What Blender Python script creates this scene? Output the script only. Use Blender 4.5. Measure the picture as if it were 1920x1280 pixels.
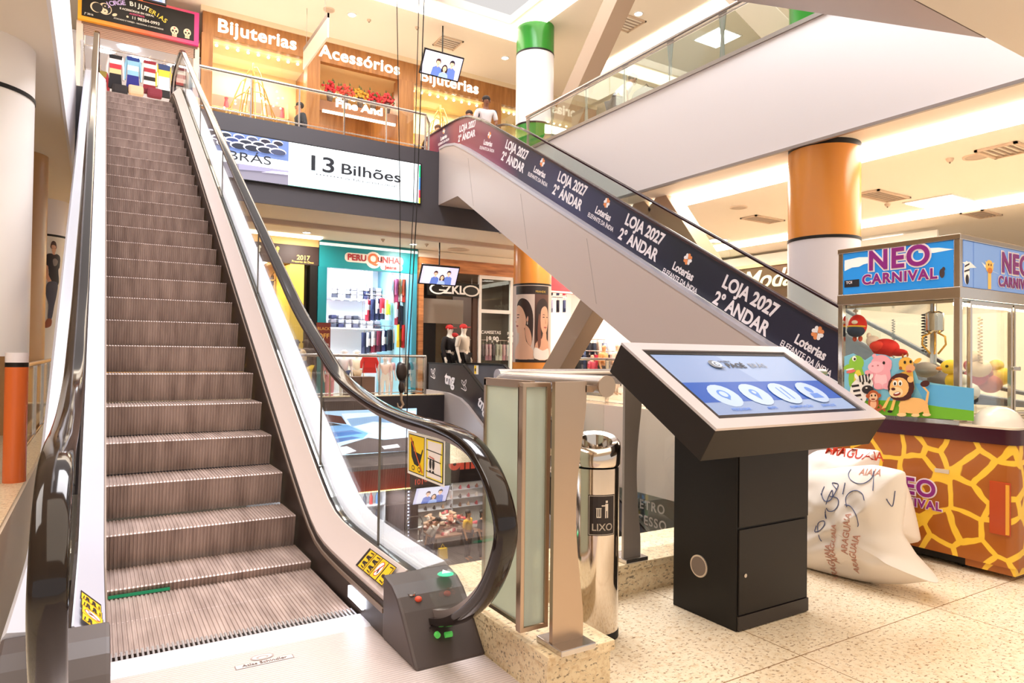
import bpy, bmesh, math, random
from mathutils import Vector, Matrix
random.seed(7)
S = bpy.context.scene
COL = S.collection
for o in list(bpy.data.objects): bpy.data.objects.remove(o)

# ------------------------------------------------------------------ camera
FPX, YAW, PITCH, ROLL, SHIFT = 1266.95, 0.55107963, 0.01494737, 0.01239112, 6.23
EYE = Vector((0, 0, 1.22))
cF = Vector((math.sin(YAW)*math.cos(PITCH), math.cos(YAW)*math.cos(PITCH), math.sin(PITCH)))
cR = Vector((math.cos(YAW), -math.sin(YAW), 0)); cU = cR.cross(cF)
cR, cU = math.cos(ROLL)*cR+math.sin(ROLL)*cU, math.cos(ROLL)*cU-math.sin(ROLL)*cR
cam = bpy.data.cameras.new('camera'); camo = bpy.data.objects.new('camera', cam); COL.objects.link(camo)
cam.sensor_width = 36; cam.lens = 36*FPX/1920; cam.shift_y = SHIFT/1920; cam.clip_start = .05; cam.clip_end = 200
m = Matrix((cR, cU, -cF)).transposed().to_4x4(); m.translation = EYE; camo.matrix_world = m
S.camera = camo
# ------------------------------------------------------------------ world, exposure, big lights
S.view_settings.view_transform = 'Standard'; S.view_settings.look = 'None'
S.view_settings.gamma = 1; S.view_settings.use_curve_mapping = False
S.view_settings.exposure = 0.27
w = bpy.data.worlds.new('world'); S.world = w; w.use_nodes = True
w.node_tree.nodes['Background'].inputs[0].default_value = (1, .95, .92, 1)
w.node_tree.nodes['Background'].inputs[1].default_value = 0.66
try:
    S.cycles.use_denoising = True
    S.cycles.max_bounces = 8; S.cycles.transparent_max_bounces = 24
    S.cycles.sample_clamp_indirect = 6
except Exception: pass

def area(name, loc, sx, sy, power, col=(1, .92, .82), rot=(0, 0, 0)):
    l = bpy.data.lights.new(name, 'AREA'); l.shape = 'RECTANGLE'; l.size = sx; l.size_y = sy
    l.energy = power; l.color = col
    o = bpy.data.objects.new(name, l); o.location = loc; o.rotation_euler = rot; COL.objects.link(o); return o
area('entrance_ceiling_lamp', (2.2, .4, 4.0), 5.5, 4.2, 120, (1, .88, .73))
area('atrium_fill', (3.8, 7.6, 13.5), 7, 9, 2600, (.98, .96, 1))  # unseen area light over the atrium, added for overall brightness
area('back_gallery_lamp', (4.2, 15.4, 9.05), 8, 1.6, 110, (1, .9, .76))
area('right_gallery_lamp', (12.0, 3.4, 4.0), 4, 3, 180, (1, .92, .8))
area('downlight_lamp', (4.2, 16.1, 4.0), .22, .22, 55, (1, .93, .84)); area('downlight_lamp', (7.0, 16.2, 4.0), .22, .22, 55, (1, .93, .84))
area('window_fill', (3.2, 17.9, 8.5), 1.7, .7, 52, (1, .92, .76)); area('window_fill', (8.4, 17.9, 8.5), 1.9, .7, 52, (1, .92, .76)); area('window_fill', (5.7, 18.6, 8.5), 1.6, 1.2, 30, (1, .9, .74))  # added fill that brightens the jewellery interior beyond its visible bulbs
area('left_column_fill', (-2.0, 2.4, 4.0), 2, 2.4, 95, (1, .93, .87))  # out of view, added to brighten the near face of the white column
area('lower_floor_lamp', (6.4, 14.4, -1.0), 3, 1.2, 60, (1, .95, .9), (math.radians(35), 0, 0))

# ------------------------------------------------------------------ helpers
def ray(x, y): return cF+cR*((x-960)/FPX)-cU*((y-640-SHIFT)/FPX)
def at(x, y, ax, val):
    "point of the plane axis=val that the photograph shows at pixel x, y"
    r = ray(x, y); i = 'XYZ'.index(ax); return EYE+r*((val-EYE[i])/r[i])
def lin(c):
    c = c.lstrip('#'); v = [int(c[i:i+2], 16)/255 for i in (0, 2, 4)]
    return tuple(((x+.055)/1.055)**2.4 if x > .04045 else x/12.92 for x in v)+(1,)
MATS = {}
def mat(c, rough=.5, metal=0., emit=0., spec=None):
    "plain surface of one colour (hex)"
    k = (c, rough, metal, emit, spec)
    if k in MATS: return MATS[k]
    m = bpy.data.materials.new('surface_'+c.strip('#')); m.use_nodes = True
    b = m.node_tree.nodes['Principled BSDF']; b.inputs['Base Color'].default_value = lin(c)
    b.inputs['Roughness'].default_value = rough; b.inputs['Metallic'].default_value = metal
    if spec is not None: b.inputs['Specular IOR Level'].default_value = spec
    if emit:
        b.inputs['Emission Color'].default_value = lin(c); b.inputs['Emission Strength'].default_value = emit
    MATS[k] = m; return m
def nodes(name):
    m = bpy.data.materials.new(name); m.use_nodes = True; n = m.node_tree
    return m, n, n.nodes['Principled BSDF']
def nd(n, t, **kw):
    x = n.nodes.new(t)
    for k, v in kw.items(): setattr(x, k, v)
    return x
def coord(n, scale=(1, 1, 1)):
    tc = nd(n, 'ShaderNodeNewGeometry'); mp = nd(n, 'ShaderNodeMapping'); mp.inputs['Scale'].default_value = scale
    n.links.new(tc.outputs['Position'], mp.inputs['Vector']); return mp.outputs[0]
def ramp(n, src, stops):
    r = nd(n, 'ShaderNodeValToRGB'); e = r.color_ramp.elements
    while len(e) < len(stops): e.new(.5)
    for el, (p, c) in zip(e, stops): el.position = p; el.color = lin(c)
    n.links.new(src, r.inputs[0]); return r.outputs[0]
def mixc(n, fac, a, b, mode='MIX'):
    x = nd(n, 'ShaderNodeMix', data_type='RGBA', blend_type=mode)
    if isinstance(fac, float): x.inputs[0].default_value = fac
    else: n.links.new(fac, x.inputs[0])
    for i, v in ((6, a), (7, b)):
        if isinstance(v, str): x.inputs[i].default_value = lin(v)
        else: n.links.new(v, x.inputs[i])
    return x.outputs[2]
def granite(name, base, mid, dark, tiles=False, rough=.28):
    m, n, b = nodes(name)
    n1 = nd(n, 'ShaderNodeTexNoise'); n1.inputs['Scale'].default_value = 38; n1.inputs['Detail'].default_value = 6; n1.inputs['Roughness'].default_value = .7
    n.links.new(coord(n, (1, .75, 1)), n1.inputs['Vector'])
    c1 = ramp(n, n1.outputs[0], [(.36, mid), (.52, base), (.72, base)])
    n2 = nd(n, 'ShaderNodeTexNoise'); n2.inputs['Scale'].default_value = 85; n2.inputs['Detail'].default_value = 3
    n.links.new(coord(n, (.6, 1, 1)), n2.inputs['Vector'])
    k = ramp(n, n2.outputs[0], [(.33, '#ffffff'), (.425, '#000000')])
    c = mixc(n, k, c1, dark)
    n3 = nd(n, 'ShaderNodeTexNoise'); n3.inputs['Scale'].default_value = 2.2
    n.links.new(coord(n), n3.inputs['Vector'])
    c = mixc(n, .22, c, ramp(n, n3.outputs[0], [(.35, mid), (.65, base)]))
    if tiles:
        sp = nd(n, 'ShaderNodeSeparateXYZ'); g = nd(n, 'ShaderNodeNewGeometry'); n.links.new(g.outputs['Position'], sp.inputs[0])
        outs = []
        for i, off in ((0, 2.486), (1, 1.75)):
            a = nd(n, 'ShaderNodeMath', operation='SUBTRACT'); n.links.new(sp.outputs[i], a.inputs[0]); a.inputs[1].default_value = off-106
            d = nd(n, 'ShaderNodeMath', operation='DIVIDE'); n.links.new(a.outputs[0], d.inputs[0]); d.inputs[1].default_value = 1.06
            f = nd(n, 'ShaderNodeMath', operation='FRACT'); n.links.new(d.outputs[0], f.inputs[0])
            l = nd(n, 'ShaderNodeMath', operation='LESS_THAN'); n.links.new(f.outputs[0], l.inputs[0]); l.inputs[1].default_value = .0045
            outs.append(l)
        mx = nd(n, 'ShaderNodeMath', operation='MAXIMUM'); n.links.new(outs[0].outputs[0], mx.inputs[0]); n.links.new(outs[1].outputs[0], mx.inputs[1])
        c = mixc(n, mx.outputs[0], c, '#8d6a44')
    n.links.new(c, b.inputs['Base Color']); b.inputs['Roughness'].default_value = rough
    return m
def wood(name, a, bcol, scale=(1, 1, 14), rough=.4):
    m, n, b = nodes(name); t = nd(n, 'ShaderNodeTexNoise'); t.inputs['Scale'].default_value = 1.3; t.inputs['Detail'].default_value = 6
    n.links.new(coord(n, scale), t.inputs['Vector']); n.links.new(ramp(n, t.outputs[0], [(.3, a), (.7, bcol)]), b.inputs['Base Color'])
    b.inputs['Roughness'].default_value = rough; return m
def steel(name, c, rough=.3, stretch=(40, 40, 1.5), metal=1., amt=.12):
    m, n, b = nodes(name); t = nd(n, 'ShaderNodeTexNoise'); t.inputs['Scale'].default_value = 5; t.inputs['Detail'].default_value = 3
    n.links.new(coord(n, stretch), t.inputs['Vector'])
    r = nd(n, 'ShaderNodeMapRange'); r.inputs[3].default_value = max(.02, rough-amt); r.inputs[4].default_value = rough+amt
    n.links.new(t.outputs[0], r.inputs[0]); n.links.new(r.outputs[0], b.inputs['Roughness'])
    b.inputs['Base Color'].default_value = lin(c); b.inputs['Metallic'].default_value = metal; return m
def glass(name, tint='#f4fbf8', gloss=.10, rough=.02, fres=.2):
    m = bpy.data.materials.new(name); m.use_nodes = True; n = m.node_tree; n.nodes.clear()
    o = nd(n, 'ShaderNodeOutputMaterial'); t = nd(n, 'ShaderNodeBsdfTransparent'); t.inputs[0].default_value = lin(tint)
    g = nd(n, 'ShaderNodeBsdfGlossy'); g.inputs['Roughness'].default_value = rough; g.inputs[0].default_value = (1, 1, 1, 1)
    f = nd(n, 'ShaderNodeFresnel'); f.inputs[0].default_value = 1.35
    a = nd(n, 'ShaderNodeMath', operation='MULTIPLY_ADD'); n.links.new(f.outputs[0], a.inputs[0]); a.inputs[1].default_value = fres; a.inputs[2].default_value = gloss*.1; a.use_clamp = True
    x = nd(n, 'ShaderNodeMixShader'); n.links.new(a.outputs[0], x.inputs[0]); n.links.new(t.outputs[0], x.inputs[1]); n.links.new(g.outputs[0], x.inputs[2])
    n.links.new(x.outputs[0], o.inputs[0]); return m
def frosted(name, c='#dfe6dc', alpha=.72):
    m = bpy.data.materials.new(name); m.use_nodes = True; n = m.node_tree; n.nodes.clear()
    o = nd(n, 'ShaderNodeOutputMaterial'); t = nd(n, 'ShaderNodeBsdfTranslucent'); t.inputs[0].default_value = lin(c)
    p = nd(n, 'ShaderNodeBsdfPrincipled'); p.inputs['Base Color'].default_value = lin(c); p.inputs['Roughness'].default_value = .25
    tr = nd(n, 'ShaderNodeBsdfTransparent'); tr.inputs[0].default_value = lin('#e6efe6')
    a = nd(n, 'ShaderNodeMixShader'); a.inputs[0].default_value = .55; n.links.new(t.outputs[0], a.inputs[1]); n.links.new(p.outputs[0], a.inputs[2])
    x = nd(n, 'ShaderNodeMixShader'); x.inputs[0].default_value = alpha; n.links.new(tr.outputs[0], x.inputs[1]); n.links.new(a.outputs[0], x.inputs[2])
    n.links.new(x.outputs[0], o.inputs[0]); return m

def wl(o):
    v = Vector((0, 0, 0))
    while o is not None: v = v+o.location; o = o.parent
    return v
class G:
    "collects faces in world coordinates and links them as ONE mesh object"
    def __init__(s): s.v = []; s.f = []; s.mi = []; s.cur = 0
    def add(s, vs, fs):
        b = len(s.v); s.v += [tuple(q) for q in vs]; s.f += [tuple(b+i for i in f) for f in fs]; s.mi += [s.cur]*len(fs); return s
    def mt(s, i): s.cur = i; return s
    def box(s, x0, x1, y0, y1, z0, z1):
        return s.add([(x, y, z) for z in (z0, z1) for y in (y0, y1) for x in (x0, x1)],
                     [(0, 2, 3, 1), (4, 5, 7, 6), (0, 1, 5, 4), (2, 6, 7, 3), (0, 4, 6, 2), (1, 3, 7, 5)])
    def obox(s, c, ax, ay, az, hx, hy, hz):
        c = Vector(c); ax, ay, az = [Vector(a).normalized() for a in (ax, ay, az)]
        return s.add([c+ax*(i*hx)+ay*(j*hy)+az*(k*hz) for k in (-1, 1) for j in (-1, 1) for i in (-1, 1)],
                     [(0, 2, 3, 1), (4, 5, 7, 6), (0, 1, 5, 4), (2, 6, 7, 3), (0, 4, 6, 2), (1, 3, 7, 5)])
    def prism(s, poly, ax, a, b):
        n = len(poly)
        mk = {'X': lambda p, t: (t, p[0], p[1]), 'Y': lambda p, t: (p[0], t, p[1]), 'Z': lambda p, t: (p[0], p[1], t)}[ax]
        return s.add([mk(p, a) for p in poly]+[mk(p, b) for p in poly],
                     [tuple(range(n)), tuple(range(2*n-1, n-1, -1))]+[(i, i+n, (i+1) % n+n, (i+1) % n) for i in range(n)])
    def plate(s, pts, off):
        "slab between a planar outline and the same outline moved by off"
        n = len(pts); off = Vector(off); pts = [Vector(p) for p in pts]
        return s.add(pts+[p+off for p in pts], [tuple(range(n)), tuple(range(2*n-1, n-1, -1))]+[(i, i+n, (i+1) % n+n, (i+1) % n) for i in range(n)])
    def poly(s, pts): return s.add(pts, [tuple(range(len(pts)))])
    def tube(s, path, r, n=8, closed=False):
        P = [Vector(p) for p in path]; k = len(P); rs = r if isinstance(r, (list, tuple)) else [r]*k; vs = []; up = None
        for i, p in enumerate(P):
            a = P[(i-1) % k] if (i or closed) else P[0]; b = P[(i+1) % k] if (i < k-1 or closed) else P[-1]
            t = (b-a)
            t = t.normalized() if t.length > 1e-9 else Vector((0, 0, 1))
            if up is None: up = Vector((0, 0, 1)) if abs(t.z) < .9 else Vector((1, 0, 0))
            x = t.cross(up)
            if x.length < 1e-4: x = t.cross(Vector((1, .3, .2)))
            x.normalize(); y = x.cross(t).normalized(); up = y
            for j in range(n):
                q = 2*math.pi*j/n; vs.append(p+x*(rs[i]*math.cos(q))+y*(rs[i]*math.sin(q)))
        fs = [(i*n+j, i*n+(j+1) % n, ((i+1) % k)*n+(j+1) % n, ((i+1) % k)*n+j) for i in range(k if closed else k-1) for j in range(n)]
        if not closed: fs += [tuple(range(n))[::-1], tuple((k-1)*n+j for j in range(n))]
        return s.add(vs, fs)
    def lathe(s, prof, cx, cy, n=32, a0=0., a1=360., ax=None):
        full = abs(a1-a0) >= 359.9; m_ = n if full else n+1; vs = []
        for r, z in prof:
            for j in range(m_):
                q = math.radians(a0+(a1-a0)*j/n); vs.append((cx+r*math.cos(q), cy+r*math.sin(q), z))
        fs = [(i*m_+j, i*m_+(j+1) % m_, (i+1)*m_+(j+1) % m_, (i+1)*m_+j) for i in range(len(prof)-1) for j in range(n)]
        return s.add(vs, fs)
    def ball(s, c, r, n=12, m_=8, half=False, dirv=None):
        rx, ry, rz = r if isinstance(r, (tuple, list)) else (r, r, r); vs = []
        lo = 0 if half else -90
        for i in range(m_+1):
            a = math.radians(lo+(90-lo)*i/m_)
            for j in range(n):
                q = 2*math.pi*j/n; vs.append((c[0]+rx*math.cos(a)*math.cos(q), c[1]+ry*math.cos(a)*math.sin(q), c[2]+rz*math.sin(a)))
        return s.add(vs, [(i*n+j, i*n+(j+1) % n, (i+1)*n+(j+1) % n, (i+1)*n+j) for i in range(m_) for j in range(n)])
    def sweep(s, path, sec, X):
        "section (dx, dn) swept along a path (y, z) in the plane x = X"
        P = [Vector((X, a, b)) for a, b in path]; k = len(P); n = len(sec); vs = []
        for i, p in enumerate(P):
            t = (P[min(i+1, k-1)]-P[max(i-1, 0)]).normalized(); nn = Vector((0, -t.z, t.y))
            for dx, dn in sec: vs.append(p+Vector((dx, 0, 0))+nn*dn)
        fs = [(i*n+j, (i+1)*n+j, (i+1)*n+(j+1) % n, i*n+(j+1) % n) for i in range(k-1) for j in range(n)]
        return s.add(vs, fs+[tuple(range(n)), tuple((k-1)*n+j for j in range(n))[::-1]])
    def build(s, name, mats, parent=None, smooth=None, bevel=0, kind=None):
        off = wl(parent); me = bpy.data.meshes.new(name)
        me.from_pydata([(a-off.x, b-off.y, c-off.z) for a, b, c in s.v], [], s.f)
        if not isinstance(mats, (list, tuple)): mats = [mats]
        for q in mats: me.materials.append(q)
        me.polygons.foreach_set('material_index', s.mi)
        bm = bmesh.new(); bm.from_mesh(me); bmesh.ops.remove_doubles(bm, verts=bm.verts, dist=1e-6)
        bmesh.ops.recalc_face_normals(bm, faces=bm.faces)
        if bevel:
            es = [e for e in bm.edges if len(e.link_faces) == 2 and e.calc_face_angle(0) > .6]
            bmesh.ops.bevel(bm, geom=es, offset=bevel, segments=2, affect='EDGES', profile=.6)
        bm.to_mesh(me); bm.free()
        if smooth:
            me.polygons.foreach_set('use_smooth', [True]*len(me.polygons)); me.set_sharp_from_angle(angle=math.radians(smooth))
        o = bpy.data.objects.new(name, me); COL.objects.link(o); o.parent = parent
        if kind: o['kind'] = kind
        return o
def tag(o, label, cat, group=None, kind=None):
    o['label'] = label; o['category'] = cat
    if group: o['group'] = group
    if kind: o['kind'] = kind
    return o
def thing(name, label, cat, loc=(0, 0, 0), group=None, kind=None):
    o = bpy.data.objects.new(name, None); o.location = loc; o.empty_display_size = .1; COL.objects.link(o)
    return tag(o, label, cat, group, kind)
def kids(o): return [c for c in COL.objects if c.parent == o]
def dup(o, loc=None, rz=None, label=None, group=None, sc=None, par=None):
    c = o.copy(); COL.objects.link(c)
    if par is not None: c.parent = par
    if loc is not None: c.location = loc
    if rz is not None: c.rotation_euler = (0, 0, rz)
    if sc is not None: c.scale = (sc, sc, sc) if not isinstance(sc, tuple) else sc
    if label: c['label'] = label
    if group: c['group'] = group
    for ch in list(o.children): dup(ch, par=c)
    return c
def recolor(o, table):
    "give the meshes of a copied thing other materials, by part name"
    for ch in list(o.children)+[o]:
        k = ch.name.split('.')[0]
        if k in table and ch.type == 'MESH':
            ch.data = ch.data.copy(); ch.data.materials.clear(); ch.data.materials.append(table[k])
def text(s, o, r, u, size, mt, parent=None, name='lettering', bold=0., align='CENTER', depth=.002, sx=1., shear=0., label=None, spacing=1.):
    c = bpy.data.curves.new(name, 'FONT'); c.body = s; c.size = size; c.offset = bold*size; c.extrude = depth/2
    c.align_x = align; c.align_y = 'CENTER'; c.shear = shear; c.resolution_u = 6; c.space_character = spacing
    t = bpy.data.objects.new(name, c); COL.objects.link(t)
    dg = bpy.context.evaluated_depsgraph_get(); me = bpy.data.meshes.new_from_object(t.evaluated_get(dg)); bpy.data.objects.remove(t); bpy.data.curves.remove(c)
    r = Vector(r).normalized(); u = Vector(u).normalized(); n = r.cross(u).normalized(); off = wl(parent)
    M = Matrix((r*sx, u, n)).transposed().to_4x4(); M.translation = Vector(o)-off
    me.transform(M); me.materials.clear(); me.materials.append(mt); me.name = name
    q = bpy.data.objects.new(name, me); COL.objects.link(q); q.parent = parent
    if label: q['label'] = label
    return q
def ell(cx, cy, rx, ry, rot=0., n=18, a0=0, a1=360):
    c, s_ = math.cos(math.radians(rot)), math.sin(math.radians(rot)); out = []
    k = n if a1-a0 >= 360 else n+1
    for i in range(k):
        q = math.radians(a0+(a1-a0)*i/n); x, y = rx*math.cos(q), ry*math.sin(q); out.append((cx+x*c-y*s_, cy+x*s_+y*c))
    return out
def art(name, layers, fn, parent=None, emit=0., eps=.0006, rough=.5, label=None):
    "flat printed or lit picture: layers (hex, outline), each a hair above the one below; fn maps (a, b, height) to a point"
    g = G(); ms = []; idx = {}
    for k, (c, p) in enumerate(layers):
        if c not in idx: idx[c] = len(ms); ms.append(mat(c, rough, 0, emit))
        g.mt(idx[c]).poly([fn(a, b, k*eps) for a, b in p])
    o = g.build(name, ms, parent)
    if label: o['label'] = label
    return o
def onplane(ax, val, sg):
    "photograph pixels laid on a plane; sg says which way the picture faces"
    i = 'XYZ'.index(ax)
    def f(a, b, h):
        p = at(a, b, ax, val).copy(); p[i] += sg*h; return p
    return f
def art_wrap(name, layers, fn, parent=None, eps=.0008, step=.03, label=None):
    "printed picture wrapped on a round shaft: every outline is cut into narrow strips so that it follows the curve"
    g = G(); ms = []; idx = {}
    for k, (c, p) in enumerate(layers):
        if c not in idx: idx[c] = len(ms); ms.append(mat(c, .45))
        bm = bmesh.new(); bm.faces.new([bm.verts.new((a, b_, 0)) for a, b_ in p]); a = min(q[0] for q in p)
        bmesh.ops.triangulate(bm, faces=bm.faces[:])
        while a < max(q[0] for q in p):
            a += step; bmesh.ops.bisect_plane(bm, geom=bm.verts[:]+bm.edges[:]+bm.faces[:], plane_co=(a, 0, 0), plane_no=(1, 0, 0))
        bm.verts.index_update(); g.mt(idx[c]).add([fn(v.co.x, v.co.y, k*eps) for v in bm.verts], [tuple(v.index for v in f.verts) for f in bm.faces]); bm.free()
    o = g.build(name, ms, parent)
    if label: o['label'] = label
    return o
def blob(P, n=4):
    "closed smooth curve through the points"
    out = []; k = len(P)
    for i in range(k):
        p0, p1, p2, p3 = P[i-1], P[i], P[(i+1) % k], P[(i+2) % k]
        for j in range(n):
            t = j/n; out.append(tuple(.5*(2*b_+(c-a)*t+(2*a-5*b_+4*c-d)*t*t+(3*b_-a-3*c+d)*t**3) for a, b_, c, d in zip(p0, p1, p2, p3)))
    return out
def basis(o, r, u):
    o, r, u = Vector(o), Vector(r).normalized(), Vector(u).normalized(); n = r.cross(u)
    return lambda a, b, h: o+r*a+u*b+n*h
def skin(name, V, E, R, mt, parent=None, sub=1, root=0):
    "one continuous body grown over a skeleton (vertices, edges, radii)"
    off = wl(parent); me = bpy.data.meshes.new(name); me.from_pydata([tuple(Vector(v)-off) for v in V], E, [])
    t = bpy.data.objects.new(name, me); COL.objects.link(t)
    t.modifiers.new('s', 'SKIN')
    for i, d in enumerate(me.skin_vertices[0].data):
        r = R[i] if isinstance(R[i], (tuple, list)) else (R[i], R[i]); d.radius = r; d.use_root = (i == root)
    ss = t.modifiers.new('u', 'SUBSURF'); ss.levels = sub; ss.render_levels = sub
    dg = bpy.context.evaluated_depsgraph_get(); m2 = bpy.data.meshes.new_from_object(t.evaluated_get(dg)); bpy.data.objects.remove(t)
    m2.polygons.foreach_set('use_smooth', [True]*len(m2.polygons)); m2.materials.clear(); m2.materials.append(mt); m2.name = name
    o = bpy.data.objects.new(name, m2); COL.objects.link(o); o.parent = parent; return o
# ------------------------------------------------------------------ materials
FLOOR = granite('floor_granite', '#f4e5cb', '#e0c6a2', '#7d5a3c', True, .2)
CURB = granite('curb_granite', '#efdcb8', '#d3b386', '#54402c', False, .3)
CREAM = mat('#f8ecdb', .7); CREAM2 = mat('#eee3d6', .7); WHITEW = mat('#fbf4f5', .45); SOFFIT = mat('#cfc0bb', .6)
DARKF = mat('#4b474b', .55); BLACKF = mat('#2c2527', .6)
STEEL = steel('brushed_steel', '#c2ab95', .34, amt=.06); STEEL2 = steel('satin_steel', '#c9c2bd', .25, amt=.03); CHROME = steel('polished_steel', '#d9cfc4', .1, amt=.05)
GREY = steel('grey_steel', '#a89f98', .45, metal=.6)
ALU = mat('#c9c4cc', .42, .35); ALUB = mat('#d9c9c4', .5, .15); DECKW = mat('#cbccda', .32, .15); RUB = mat('#1f1613', .08, 0, 0, .5); BLK = mat('#14100e', .5, 0, 0, .35)
BLKS = mat('#1b1512', .4, 0, 0, .35); SKIRT = mat('#33261f', .45, .3); GLASS = glass('clear_glass'); GLASS2 = glass('thin_glass', '#fbfdfb', .05, .02, .35)
FROST = frosted('frosted_glass'); WOOD = wood('shopfront_wood', '#96602f', '#b87f45', (9, 9, 1)); WOODR = wood('reclaimed_wood', '#8a4c27', '#cf8a55', (1.2, 1.2, 12))
LITW = mat('#fff6e6', .5, 0, 9); LITC = mat('#fff8ee', .5, 0, 10); GLOW = mat('#fff4d8', .5, 0, 4)
WHT = mat('#f6f1ee', .5); YEL = mat('#f6cf1c', .5)

# ------------------------------------------------------------------ the setting
def struct(name, g, mt, **k):
    o = g.build(name, mt, **k); o['kind'] = 'structure'; return o
Z2, ZC, ZT = 5.6, 4.07, 9.2            # upper floor, its underside, top ceiling
XL, XR, YB, YN = -.37, 7.86, 13.4, 2.87 # edges of the opening in the upper floor
F1 = 15.3                               # edge of the lower back slab
struct('floor', G().box(-9, 16, -6, 2.95, -.35, 0), FLOOR)
struct('floor', G().box(-9, -.46, 2.95, 24, -1.53, 0), FLOOR)
struct('floor', G().box(8.0, 24, 2.95, 7.2, -1.5, -.001), FLOOR)
struct('floor', G().box(10.9, 24, 7.2, 24, -1.53, 0), FLOOR)
struct('floor', G().box(-.46, 10.9, F1, 24, -1.53, 0), FLOOR)
struct('floor', G().box(-9, 24, -2, 24, -5.7, -5.6), mat('#4c443f', .4))
# upper floor slabs: their undersides are the ceilings of the middle storey
struct('ceiling', G().box(-9, XL-.03, -6, 24, ZC, Z2), CREAM)
struct('ceiling', G().box(XR+.03, 24, YN, 24, ZC, Z2), CREAM)
struct('ceiling', G().box(1.5, XR+.03, YB+.03, 24, ZC, Z2), CREAM)
struct('ceiling', G().box(XL-.03, 1.5, 15.0, 24, ZC, Z2), CREAM)
struct('ceiling', G().box(XL-.03, 24, -6, YN, ZC, Z2), CREAM2)
# fascias of the opening
struct('trim_1', G().box(XL-.03, XL, YN, YB, ZC-.02, Z2+.03), mat('#f4f2f6', .5))
struct('trim_2', G().box(XR, XR+.03, YN, YB, ZC-.02, Z2+.03), WHITEW)
struct('trim_3', G().box(1.45, XR, YB, YB+.03, ZC-.03, Z2+.03), DARKF)
struct('trim_12', G().box(XL, -.28, YB, YB+.03, ZC-.03, Z2+.03), DARKF)
struct('trim_4', G().box(XR-.02, XR+.03, YN, YB, ZC-.06, ZC-.02), mat('#a59b97', .4, .5))
struct('trim_5', G().box(XR-.025, XR+.03, YN, YB, Z2+.03, Z2+.09), GREY)
struct('trim_6', G().box(-.5, 7.6, F1-.03, F1, -1.53, .2), BLACKF)
struct('trim_7', G().box(10.86, 10.9, 7.2, 17, -1.95, 0), mat('#efe7e0', .5))
struct('trim_8', G().box(-.5, 7.6, F1, F1+.25, .0, .22), CURB)
# top storey ceilings
struct('ceiling', G().box(-9, 24, 13.85, 24, ZT, ZT+.2), CREAM)
struct('ceiling', G().box(8.35, 24, -6, 13.85, ZT, ZT+.2), CREAM)
struct('ceiling', G().box(-9, -1.0, -6, 13.85, ZT, ZT+.2), CREAM)
struct('wall_back', G().box(-9, 24, 23.9, 24, -5.6, ZT), CREAM)
struct('wall_right', G().box(23.9, 24, -6, 24, -5.6, ZT), CREAM)
struct('wall_left', G().box(-9.1, -9, -6, 24, -5.6, ZT), CREAM)
# ceiling step above the lower shops
struct('trim_9', G().box(-.3, 10.8, 15.0, 15.12, ZC-.1, ZC), mat('#cdb5a6', .6))
# left opening: granite kerb along the slab edge
tag(struct('trim_10', G().box(-.60, -.455, 3.2, 15.2, 0, .20), CURB), 'granite kerb along the slab edge left of the near escalator', 'kerb')
struct('trim_11', G().box(-.455, -.44, 2.95, 15.2, -1.53, .18), mat('#d8c6ae', .5))

def lamp(name, g, mt, label, cat='ceiling light', group=None): return tag(g.build(name, mt), label, cat, group)
def ring_disc(c, r, z, t=.03, n=24): return G().lathe([(0, z-t), (r, z-t), (r, z), (0, z)], c[0], c[1], n)
# lit coves (long recessed strips)
lamp('cove_light', G().box(-.5, 9.2, 13.95, 14.5, ZT-.05, ZT-.005), mat('#fff4e2', .5, 0, 5), 'long lit cove in top ceiling above the jewellery shops')
lamp('cove_light', G().box(8.45, 9.0, 3.0, 13.9, ZT-.05, ZT-.005), mat('#fff4e2', .5, 0, 3.2), 'long lit cove in top ceiling behind the green column')
lamp('cove_light', G().box(11.6, 12.0, 9.6, 15.4, ZT-.05, ZT-.005), mat('#fff4e2', .5, 0, 3.2), 'lit cove in top ceiling seen through the upper right balustrade')
lamp('cove_light', G().box(8.65, 9.25, 2.9, 13.2, ZC-.05, ZC-.005), LITC, 'blown out cove strip beside the orange and white column')
lamp('cove_light', G().box(13.4, 13.9, 2.9, 13.2, ZC-.05, ZC-.005), LITW, 'second cove strip further inside right gallery ceiling')
lamp('cove_light', G().box(1.5, 4.7, 16.6, 16.85, ZC-.05, ZC-.005), GLOW, 'thin lit strip above the brown sign numbered 2017')
P_ = [((at(1760, 377, 'Z', ZC)), .42, 'square lit panel right of the orange column'), (at(1675, 447, 'Z', ZC), .5, 'square lit panel just above the claw machine'),
      (at(1345, 70, 'Z', ZT), .42, 'square lit panel behind upper right glass balustrade')]
for p, s_, lb in P_:
    z = p.z; t = thing('ceiling_light', lb, 'ceiling light', (p.x, p.y, z))
    G().box(p.x-s_, p.x+s_, p.y-s_, p.y+s_, z-.02, z-.002).build('frame', WHT, t)
    G().box(p.x-s_+.04, p.x+s_-.04, p.y-s_+.04, p.y+s_-.04, z-.03, z-.02).build('diffuser', LITC, t)
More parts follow.
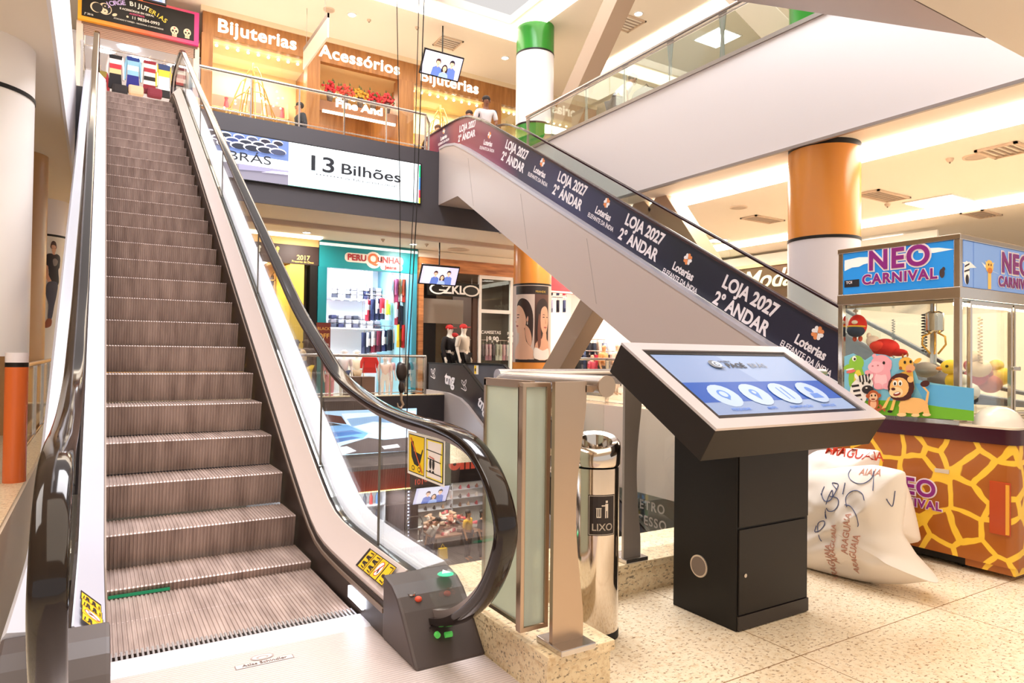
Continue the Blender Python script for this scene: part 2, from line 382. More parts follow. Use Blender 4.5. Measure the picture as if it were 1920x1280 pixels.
for (px, py, z, lb) in [(575, 435, ZC, 'round downlight above the brown sign 2017'), (775, 457, ZC, 'round downlight beside hanging cables over the lower shops'), (660, 27, ZT, 'round downlight above the sign reading Acessórios'),
                        (1197, 25, ZT, 'round downlight beside the slanted grey brace at top'), (947, 108, ZT, 'round downlight left of green and white column'), (1345, 450, ZC, 'wide round downlight seen behind the banner escalator handrail')]:
    p = at(px, py, 'Z', z); r = .11 if px < 1300 else .3
    t = thing('downlight', lb, 'ceiling light', (p.x, p.y, z))
    G().lathe([(r*.8, z-.02), (r, z-.02), (r, z)], p.x, p.y, 20).build('rim', WHT, t, 40)
    G().lathe([(0, z-.012), (r*.8, z-.012)], p.x, p.y, 20).build('bulb', mat('#fffaf0', .5, 0, 18), t)
def vent(px, py, z, sx, sy, lb):
    p = at(px, py, 'Z', z); t = thing('ceiling_vent', lb, 'vent', (p.x, p.y, z))
    g = G()
    for a, b, c, d in ((-sx, sx, -sy, -sy+.04), (-sx, sx, sy-.04, sy), (-sx, -sx+.04, -sy, sy), (sx-.04, sx, -sy, sy)): g.box(p.x+a, p.x+b, p.y+c, p.y+d, z-.03, z-.002)
    g.build('frame', mat('#d8bfa6', .6), t)
    g = G()
    for i in range(5): g.box(p.x-sx+.04, p.x+sx-.04, p.y-sy+.04+i*(2*sy-.08)/5, p.y-sy+.06+i*(2*sy-.08)/5, z-.025, z-.004)
    g.build('slat', mat('#b9a594', .6), t); return t
vent(1175, 43, ZT, .33, .33, 'square vent beside slanted brace in top ceiling'); vent(840, 80, ZT, .3, .3, 'square vent behind the upper hanging television')
vent(1655, 366, ZC, .5, .22, 'dark slot vent right of the orange column'); vent(1430, 410, ZC, .45, .2, 'dark slot vent left of the orange column')
vent(1885, 280, ZC, .3, .25, 'open vent near right edge of gallery ceiling'); vent(1840, 400, ZC, .4, .2, 'pale slot vent above the claw machine')
for (px, py, z, r, lb) in [(1125, 72, ZT, .14, 'round ceiling speaker left of slanted brace at top'), (617, 18, ZT, .13, 'round ceiling speaker above the hanging sign board'), (1385, 388, ZC, .16, 'round ceiling speaker left of the orange column'),
                           (1830, 293, ZC, .16, 'round ceiling speaker next to bright cove at right'), (860, 467, ZC, .3, 'round ceiling speaker above the wooden shop header')]:
    p = at(px, py, 'Z', z); t = thing('ceiling_speaker', lb, 'speaker', (p.x, p.y, z))
    G().lathe([(r*.85, z-.015), (r, z-.02), (r, z)], p.x, p.y, 20).build('rim', mat('#e2cdb6', .6), t, 40); G().lathe([(0, z-.012), (r*.85, z-.012)], p.x, p.y, 20).build('grille', mat('#cbb6a2', .7), t)
for (px, py, z, lb) in [(692, 37, ZT, 'small detector above the word Acessórios'), (782, 51, ZT, 'small detector left of upper television pole'), (1100, 110, ZT, 'small camera on ceiling beside the slanted brace'),
                        (1781, 297, ZC, 'small sprinkler left of the speaker in right gallery'), (1664, 382, ZC, 'small sprinkler below slot vent at right'), (718, 448, ZC, 'small sensor above the teal shop sign'), (800, 457, ZC, 'small sensor beside lower television pole')]:
    p = at(px, py, 'Z', z); t = thing('smoke_detector', lb, 'detector', (p.x, p.y, z))
    G().lathe([(0, z-.05), (.03, z-.05), (.05, z-.02), (.05, z)], p.x, p.y, 12).build('housing', mat('#d9c3ab', .6), t, 40); G().lathe([(0, z-.075), (.012, z-.07), (.012, z-.05)], p.x, p.y, 8).build('nozzle', mat('#8d7a6a', .5), t)

# ------------------------------------------------------------------ columns and braces
def column(name, label, cx, cy, bands, r=.46, rings=()):
    t = thing(name, label, 'column', (cx, cy, bands[0][0]), 'round columns of the mall', 'structure')
    for z0, z1, nm, mt in bands: G().lathe([(0, z0), (r, z0), (r, z1), (0, z1)], cx, cy, 48).build(nm, mt, t, 40)
    for z in rings: G().lathe([(r+.003, z-.02), (r+.006, z-.02), (r+.006, z+.02), (r+.003, z+.02)], cx, cy, 48).build('ring', BLK, t, 40)
    return t
ORANGE = mat('#e8953f', .25); GREENC = mat('#2f8a2c', .25); COLW = mat('#f0eaf0', .3)
column('column', 'orange and white column rising behind the claw machine', 8.32, 5.55, [(-5.6, 0, 'shaft', COLW), (0, 2.8, 'shaft', COLW), (2.8, 4.0, 'upper_band', ORANGE), (4.0, 4.07, 'collar', BLK)], .45, (2.8,))
column('column', 'column on upper floor hidden behind overhead truss, green at foot', 8.32, 5.55, [(5.6, 7.0, 'lower_band', GREENC), (7.0, 9.2, 'shaft', COLW)], .45, (7.0,))
cfar = column('column', 'orange column wrapped with two portrait posters', 8.98, 13.7, [(-5.6, .1, 'shaft', COLW), (.1, 1.05, 'lower_band', ORANGE), (1.05, 2.88, 'poster_wrap', mat('#cdb9ae', .4)), (2.88, 4.07, 'upper_band', ORANGE)], .46, (2.9,))
column('column', 'green and white column on upper floor beside the banner escalator', 8.98, 13.7, [(5.6, 6.75, 'lower_band', GREENC), (6.75, 8.5, 'shaft', COLW), (8.5, 9.2, 'upper_band', GREENC)], .46, (6.75, 8.5))
column('column', 'broad white column filling the left edge of view', -1.02, 7.95, [(1.15, 13, 'drum', mat('#faf4f0', .35))], .47, (3.59,))
column('column', 'narrow orange column standing on granite at the left', -.52, 6.42, [(.2, 1.08, 'shaft', mat('#d9692c', .25)), (1.08, 1.115, 'collar', BLK), (1.115, 1.19, 'neck', COLW)], .075)
cpost = column('column', 'white column with fashion poster of a man at left', -.95, 15.9, [(-1.5, 3.38, 'poster_wrap', mat('#efe6da', .4)), (3.38, 4.07, 'shaft', COLW)], .46, (3.38,))
column('column', 'tan column between white column and poster column at left', -1.02, 12.2, [(0, 4.07, 'shaft', mat('#c79a6a', .35))], .36)
def brace(label, p, q, hx=.2, hy=.24):
    p, q = Vector(p), Vector(q); d = (q-p); L = d.length/2; n = Vector((1, 0, 0)); s_ = d.normalized().cross(n)
    o = G().obox((p+q)/2, n, s_, d, hx, hy, L).build('brace', [mat('#b59a82', .45)], bevel=.01)
    tag(o, label, 'brace', 'slanted steel braces between columns', 'structure'); return o
brace('slanted brace rising from column foot under banner escalator', (8.7, 13.4, -.35), (8.7, 9.25, 4.05))
brace('slanted brace coming down behind the banner escalator handrail', (8.7, 9.0, 4.05), (8.7, 5.9, -.0))
brace('slanted brace rising beside green and white upper column', (8.75, 12.9, 5.6), (8.75, 9.5, 9.18), .2, .22)
brace('slanted brace behind top end of the upper right balustrade', (8.75, 8.9, 9.18), (8.75, 6.1, 5.6), .2, .22)
# ------------------------------------------------------------------ the near escalator
def spline(P, n=6):
    out = []
    for i in range(len(P)-1):
        p0, p1, p2, p3 = P[max(i-1, 0)], P[i], P[i+1], P[min(i+2, len(P)-1)]
        for k in range(n):
            t = k/n; out.append(tuple(.5*(2*b+(c-a)*t+(2*a-5*b+4*c-d)*t*t+(3*b-a-3*c+d)*t**3) for a, b, c, d in zip(p0, p1, p2, p3)))
    return out+[P[-1]]
def nz(y):
    "height of the step noses along the near escalator"
    L = .639+.6*(y-4.909); z = .5*(L+math.sqrt(L*L+.012)); return .5*(z+5.74-math.sqrt((z-5.74)**2+.03))
def loft(ys, sec, f=nz):
    g = G(); n = len(sec); vs = [(x, y, f(y)+h) for y in ys for x, h in sec]
    return g.add(vs, [(i*n+j, i*n+(j+1) % n, (i+1)*n+(j+1) % n, (i+1)*n+j) for i in range(len(ys)-1) for j in range(n)]+[tuple(range(n)), tuple((len(ys)-1)*n+j for j in range(n))])
def frange(a, b, n): return [a+(b-a)*i/n for i in range(n+1)]
ESC = thing('escalator', 'near upward escalator with brown ribbed steps, seen from its lower landing', 'escalator', (.56, 2.4, 0))
YS = sorted(set(frange(2.76, 4.6, 14)+frange(4.6, 12.2, 12)+frange(12.2, 14.6, 12)))
MIR = lambda x, s_: x if s_ > 0 else 1.12-x
# steps: one ribbed shape, a part for every step
def step_mesh():
    path = [(.05, -.205), (.028, -.12), (.008, -.03), (0, -.006), (.010, 0), (.37, 0)]; nr = 54; vs = []; W = 1.0; pw = W/nr
    for k, (y, z) in enumerate(path):
        a, b = path[max(k-1, 0)], path[min(k+1, len(path)-1)]; t = Vector((b[0]-a[0], b[1]-a[1])).normalized(); nn = (-t.y, t.x)
        for i in range(nr):
            for fx, h in ((0, -.005), (.12, 0), (.60, 0), (.72, -.005)):
                vs.append((-.5+pw*(i+fx), y+nn[0]*h, z+nn[1]*h))
    m_ = nr*4
    g = G().add(vs, [(k*m_+i, k*m_+i+1, (k+1)*m_+i+1, (k+1)*m_+i) for k in range(len(path)-1) for i in range(m_-1)])
    return g
m, n, b = nodes('worn_step_metal')
t_ = nd(n, 'ShaderNodeTexNoise'); t_.inputs['Scale'].default_value = 3; n.links.new(coord(n, (5, 1, .8)), t_.inputs['Vector'])
n.links.new(ramp(n, t_.outputs[0], [(.3, '#958179'), (.7, '#baa59c')]), b.inputs['Base Color']); b.inputs['Roughness'].default_value = .4; b.inputs['Metallic'].default_value = .2
STEPM = m
stepm = step_mesh(); st0 = stepm.build('step', STEPM, None)
NOSE = [(3.13, .001), (3.49, .002), (3.85, .045), (4.205, .228)]+[(4.909+.3435*k, .639+.206*k) for k in range(-1, 23)]+[(12.82, 5.37), (13.17, 5.55), (13.52, 5.68), (13.88, 5.725), (14.24, 5.735)]
for i, (y, z) in enumerate(NOSE):
    o = st0 if i == 0 else st0.copy()
    if i: COL.objects.link(o)
    o.parent = ESC; o.location = (0, y-2.4, z)
for s_ in (1, -1):
    X = lambda x: MIR(x, s_)
    loft(frange(2.76, 3.5, 4)+YS[6:], [(X(1.068), -.30), (X(1.085), -.30), (X(1.085), .15), (X(1.068), .15)]).build('skirt_panel', SKIRT, ESC)
    loft(YS, [(X(1.060), .105), (X(1.072), .105), (X(1.074), .125), (X(1.060), .125)]).build('skirt_brush', mat('#8d7a6c', .5, .3), ESC)
    loft(YS, [(X(1.075), .15), (X(1.072), .172), (X(1.170), .272), (X(1.176), .272), (X(1.176), .15)]).build('inner_deck', ALUB if s_ > 0 else DECKW, ESC, 30)
    loft(YS, [(X(1.176), .15), (X(1.178), .268), (X(1.190), .262), (X(1.190), .15)]).build('glass_channel', mat('#3a2f2c', .3, .4), ESC)
    loft(YS, [(X(1.226), .15), (X(1.226), .262), (X(1.240), .27), (X(1.355), .285), (X(1.37), .265), (X(1.37), .15)]).build('outer_deck', DECKW, ESC, 30)
    loft([y for y in YS if y > 3.0], [(X(1.355), -.75), (X(1.368), -.75), (X(1.368), .16), (X(1.355), .16)]).build('side_panel', ALUB, ESC)
    # lower end cap
    cap = [(2.40, .0035), (2.55, .175), (2.60, .222), (2.66, .255), (2.76, .274), (2.76, .0035)]
    lo, hi = sorted((X(1.062), X(1.37)))
    G().prism(cap, 'X', lo, hi).build('end_cap', mat('#4a3f3d', .45), ESC, bevel=.012)
    # handrail
    HP = [(2.66, .09), (2.45, .145), (2.29, .222), (2.13, .345), (2.03, .48), (1.985, .61), (2.03, .728), (2.125, .826), (2.27, .895), (2.5, .925), (2.89, .935), (3.32, .975), (3.85, 1.086), (4.3, 1.274), (4.85, 1.53), (5.44, 1.87),
          (7.62, 3.15), (10.4, 4.82), (12.6, 6.16), (13.1, 6.46), (13.5, 6.62), (14.2, 6.67), (14.75, 6.66), (14.98, 6.56), (15.08, 6.38), (15.0, 6.1)]
    HS = spline(HP, 5)
    G().sweep(HS, [(-.041, -.022), (-.043, .002), (-.036, .010), (-.02, .014), (.02, .014), (.036, .010), (.043, .002), (.041, -.022), (.018, -.022), (.018, -.012), (-.018, -.012), (-.018, -.022)], X(1.21)).build('handrail', RUB, ESC, 50)
    G().sweep(HS, [(-.014, -.05), (-.014, -.012), (.014, -.012), (.014, -.05)], X(1.21)).build('handrail_guide', mat('#a89c98', .35, .6), ESC, 50)
    # glass
    def zt(y):
        P = [p for p in HS if p[1] > .6]
        for a, c in zip(P, P[1:]):
            if a[0] <= y <= c[0]: return a[1]+(c[1]-a[1])*(y-a[0])/max(1e-6, c[0]-a[0])-.045
        return P[-1][1]
    JY = at(711, 900, 'X', 1.21).y; cuts = [JY, 4.25, 6.3, 8.45, 10.6, 12.7, 14.4]
    nose = [(y-.0, z) for y, z in HS if y < JY-.03 and not (y > 2.45 and z < .3)]
    nose = [((y-2.4)*.95+2.4, (z-.52)*.93+.52) for y, z in nose]
    lo, hi = sorted((X(1.204), X(1.216)))
    G().prism(nose+[(JY-.004, zt(JY)), (JY-.004, .27), (2.945, .255), (2.6, .22), (2.5, .16)], 'X', lo, hi).build('glass_panel', GLASS2, ESC)
    for a, c in zip(cuts, cuts[1:]):
        yy = frange(a+.004, c-.004, 8)
        G().prism([(y, zt(y)) for y in yy]+[(y, nz(y)+.25) for y in yy[::-1]], 'X', lo, hi).build('glass_panel', GLASS2, ESC)
        G().box(lo, hi, a-.002, a+.002, nz(a)+.26, zt(a)).build('glass_joint', mat('#6b625c', .4), ESC)
    # handrail inlet with its brush, key switch and stop button
    bx = X(1.21)
    G().box(bx-.055, bx+.055, 2.53, 2.62, .035, .15).build('handrail_inlet', BLK, ESC, bevel=.006)
    g = G()
    for k in range(60):
        q = random.random()*6.28; rr = .02+random.random()*.03
        g.tube([(bx+.012*math.cos(q), 2.55, .1+.012*math.sin(q)), (bx+rr*1.3*math.cos(q), 2.49, .1+rr*math.sin(q))], .0016, 3)
    g.build('inlet_brush', BLK, ESC)
def deckfn(s_):
    o = Vector((MIR(1.122, s_), 3.0, nz(3.0)+.226)); u = Vector((.098*s_, 0, .10)).normalized(); r = Vector((0, -1, 0)) if s_ > 0 else Vector((0, 1, 0))
    return basis(o+Vector((-.3*s_, 0, .3))*.006, r, u)
def warning(s_):
    L = [('#2b1f18', [(-.205, -.05), (-.185, -.05), (-.185, .05), (-.205, .05)])]
    for k in range(4):
        a = -.18+k*.098; L += [('#2b1f18', [(a, -.05), (a+.09, -.05), (a+.09, .05), (a, .05)]), ('#f2c21c', [(a+.004, -.046), (a+.086, -.046), (a+.086, .046), (a+.004, .046)])]
        c = a+.045; q = lambda P: [(c-y*.8, x*1.25) for x, y in P]
        if k == 2: L += [('#c9432b', ell(c, 0, .034, .037)), ('#fbf3ec', ell(c, 0, .030, .033)), ('#2b1f18', q([(-.012, -.02), (.008, -.004), (.004, .008), (-.02, -.01)])), ('#c9432b', q([(-.024, .02), (-.018, .026), (.024, -.02), (.018, -.026)]))]
        else:
            for d in ((-.014, .010) if k < 2 else (-.010,)):
                L += [('#2b1f18', q(ell(d, .026, .006, .008))), ('#2b1f18', q([(d-.007, .016), (d+.007, .016), (d+.006, -.008), (d+.009, -.034), (d+.001, -.034), (d-.001, -.014), (d-.004, -.034), (d-.010, -.034), (d-.006, -.008)]))]
            L += [('#2b1f18', q([(-.034, -.036), (.034, -.036), (.034, -.041), (-.034, -.041)])), ('#2b1f18', q([(-.032, -.034), (-.028, -.034), (-.026, .012), (-.030, .012)])), ('#2b1f18', q([(.028, -.034), (.032, -.034), (.030, .012), (.026, .012)]))]
    return L
for s_, lb in ((1, 'yellow safety pictograms on the right deck'), (-1, 'yellow safety pictograms on the left deck')):
    f = deckfn(s_)
    if s_ < 0: art('warning_sticker', [(c, [(-a*.9, -bb) for a, bb in p]) for c, p in warning(s_)], f, ESC, eps=.0004, label=lb)
    else: art('warning_sticker', [(c, [(a*.9, b_) for a, b_ in p]) for c, p in warning(s_)], f, ESC, eps=.0004, label=lb)
# pram ban sticker on the glass
f = basis((1.202, 2.65, .779), (0, -1, 0), (0, 0, 1))
L = [('#f3efe6', [(-.19, -.095), (.19, -.095), (.19, .095), (-.19, .095)]), ('#1f1a14', [(-.178, -.084), (-.008, -.084), (-.008, .084), (-.178, .084)]), ('#f5cf12', [(-.173, -.08), (-.013, -.08), (-.013, .08), (-.173, .08)]),
     ('#1f1a14', [(-.155, .05), (-.125, .055), (-.12, .012), (-.045, .006), (-.03, .03), (-.022, .026), (-.05, -.03), (-.075, -.05), (-.115, -.045), (-.145, -.015)]),
     ('#1f1a14', ell(-.125, -.062, .016, .011)), ('#f5cf12', ell(-.125, -.062, .011, .007)), ('#1f1a14', ell(-.06, -.062, .016, .011)), ('#f5cf12', ell(-.06, -.062, .011, .007)),
     ('#d9622b', [(-.158, .066), (-.15, .070), (-.022, -.070), (-.03, -.074)]),
     ('#1f1a14', [(.012, -.084), (.178, -.084), (.178, .084), (.012, .084)]), ('#f2dd4a', [(.017, -.08), (.173, -.08), (.173, .08), (.017, .08)]), ('#f1e9e4', [(.026, -.075), (.164, -.075), (.150, .0), (.166, .075), (.03, .075), (.036, 0)]),
     ('#1f1a14', [(.02, .035), (.17, .03), (.17, .034), (.02, .039)]), ('#1f1a14', [(.03, .0), (.16, -.006), (.16, -.002), (.03, .004)]), ('#1f1a14', [(.02, -.055), (.17, -.058), (.17, -.054), (.02, -.051)]),
     ('#1f1a14', ell(.06, -.018, .011, .022)), ('#1f1a14', ell(.09, -.018, .011, .022)), ('#1f1a14', ell(.06, -.05, .009, .006)), ('#1f1a14', ell(.09, -.05, .009, .006)), ('#c8452b', [(.05, .01), (.10, .004), (.10, .008), (.05, .014)])]
art('warning_sticker', L, f, ESC, eps=.0003, label='yellow and white no pram sticker on glass')
# lit items at the lower end
G().box(1.055, 1.066, 3.0, 3.2, .045, .098).build('comb_light', mat('#eef2ff', .5, 0, 10), ESC)['label'] = 'glowing white comb light'
G().ball((1.3, 2.64, .272), (.035, .035, .006), 16, 4, True).build('direction_light', mat('#19c47f', .3, 0, 1.6), ESC)['label'] = 'round green lamp with white arrow'
art('arrow_mark', [('#f2fff8', [(-.02, -.014), (.02, -.014), (0, .022)])], basis((1.3, 2.645, .281), (1, -.1, 0), (0, 1, .12)), ESC, emit=1)
G().ball((1.15, 2.585, .208), (.016, .016, .012), 12, 6).build('stop_button', mat('#e2553b', .3), ESC)['label'] = 'red round stop button'
G().lathe([(.010, .226), (.017, .229), (.017, .222), (.010, .222)], 1.13, 2.61, 16).build('key_switch', STEEL2, ESC, 40)
G().tube([(1.18, 2.47, .10), (1.18, 2.455, .098)], .012, 10).build('indicator_lamp', mat('#52b84f', .4, 0, .4), ESC)['label'] = 'small round green lamp'
G().tube([(1.215, 2.465, .09), (1.245, 2.462, .09)], .011, 10).build('indicator_lamp', mat('#52b84f', .4, 0, .4), ESC)['label'] = 'small green lamp lying sideways'
G().box(.07, .34, 3.845, 3.85, .004, .018).build('step_light', mat('#127a52', .4, 0, .5), ESC)
g = G()
for k in range(54):
    x = .06+k/54; g.box(x+.006, x+.014, 3.06, 3.15, -.012, .006)
g.build('comb_teeth', mat('#a9a4a4', .4, .5), ESC)
G().prism([(2.90, .001), (2.93, .007), (3.06, .007), (3.075, .002), (3.075, -.02), (2.90, -.02)], 'X', .05, 1.07).build('comb_plate', mat('#e8e4ea', .3, .3), ESC)
m, n, b = nodes('ribbed_landing')
sp = nd(n, 'ShaderNodeSeparateXYZ'); ge = nd(n, 'ShaderNodeNewGeometry'); n.links.new(ge.outputs['Position'], sp.inputs[0])
a_ = nd(n, 'ShaderNodeMath', operation='MULTIPLY'); n.links.new(sp.outputs[1], a_.inputs[0]); a_.inputs[1].default_value = 62
f_ = nd(n, 'ShaderNodeMath', operation='FRACT'); n.links.new(a_.outputs[0], f_.inputs[0])
n.links.new(ramp(n, f_.outputs[0], [(.0, '#a89690'), (.22, '#cdbcb6'), (.8, '#d6c7c1'), (1.0, '#b0a09a')]), b.inputs['Base Color'])
bp = nd(n, 'ShaderNodeBump'); bp.inputs['Strength'].default_value = .35; bp.inputs['Distance'].default_value = .004
q_ = nd(n, 'ShaderNodeMath', operation='PINGPONG'); n.links.new(a_.outputs[0], q_.inputs[0]); q_.inputs[1].default_value = .5
n.links.new(q_.outputs[0], bp.inputs['Height']); n.links.new(bp.outputs[0], b.inputs['Normal']); b.inputs['Roughness'].default_value = .38; b.inputs['Metallic'].default_value = .25
LAND = m
G().box(-.25, 1.362, 1.72, 2.905, .0005, .0034).build('landing_plate', LAND, ESC); G().box(-.25, 1.362, .3, 1.714, .0005, .0034).build('landing_plate', LAND, ESC)
fl = basis((.585, 2.775, .0045), (1, 0, 0), (0, 1, 0))
art('maker_plate', [('#8d7c78', [(-.11, -.018), (.11, -.018), (.11, .018), (-.11, .018)]), ('#d9cac5', [(-.106, -.015), (.106, -.015), (.106, .015), (-.106, .015)]), ('#a3928d', ell(.0, .05, .045, .026)), ('#d9cac5', ell(.0, .05, .038, .021)), ('#a3928d', ell(.0, .046, .024, .014)), ('#d9cac5', ell(.0, .042, .016, .009))], fl, ESC, eps=.0003)
text('Atlas Schindler', (.585, 2.775, .0062), (1, 0, 0), (0, 1, 0), .028, mat('#6d5c58', .5), ESC, 'lettering', .01, depth=.0006)
# upper landing comb
G().box(.0, 1.12, 14.55, 15.3, 5.601, 5.735).build('landing_plate', LAND, ESC)

# ------------------------------------------------------------------ escalator with the lottery banner
LOJ = thing('escalator', 'escalator with dark banner repeating LOJA 2027 and clover signs', 'escalator', (6.9, 3.0, 0))
XB = 6.42
botp = [(1.9, .25), (2.6, .28), (3.1, .46), (4.958, 1.424), (10.52, 4.517), (11.75, 5.20), (12.2, 5.44), (12.65, 5.65), (13.07, 5.735), (13.66, 5.745), (14.3, 5.745)]
topp = [(14.3, 6.2), (13.66, 6.205), (12.96, 6.19), (12.345, 6.12), (11.77, 5.88), (10.93, 5.43), (4.962, 1.975), (4.118, 1.50), (3.3, 1.05), (2.9, .92), (2.4, .86), (2.05, .82), (1.8, .68), (1.75, .5)]
m, n, b = nodes('banner_print')
sp = nd(n, 'ShaderNodeSeparateXYZ'); ge = nd(n, 'ShaderNodeNewGeometry'); n.links.new(ge.outputs['Position'], sp.inputs[0])
mr = nd(n, 'ShaderNodeMapRange'); mr.inputs[1].default_value = 3; mr.inputs[2].default_value = 14; n.links.new(sp.outputs[1], mr.inputs[0])
n.links.new(ramp(n, mr.outputs[0], [(0, '#26223c'), (.30, '#1f2433'), (.55, '#2c2a52'), (.66, '#2a2740'), (.73, '#7c3a58'), (.90, '#93414f'), (.94, '#45264f'), (1, '#7c2f4d')]), b.inputs['Base Color']); b.inputs['Roughness'].default_value = .35
bo = G().prism(botp+topp, 'X', XB, XB+.012).build('banner', m, LOJ)
TRW = mat('#cdbdb6', .38, .15)
sec = [(y, z-.02) for y, z in botp]
G().prism([(2.95, -.4), (3.6, -.55), (7.174, 1.449), (12.47, 4.49), (13.39, 4.47), (13.39, 5.70)]+[(13.07, 5.70), (12.65, 5.61), (12.2, 5.40), (11.75, 5.16), (10.52, 4.48), (4.958, 1.384), (3.1, .42), (2.6, .24), (2.3, .2), (2.3, .001), (2.95, .001)], 'X', 6.3, 6.33).build('side_panel', TRW, LOJ)
for y in (8.0, 9.9, 11.9): G().obox((6.2985, y, 1.424+.5548*(y-4.95)-.62), (1, 0, 0), (0, .25, 1), (0, 1, -.25), .0015, .52, .003).build('panel_joint', mat('#a59891', .5), LOJ)
dk = [(2.3, .21), (2.6, .25), (3.1, .43), (4.958, 1.394), (10.52, 4.487), (11.75, 5.17), (12.2, 5.41), (12.65, 5.62), (13.07, 5.705), (13.39, 5.71)]
G().sweep(dk, [(-.02, -.03), (-.02, .02), (.14, .02), (.14, -.03)], 6.31).build('outer_deck', ALU, LOJ)
G().sweep(dk, [(-.02, -.03), (-.02, .02), (.16, .02), (.16, -.03)], 7.28).build('outer_deck', ALU, LOJ)
G().prism([(2.95, -.4), (3.6, -.55), (7.174, 1.449), (12.47, 4.49), (13.39, 4.47), (13.39, 4.55), (12.45, 4.57), (7.15, 1.53), (3.58, -.47), (2.95, -.32)], 'X', 6.33, 7.43).build('soffit_panel', SOFFIT, LOJ)
G().prism([(2.95, -.4), (3.6, -.55), (7.174, 1.449), (12.47, 4.49), (13.39, 4.47), (13.39, 5.70), (12.65, 5.61), (10.52, 4.48), (4.958, 1.384), (3.1, .42), (2.95, .3)], 'X', 7.42, 7.44).build('side_panel', TRW, LOJ)
for y in frange(3.0, 13.4, 30)[1:]:
    z = max(0, min(5.6, 1.15+.5548*(y-4.95))); G().box(6.5, 7.25, y-.17, y+.2, z-.19, z).build('step', STEPM, LOJ)
hp = spline([(1.95, .35), (1.76, .5), (1.82, .68), (2.05, .82), (2.4, .86), (2.9, .92), (3.3, 1.05), (4.118, 1.50), (4.962, 1.975), (10.93, 5.43), (11.77, 5.88), (12.345, 6.12), (12.96, 6.19), (13.66, 6.205), (14.3, 6.2), (14.5, 6.1), (14.55, 5.9)], 4)
for x in (XB+.006, 7.33):
    G().sweep(hp, [(-.035, -.005), (-.035, .02), (-.02, .032), (.02, .032), (.035, .02), (.035, -.005)], x).build('handrail', mat('#3a2426', .2), LOJ, 50)
i0 = 7
for a, c in ((4.2, 6.3), (6.3, 8.4), (8.4, 10.5), (10.5, 12.3)):
    zz = lambda y: 1.975+.5785*(y-4.962)
    G().prism([(a, zz(a)-.58), (c-.012, zz(c)-.60), (c-.012, zz(c)-.02), (a, zz(a)-.02)], 'X', 7.325, 7.335).build('glass_panel', GLASS, LOJ)
al = math.atan(.5548); rr_ = Vector((0, -math.cos(al), -math.sin(al))); uu_ = Vector((0, -math.sin(al), math.cos(al)))
WTX = mat('#f4ecf0', .5)
def clover(c, s_, r, u, par):
    f = basis(c, r, u); L = []
    for k, (dx, dy) in enumerate(((-1, 1), (1, 1), (1, -1), (-1, -1))):
        col = '#f6f1f2' if k in (0, 2) else '#ee9358'; a0 = math.degrees(math.atan2(dy, dx)); pts = []
        # heart petal pointing to the centre
        for q in range(24):
            t = 2*math.pi*q/24; hx = 16*math.sin(t)**3; hy = 13*math.cos(t)-5*math.cos(2*t)-2*math.cos(3*t)-math.cos(4*t)
            hx, hy = hx/17, (hy+17)/30*1.55
            ang = math.radians(a0-90); pts.append((s_*.52*(hx*math.cos(ang)-hy*math.sin(ang)), s_*.52*(hx*math.sin(ang)+hy*math.cos(ang))))
        L.append((col, pts))
    return art('clover_mark', L, f, par, eps=.0004)
def motif1(p, r, u, s_=1., par=LOJ):
    n_ = r.cross(u); c = Vector((XB-.001, p[1], p[2]))
    text('LOJA 2027', c+u*.115*s_, r, u, .222*s_, WTX, par, 'lettering', .034, sx=.86); text('2° ANDAR', c-u*.115*s_-r*.02, r, u, .222*s_, WTX, par, 'lettering', .034, sx=.86)
def motif2(p, r, u, s_=1., par=LOJ):
    c = Vector((XB-.001, p[1], p[2]))
    clover(c+u*.165*s_, .092*s_, (r+u*.35).normalized(), (u-r*.35).normalized(), par)
    text('Loterias', c-u*.008*s_, r, u, .148*s_, WTX, par, 'lettering', .03, sx=.84); text('ELEFANTE DA ÍNDIA', c-u*.135*s_, r, u, .094*s_, WTX, par, 'lettering', .012, sx=.80)
for px in ((965, 293), (1068, 358), (1202, 445), (1397, 572)): motif1(at(px[0], px[1], 'X', XB), rr_, uu_)
for px in ((1012, 322), (1131, 400), (1281, 508), (1520, 650)): motif2(at(px[0], px[1], 'X', XB), rr_, uu_)
r2, u2 = Vector((0, -1, -.02)).normalized(), Vector((0, -.02, 1)).normalized()
motif2(at(915, 268, 'X', XB), Vector((0, -.93, -.36)), Vector((0, -.36, .93)), .9)
motif1(at(876, 246, 'X', XB), Vector((0, -.995, -.1)), Vector((0, -.1, .995)), .85); motif2(at(832, 257, 'X', XB), r2, u2, .8)

# ------------------------------------------------------------------ escalator going down at the far side
TNG = thing('escalator', 'far escalator going down with black side panel reading tng', 'escalator', (8.0, 15.0, 0))
tt = [(16.4, .97), (14.6, .96), (14.35, .93), (14.0, .735), (13.378, .381), (6.0, -3.82)]; tb = [(6.0, -4.5), (13.358, -.37), (14.1, .03), (14.474, .17), (15.11, .263), (16.4, .285)]
G().prism(tt+tb, 'X', 7.5, 7.52).build('banner', mat('#2d1f1c', .35), TNG)
G().prism(tb+[(16.4, -.5), (14.9, -.55), (13.9, -.9), (6.0, -5.4)], 'X', 7.42, 7.52).build('side_panel', mat('#bfb2ae', .35, .2), TNG)
G().prism([(a, b_-.0) for a, b_ in tt]+[(6.0, -4.3), (13.5, -.2), (14.3, .12), (15.1, .3), (16.4, .3)], 'X', 8.62, 8.64).build('balustrade', mat('#5b5a60', .3), TNG)
for x in (7.51, 8.63): G().sweep(spline([(6.0, -3.8), (13.378, .39), (14.0, .745), (14.35, .93), (14.6, .965), (16.4, .975)], 3)[::1], [(-.04, -.01), (-.04, .025), (.04, .025), (.04, -.01)], x).build('handrail', BLK, TNG, 50)
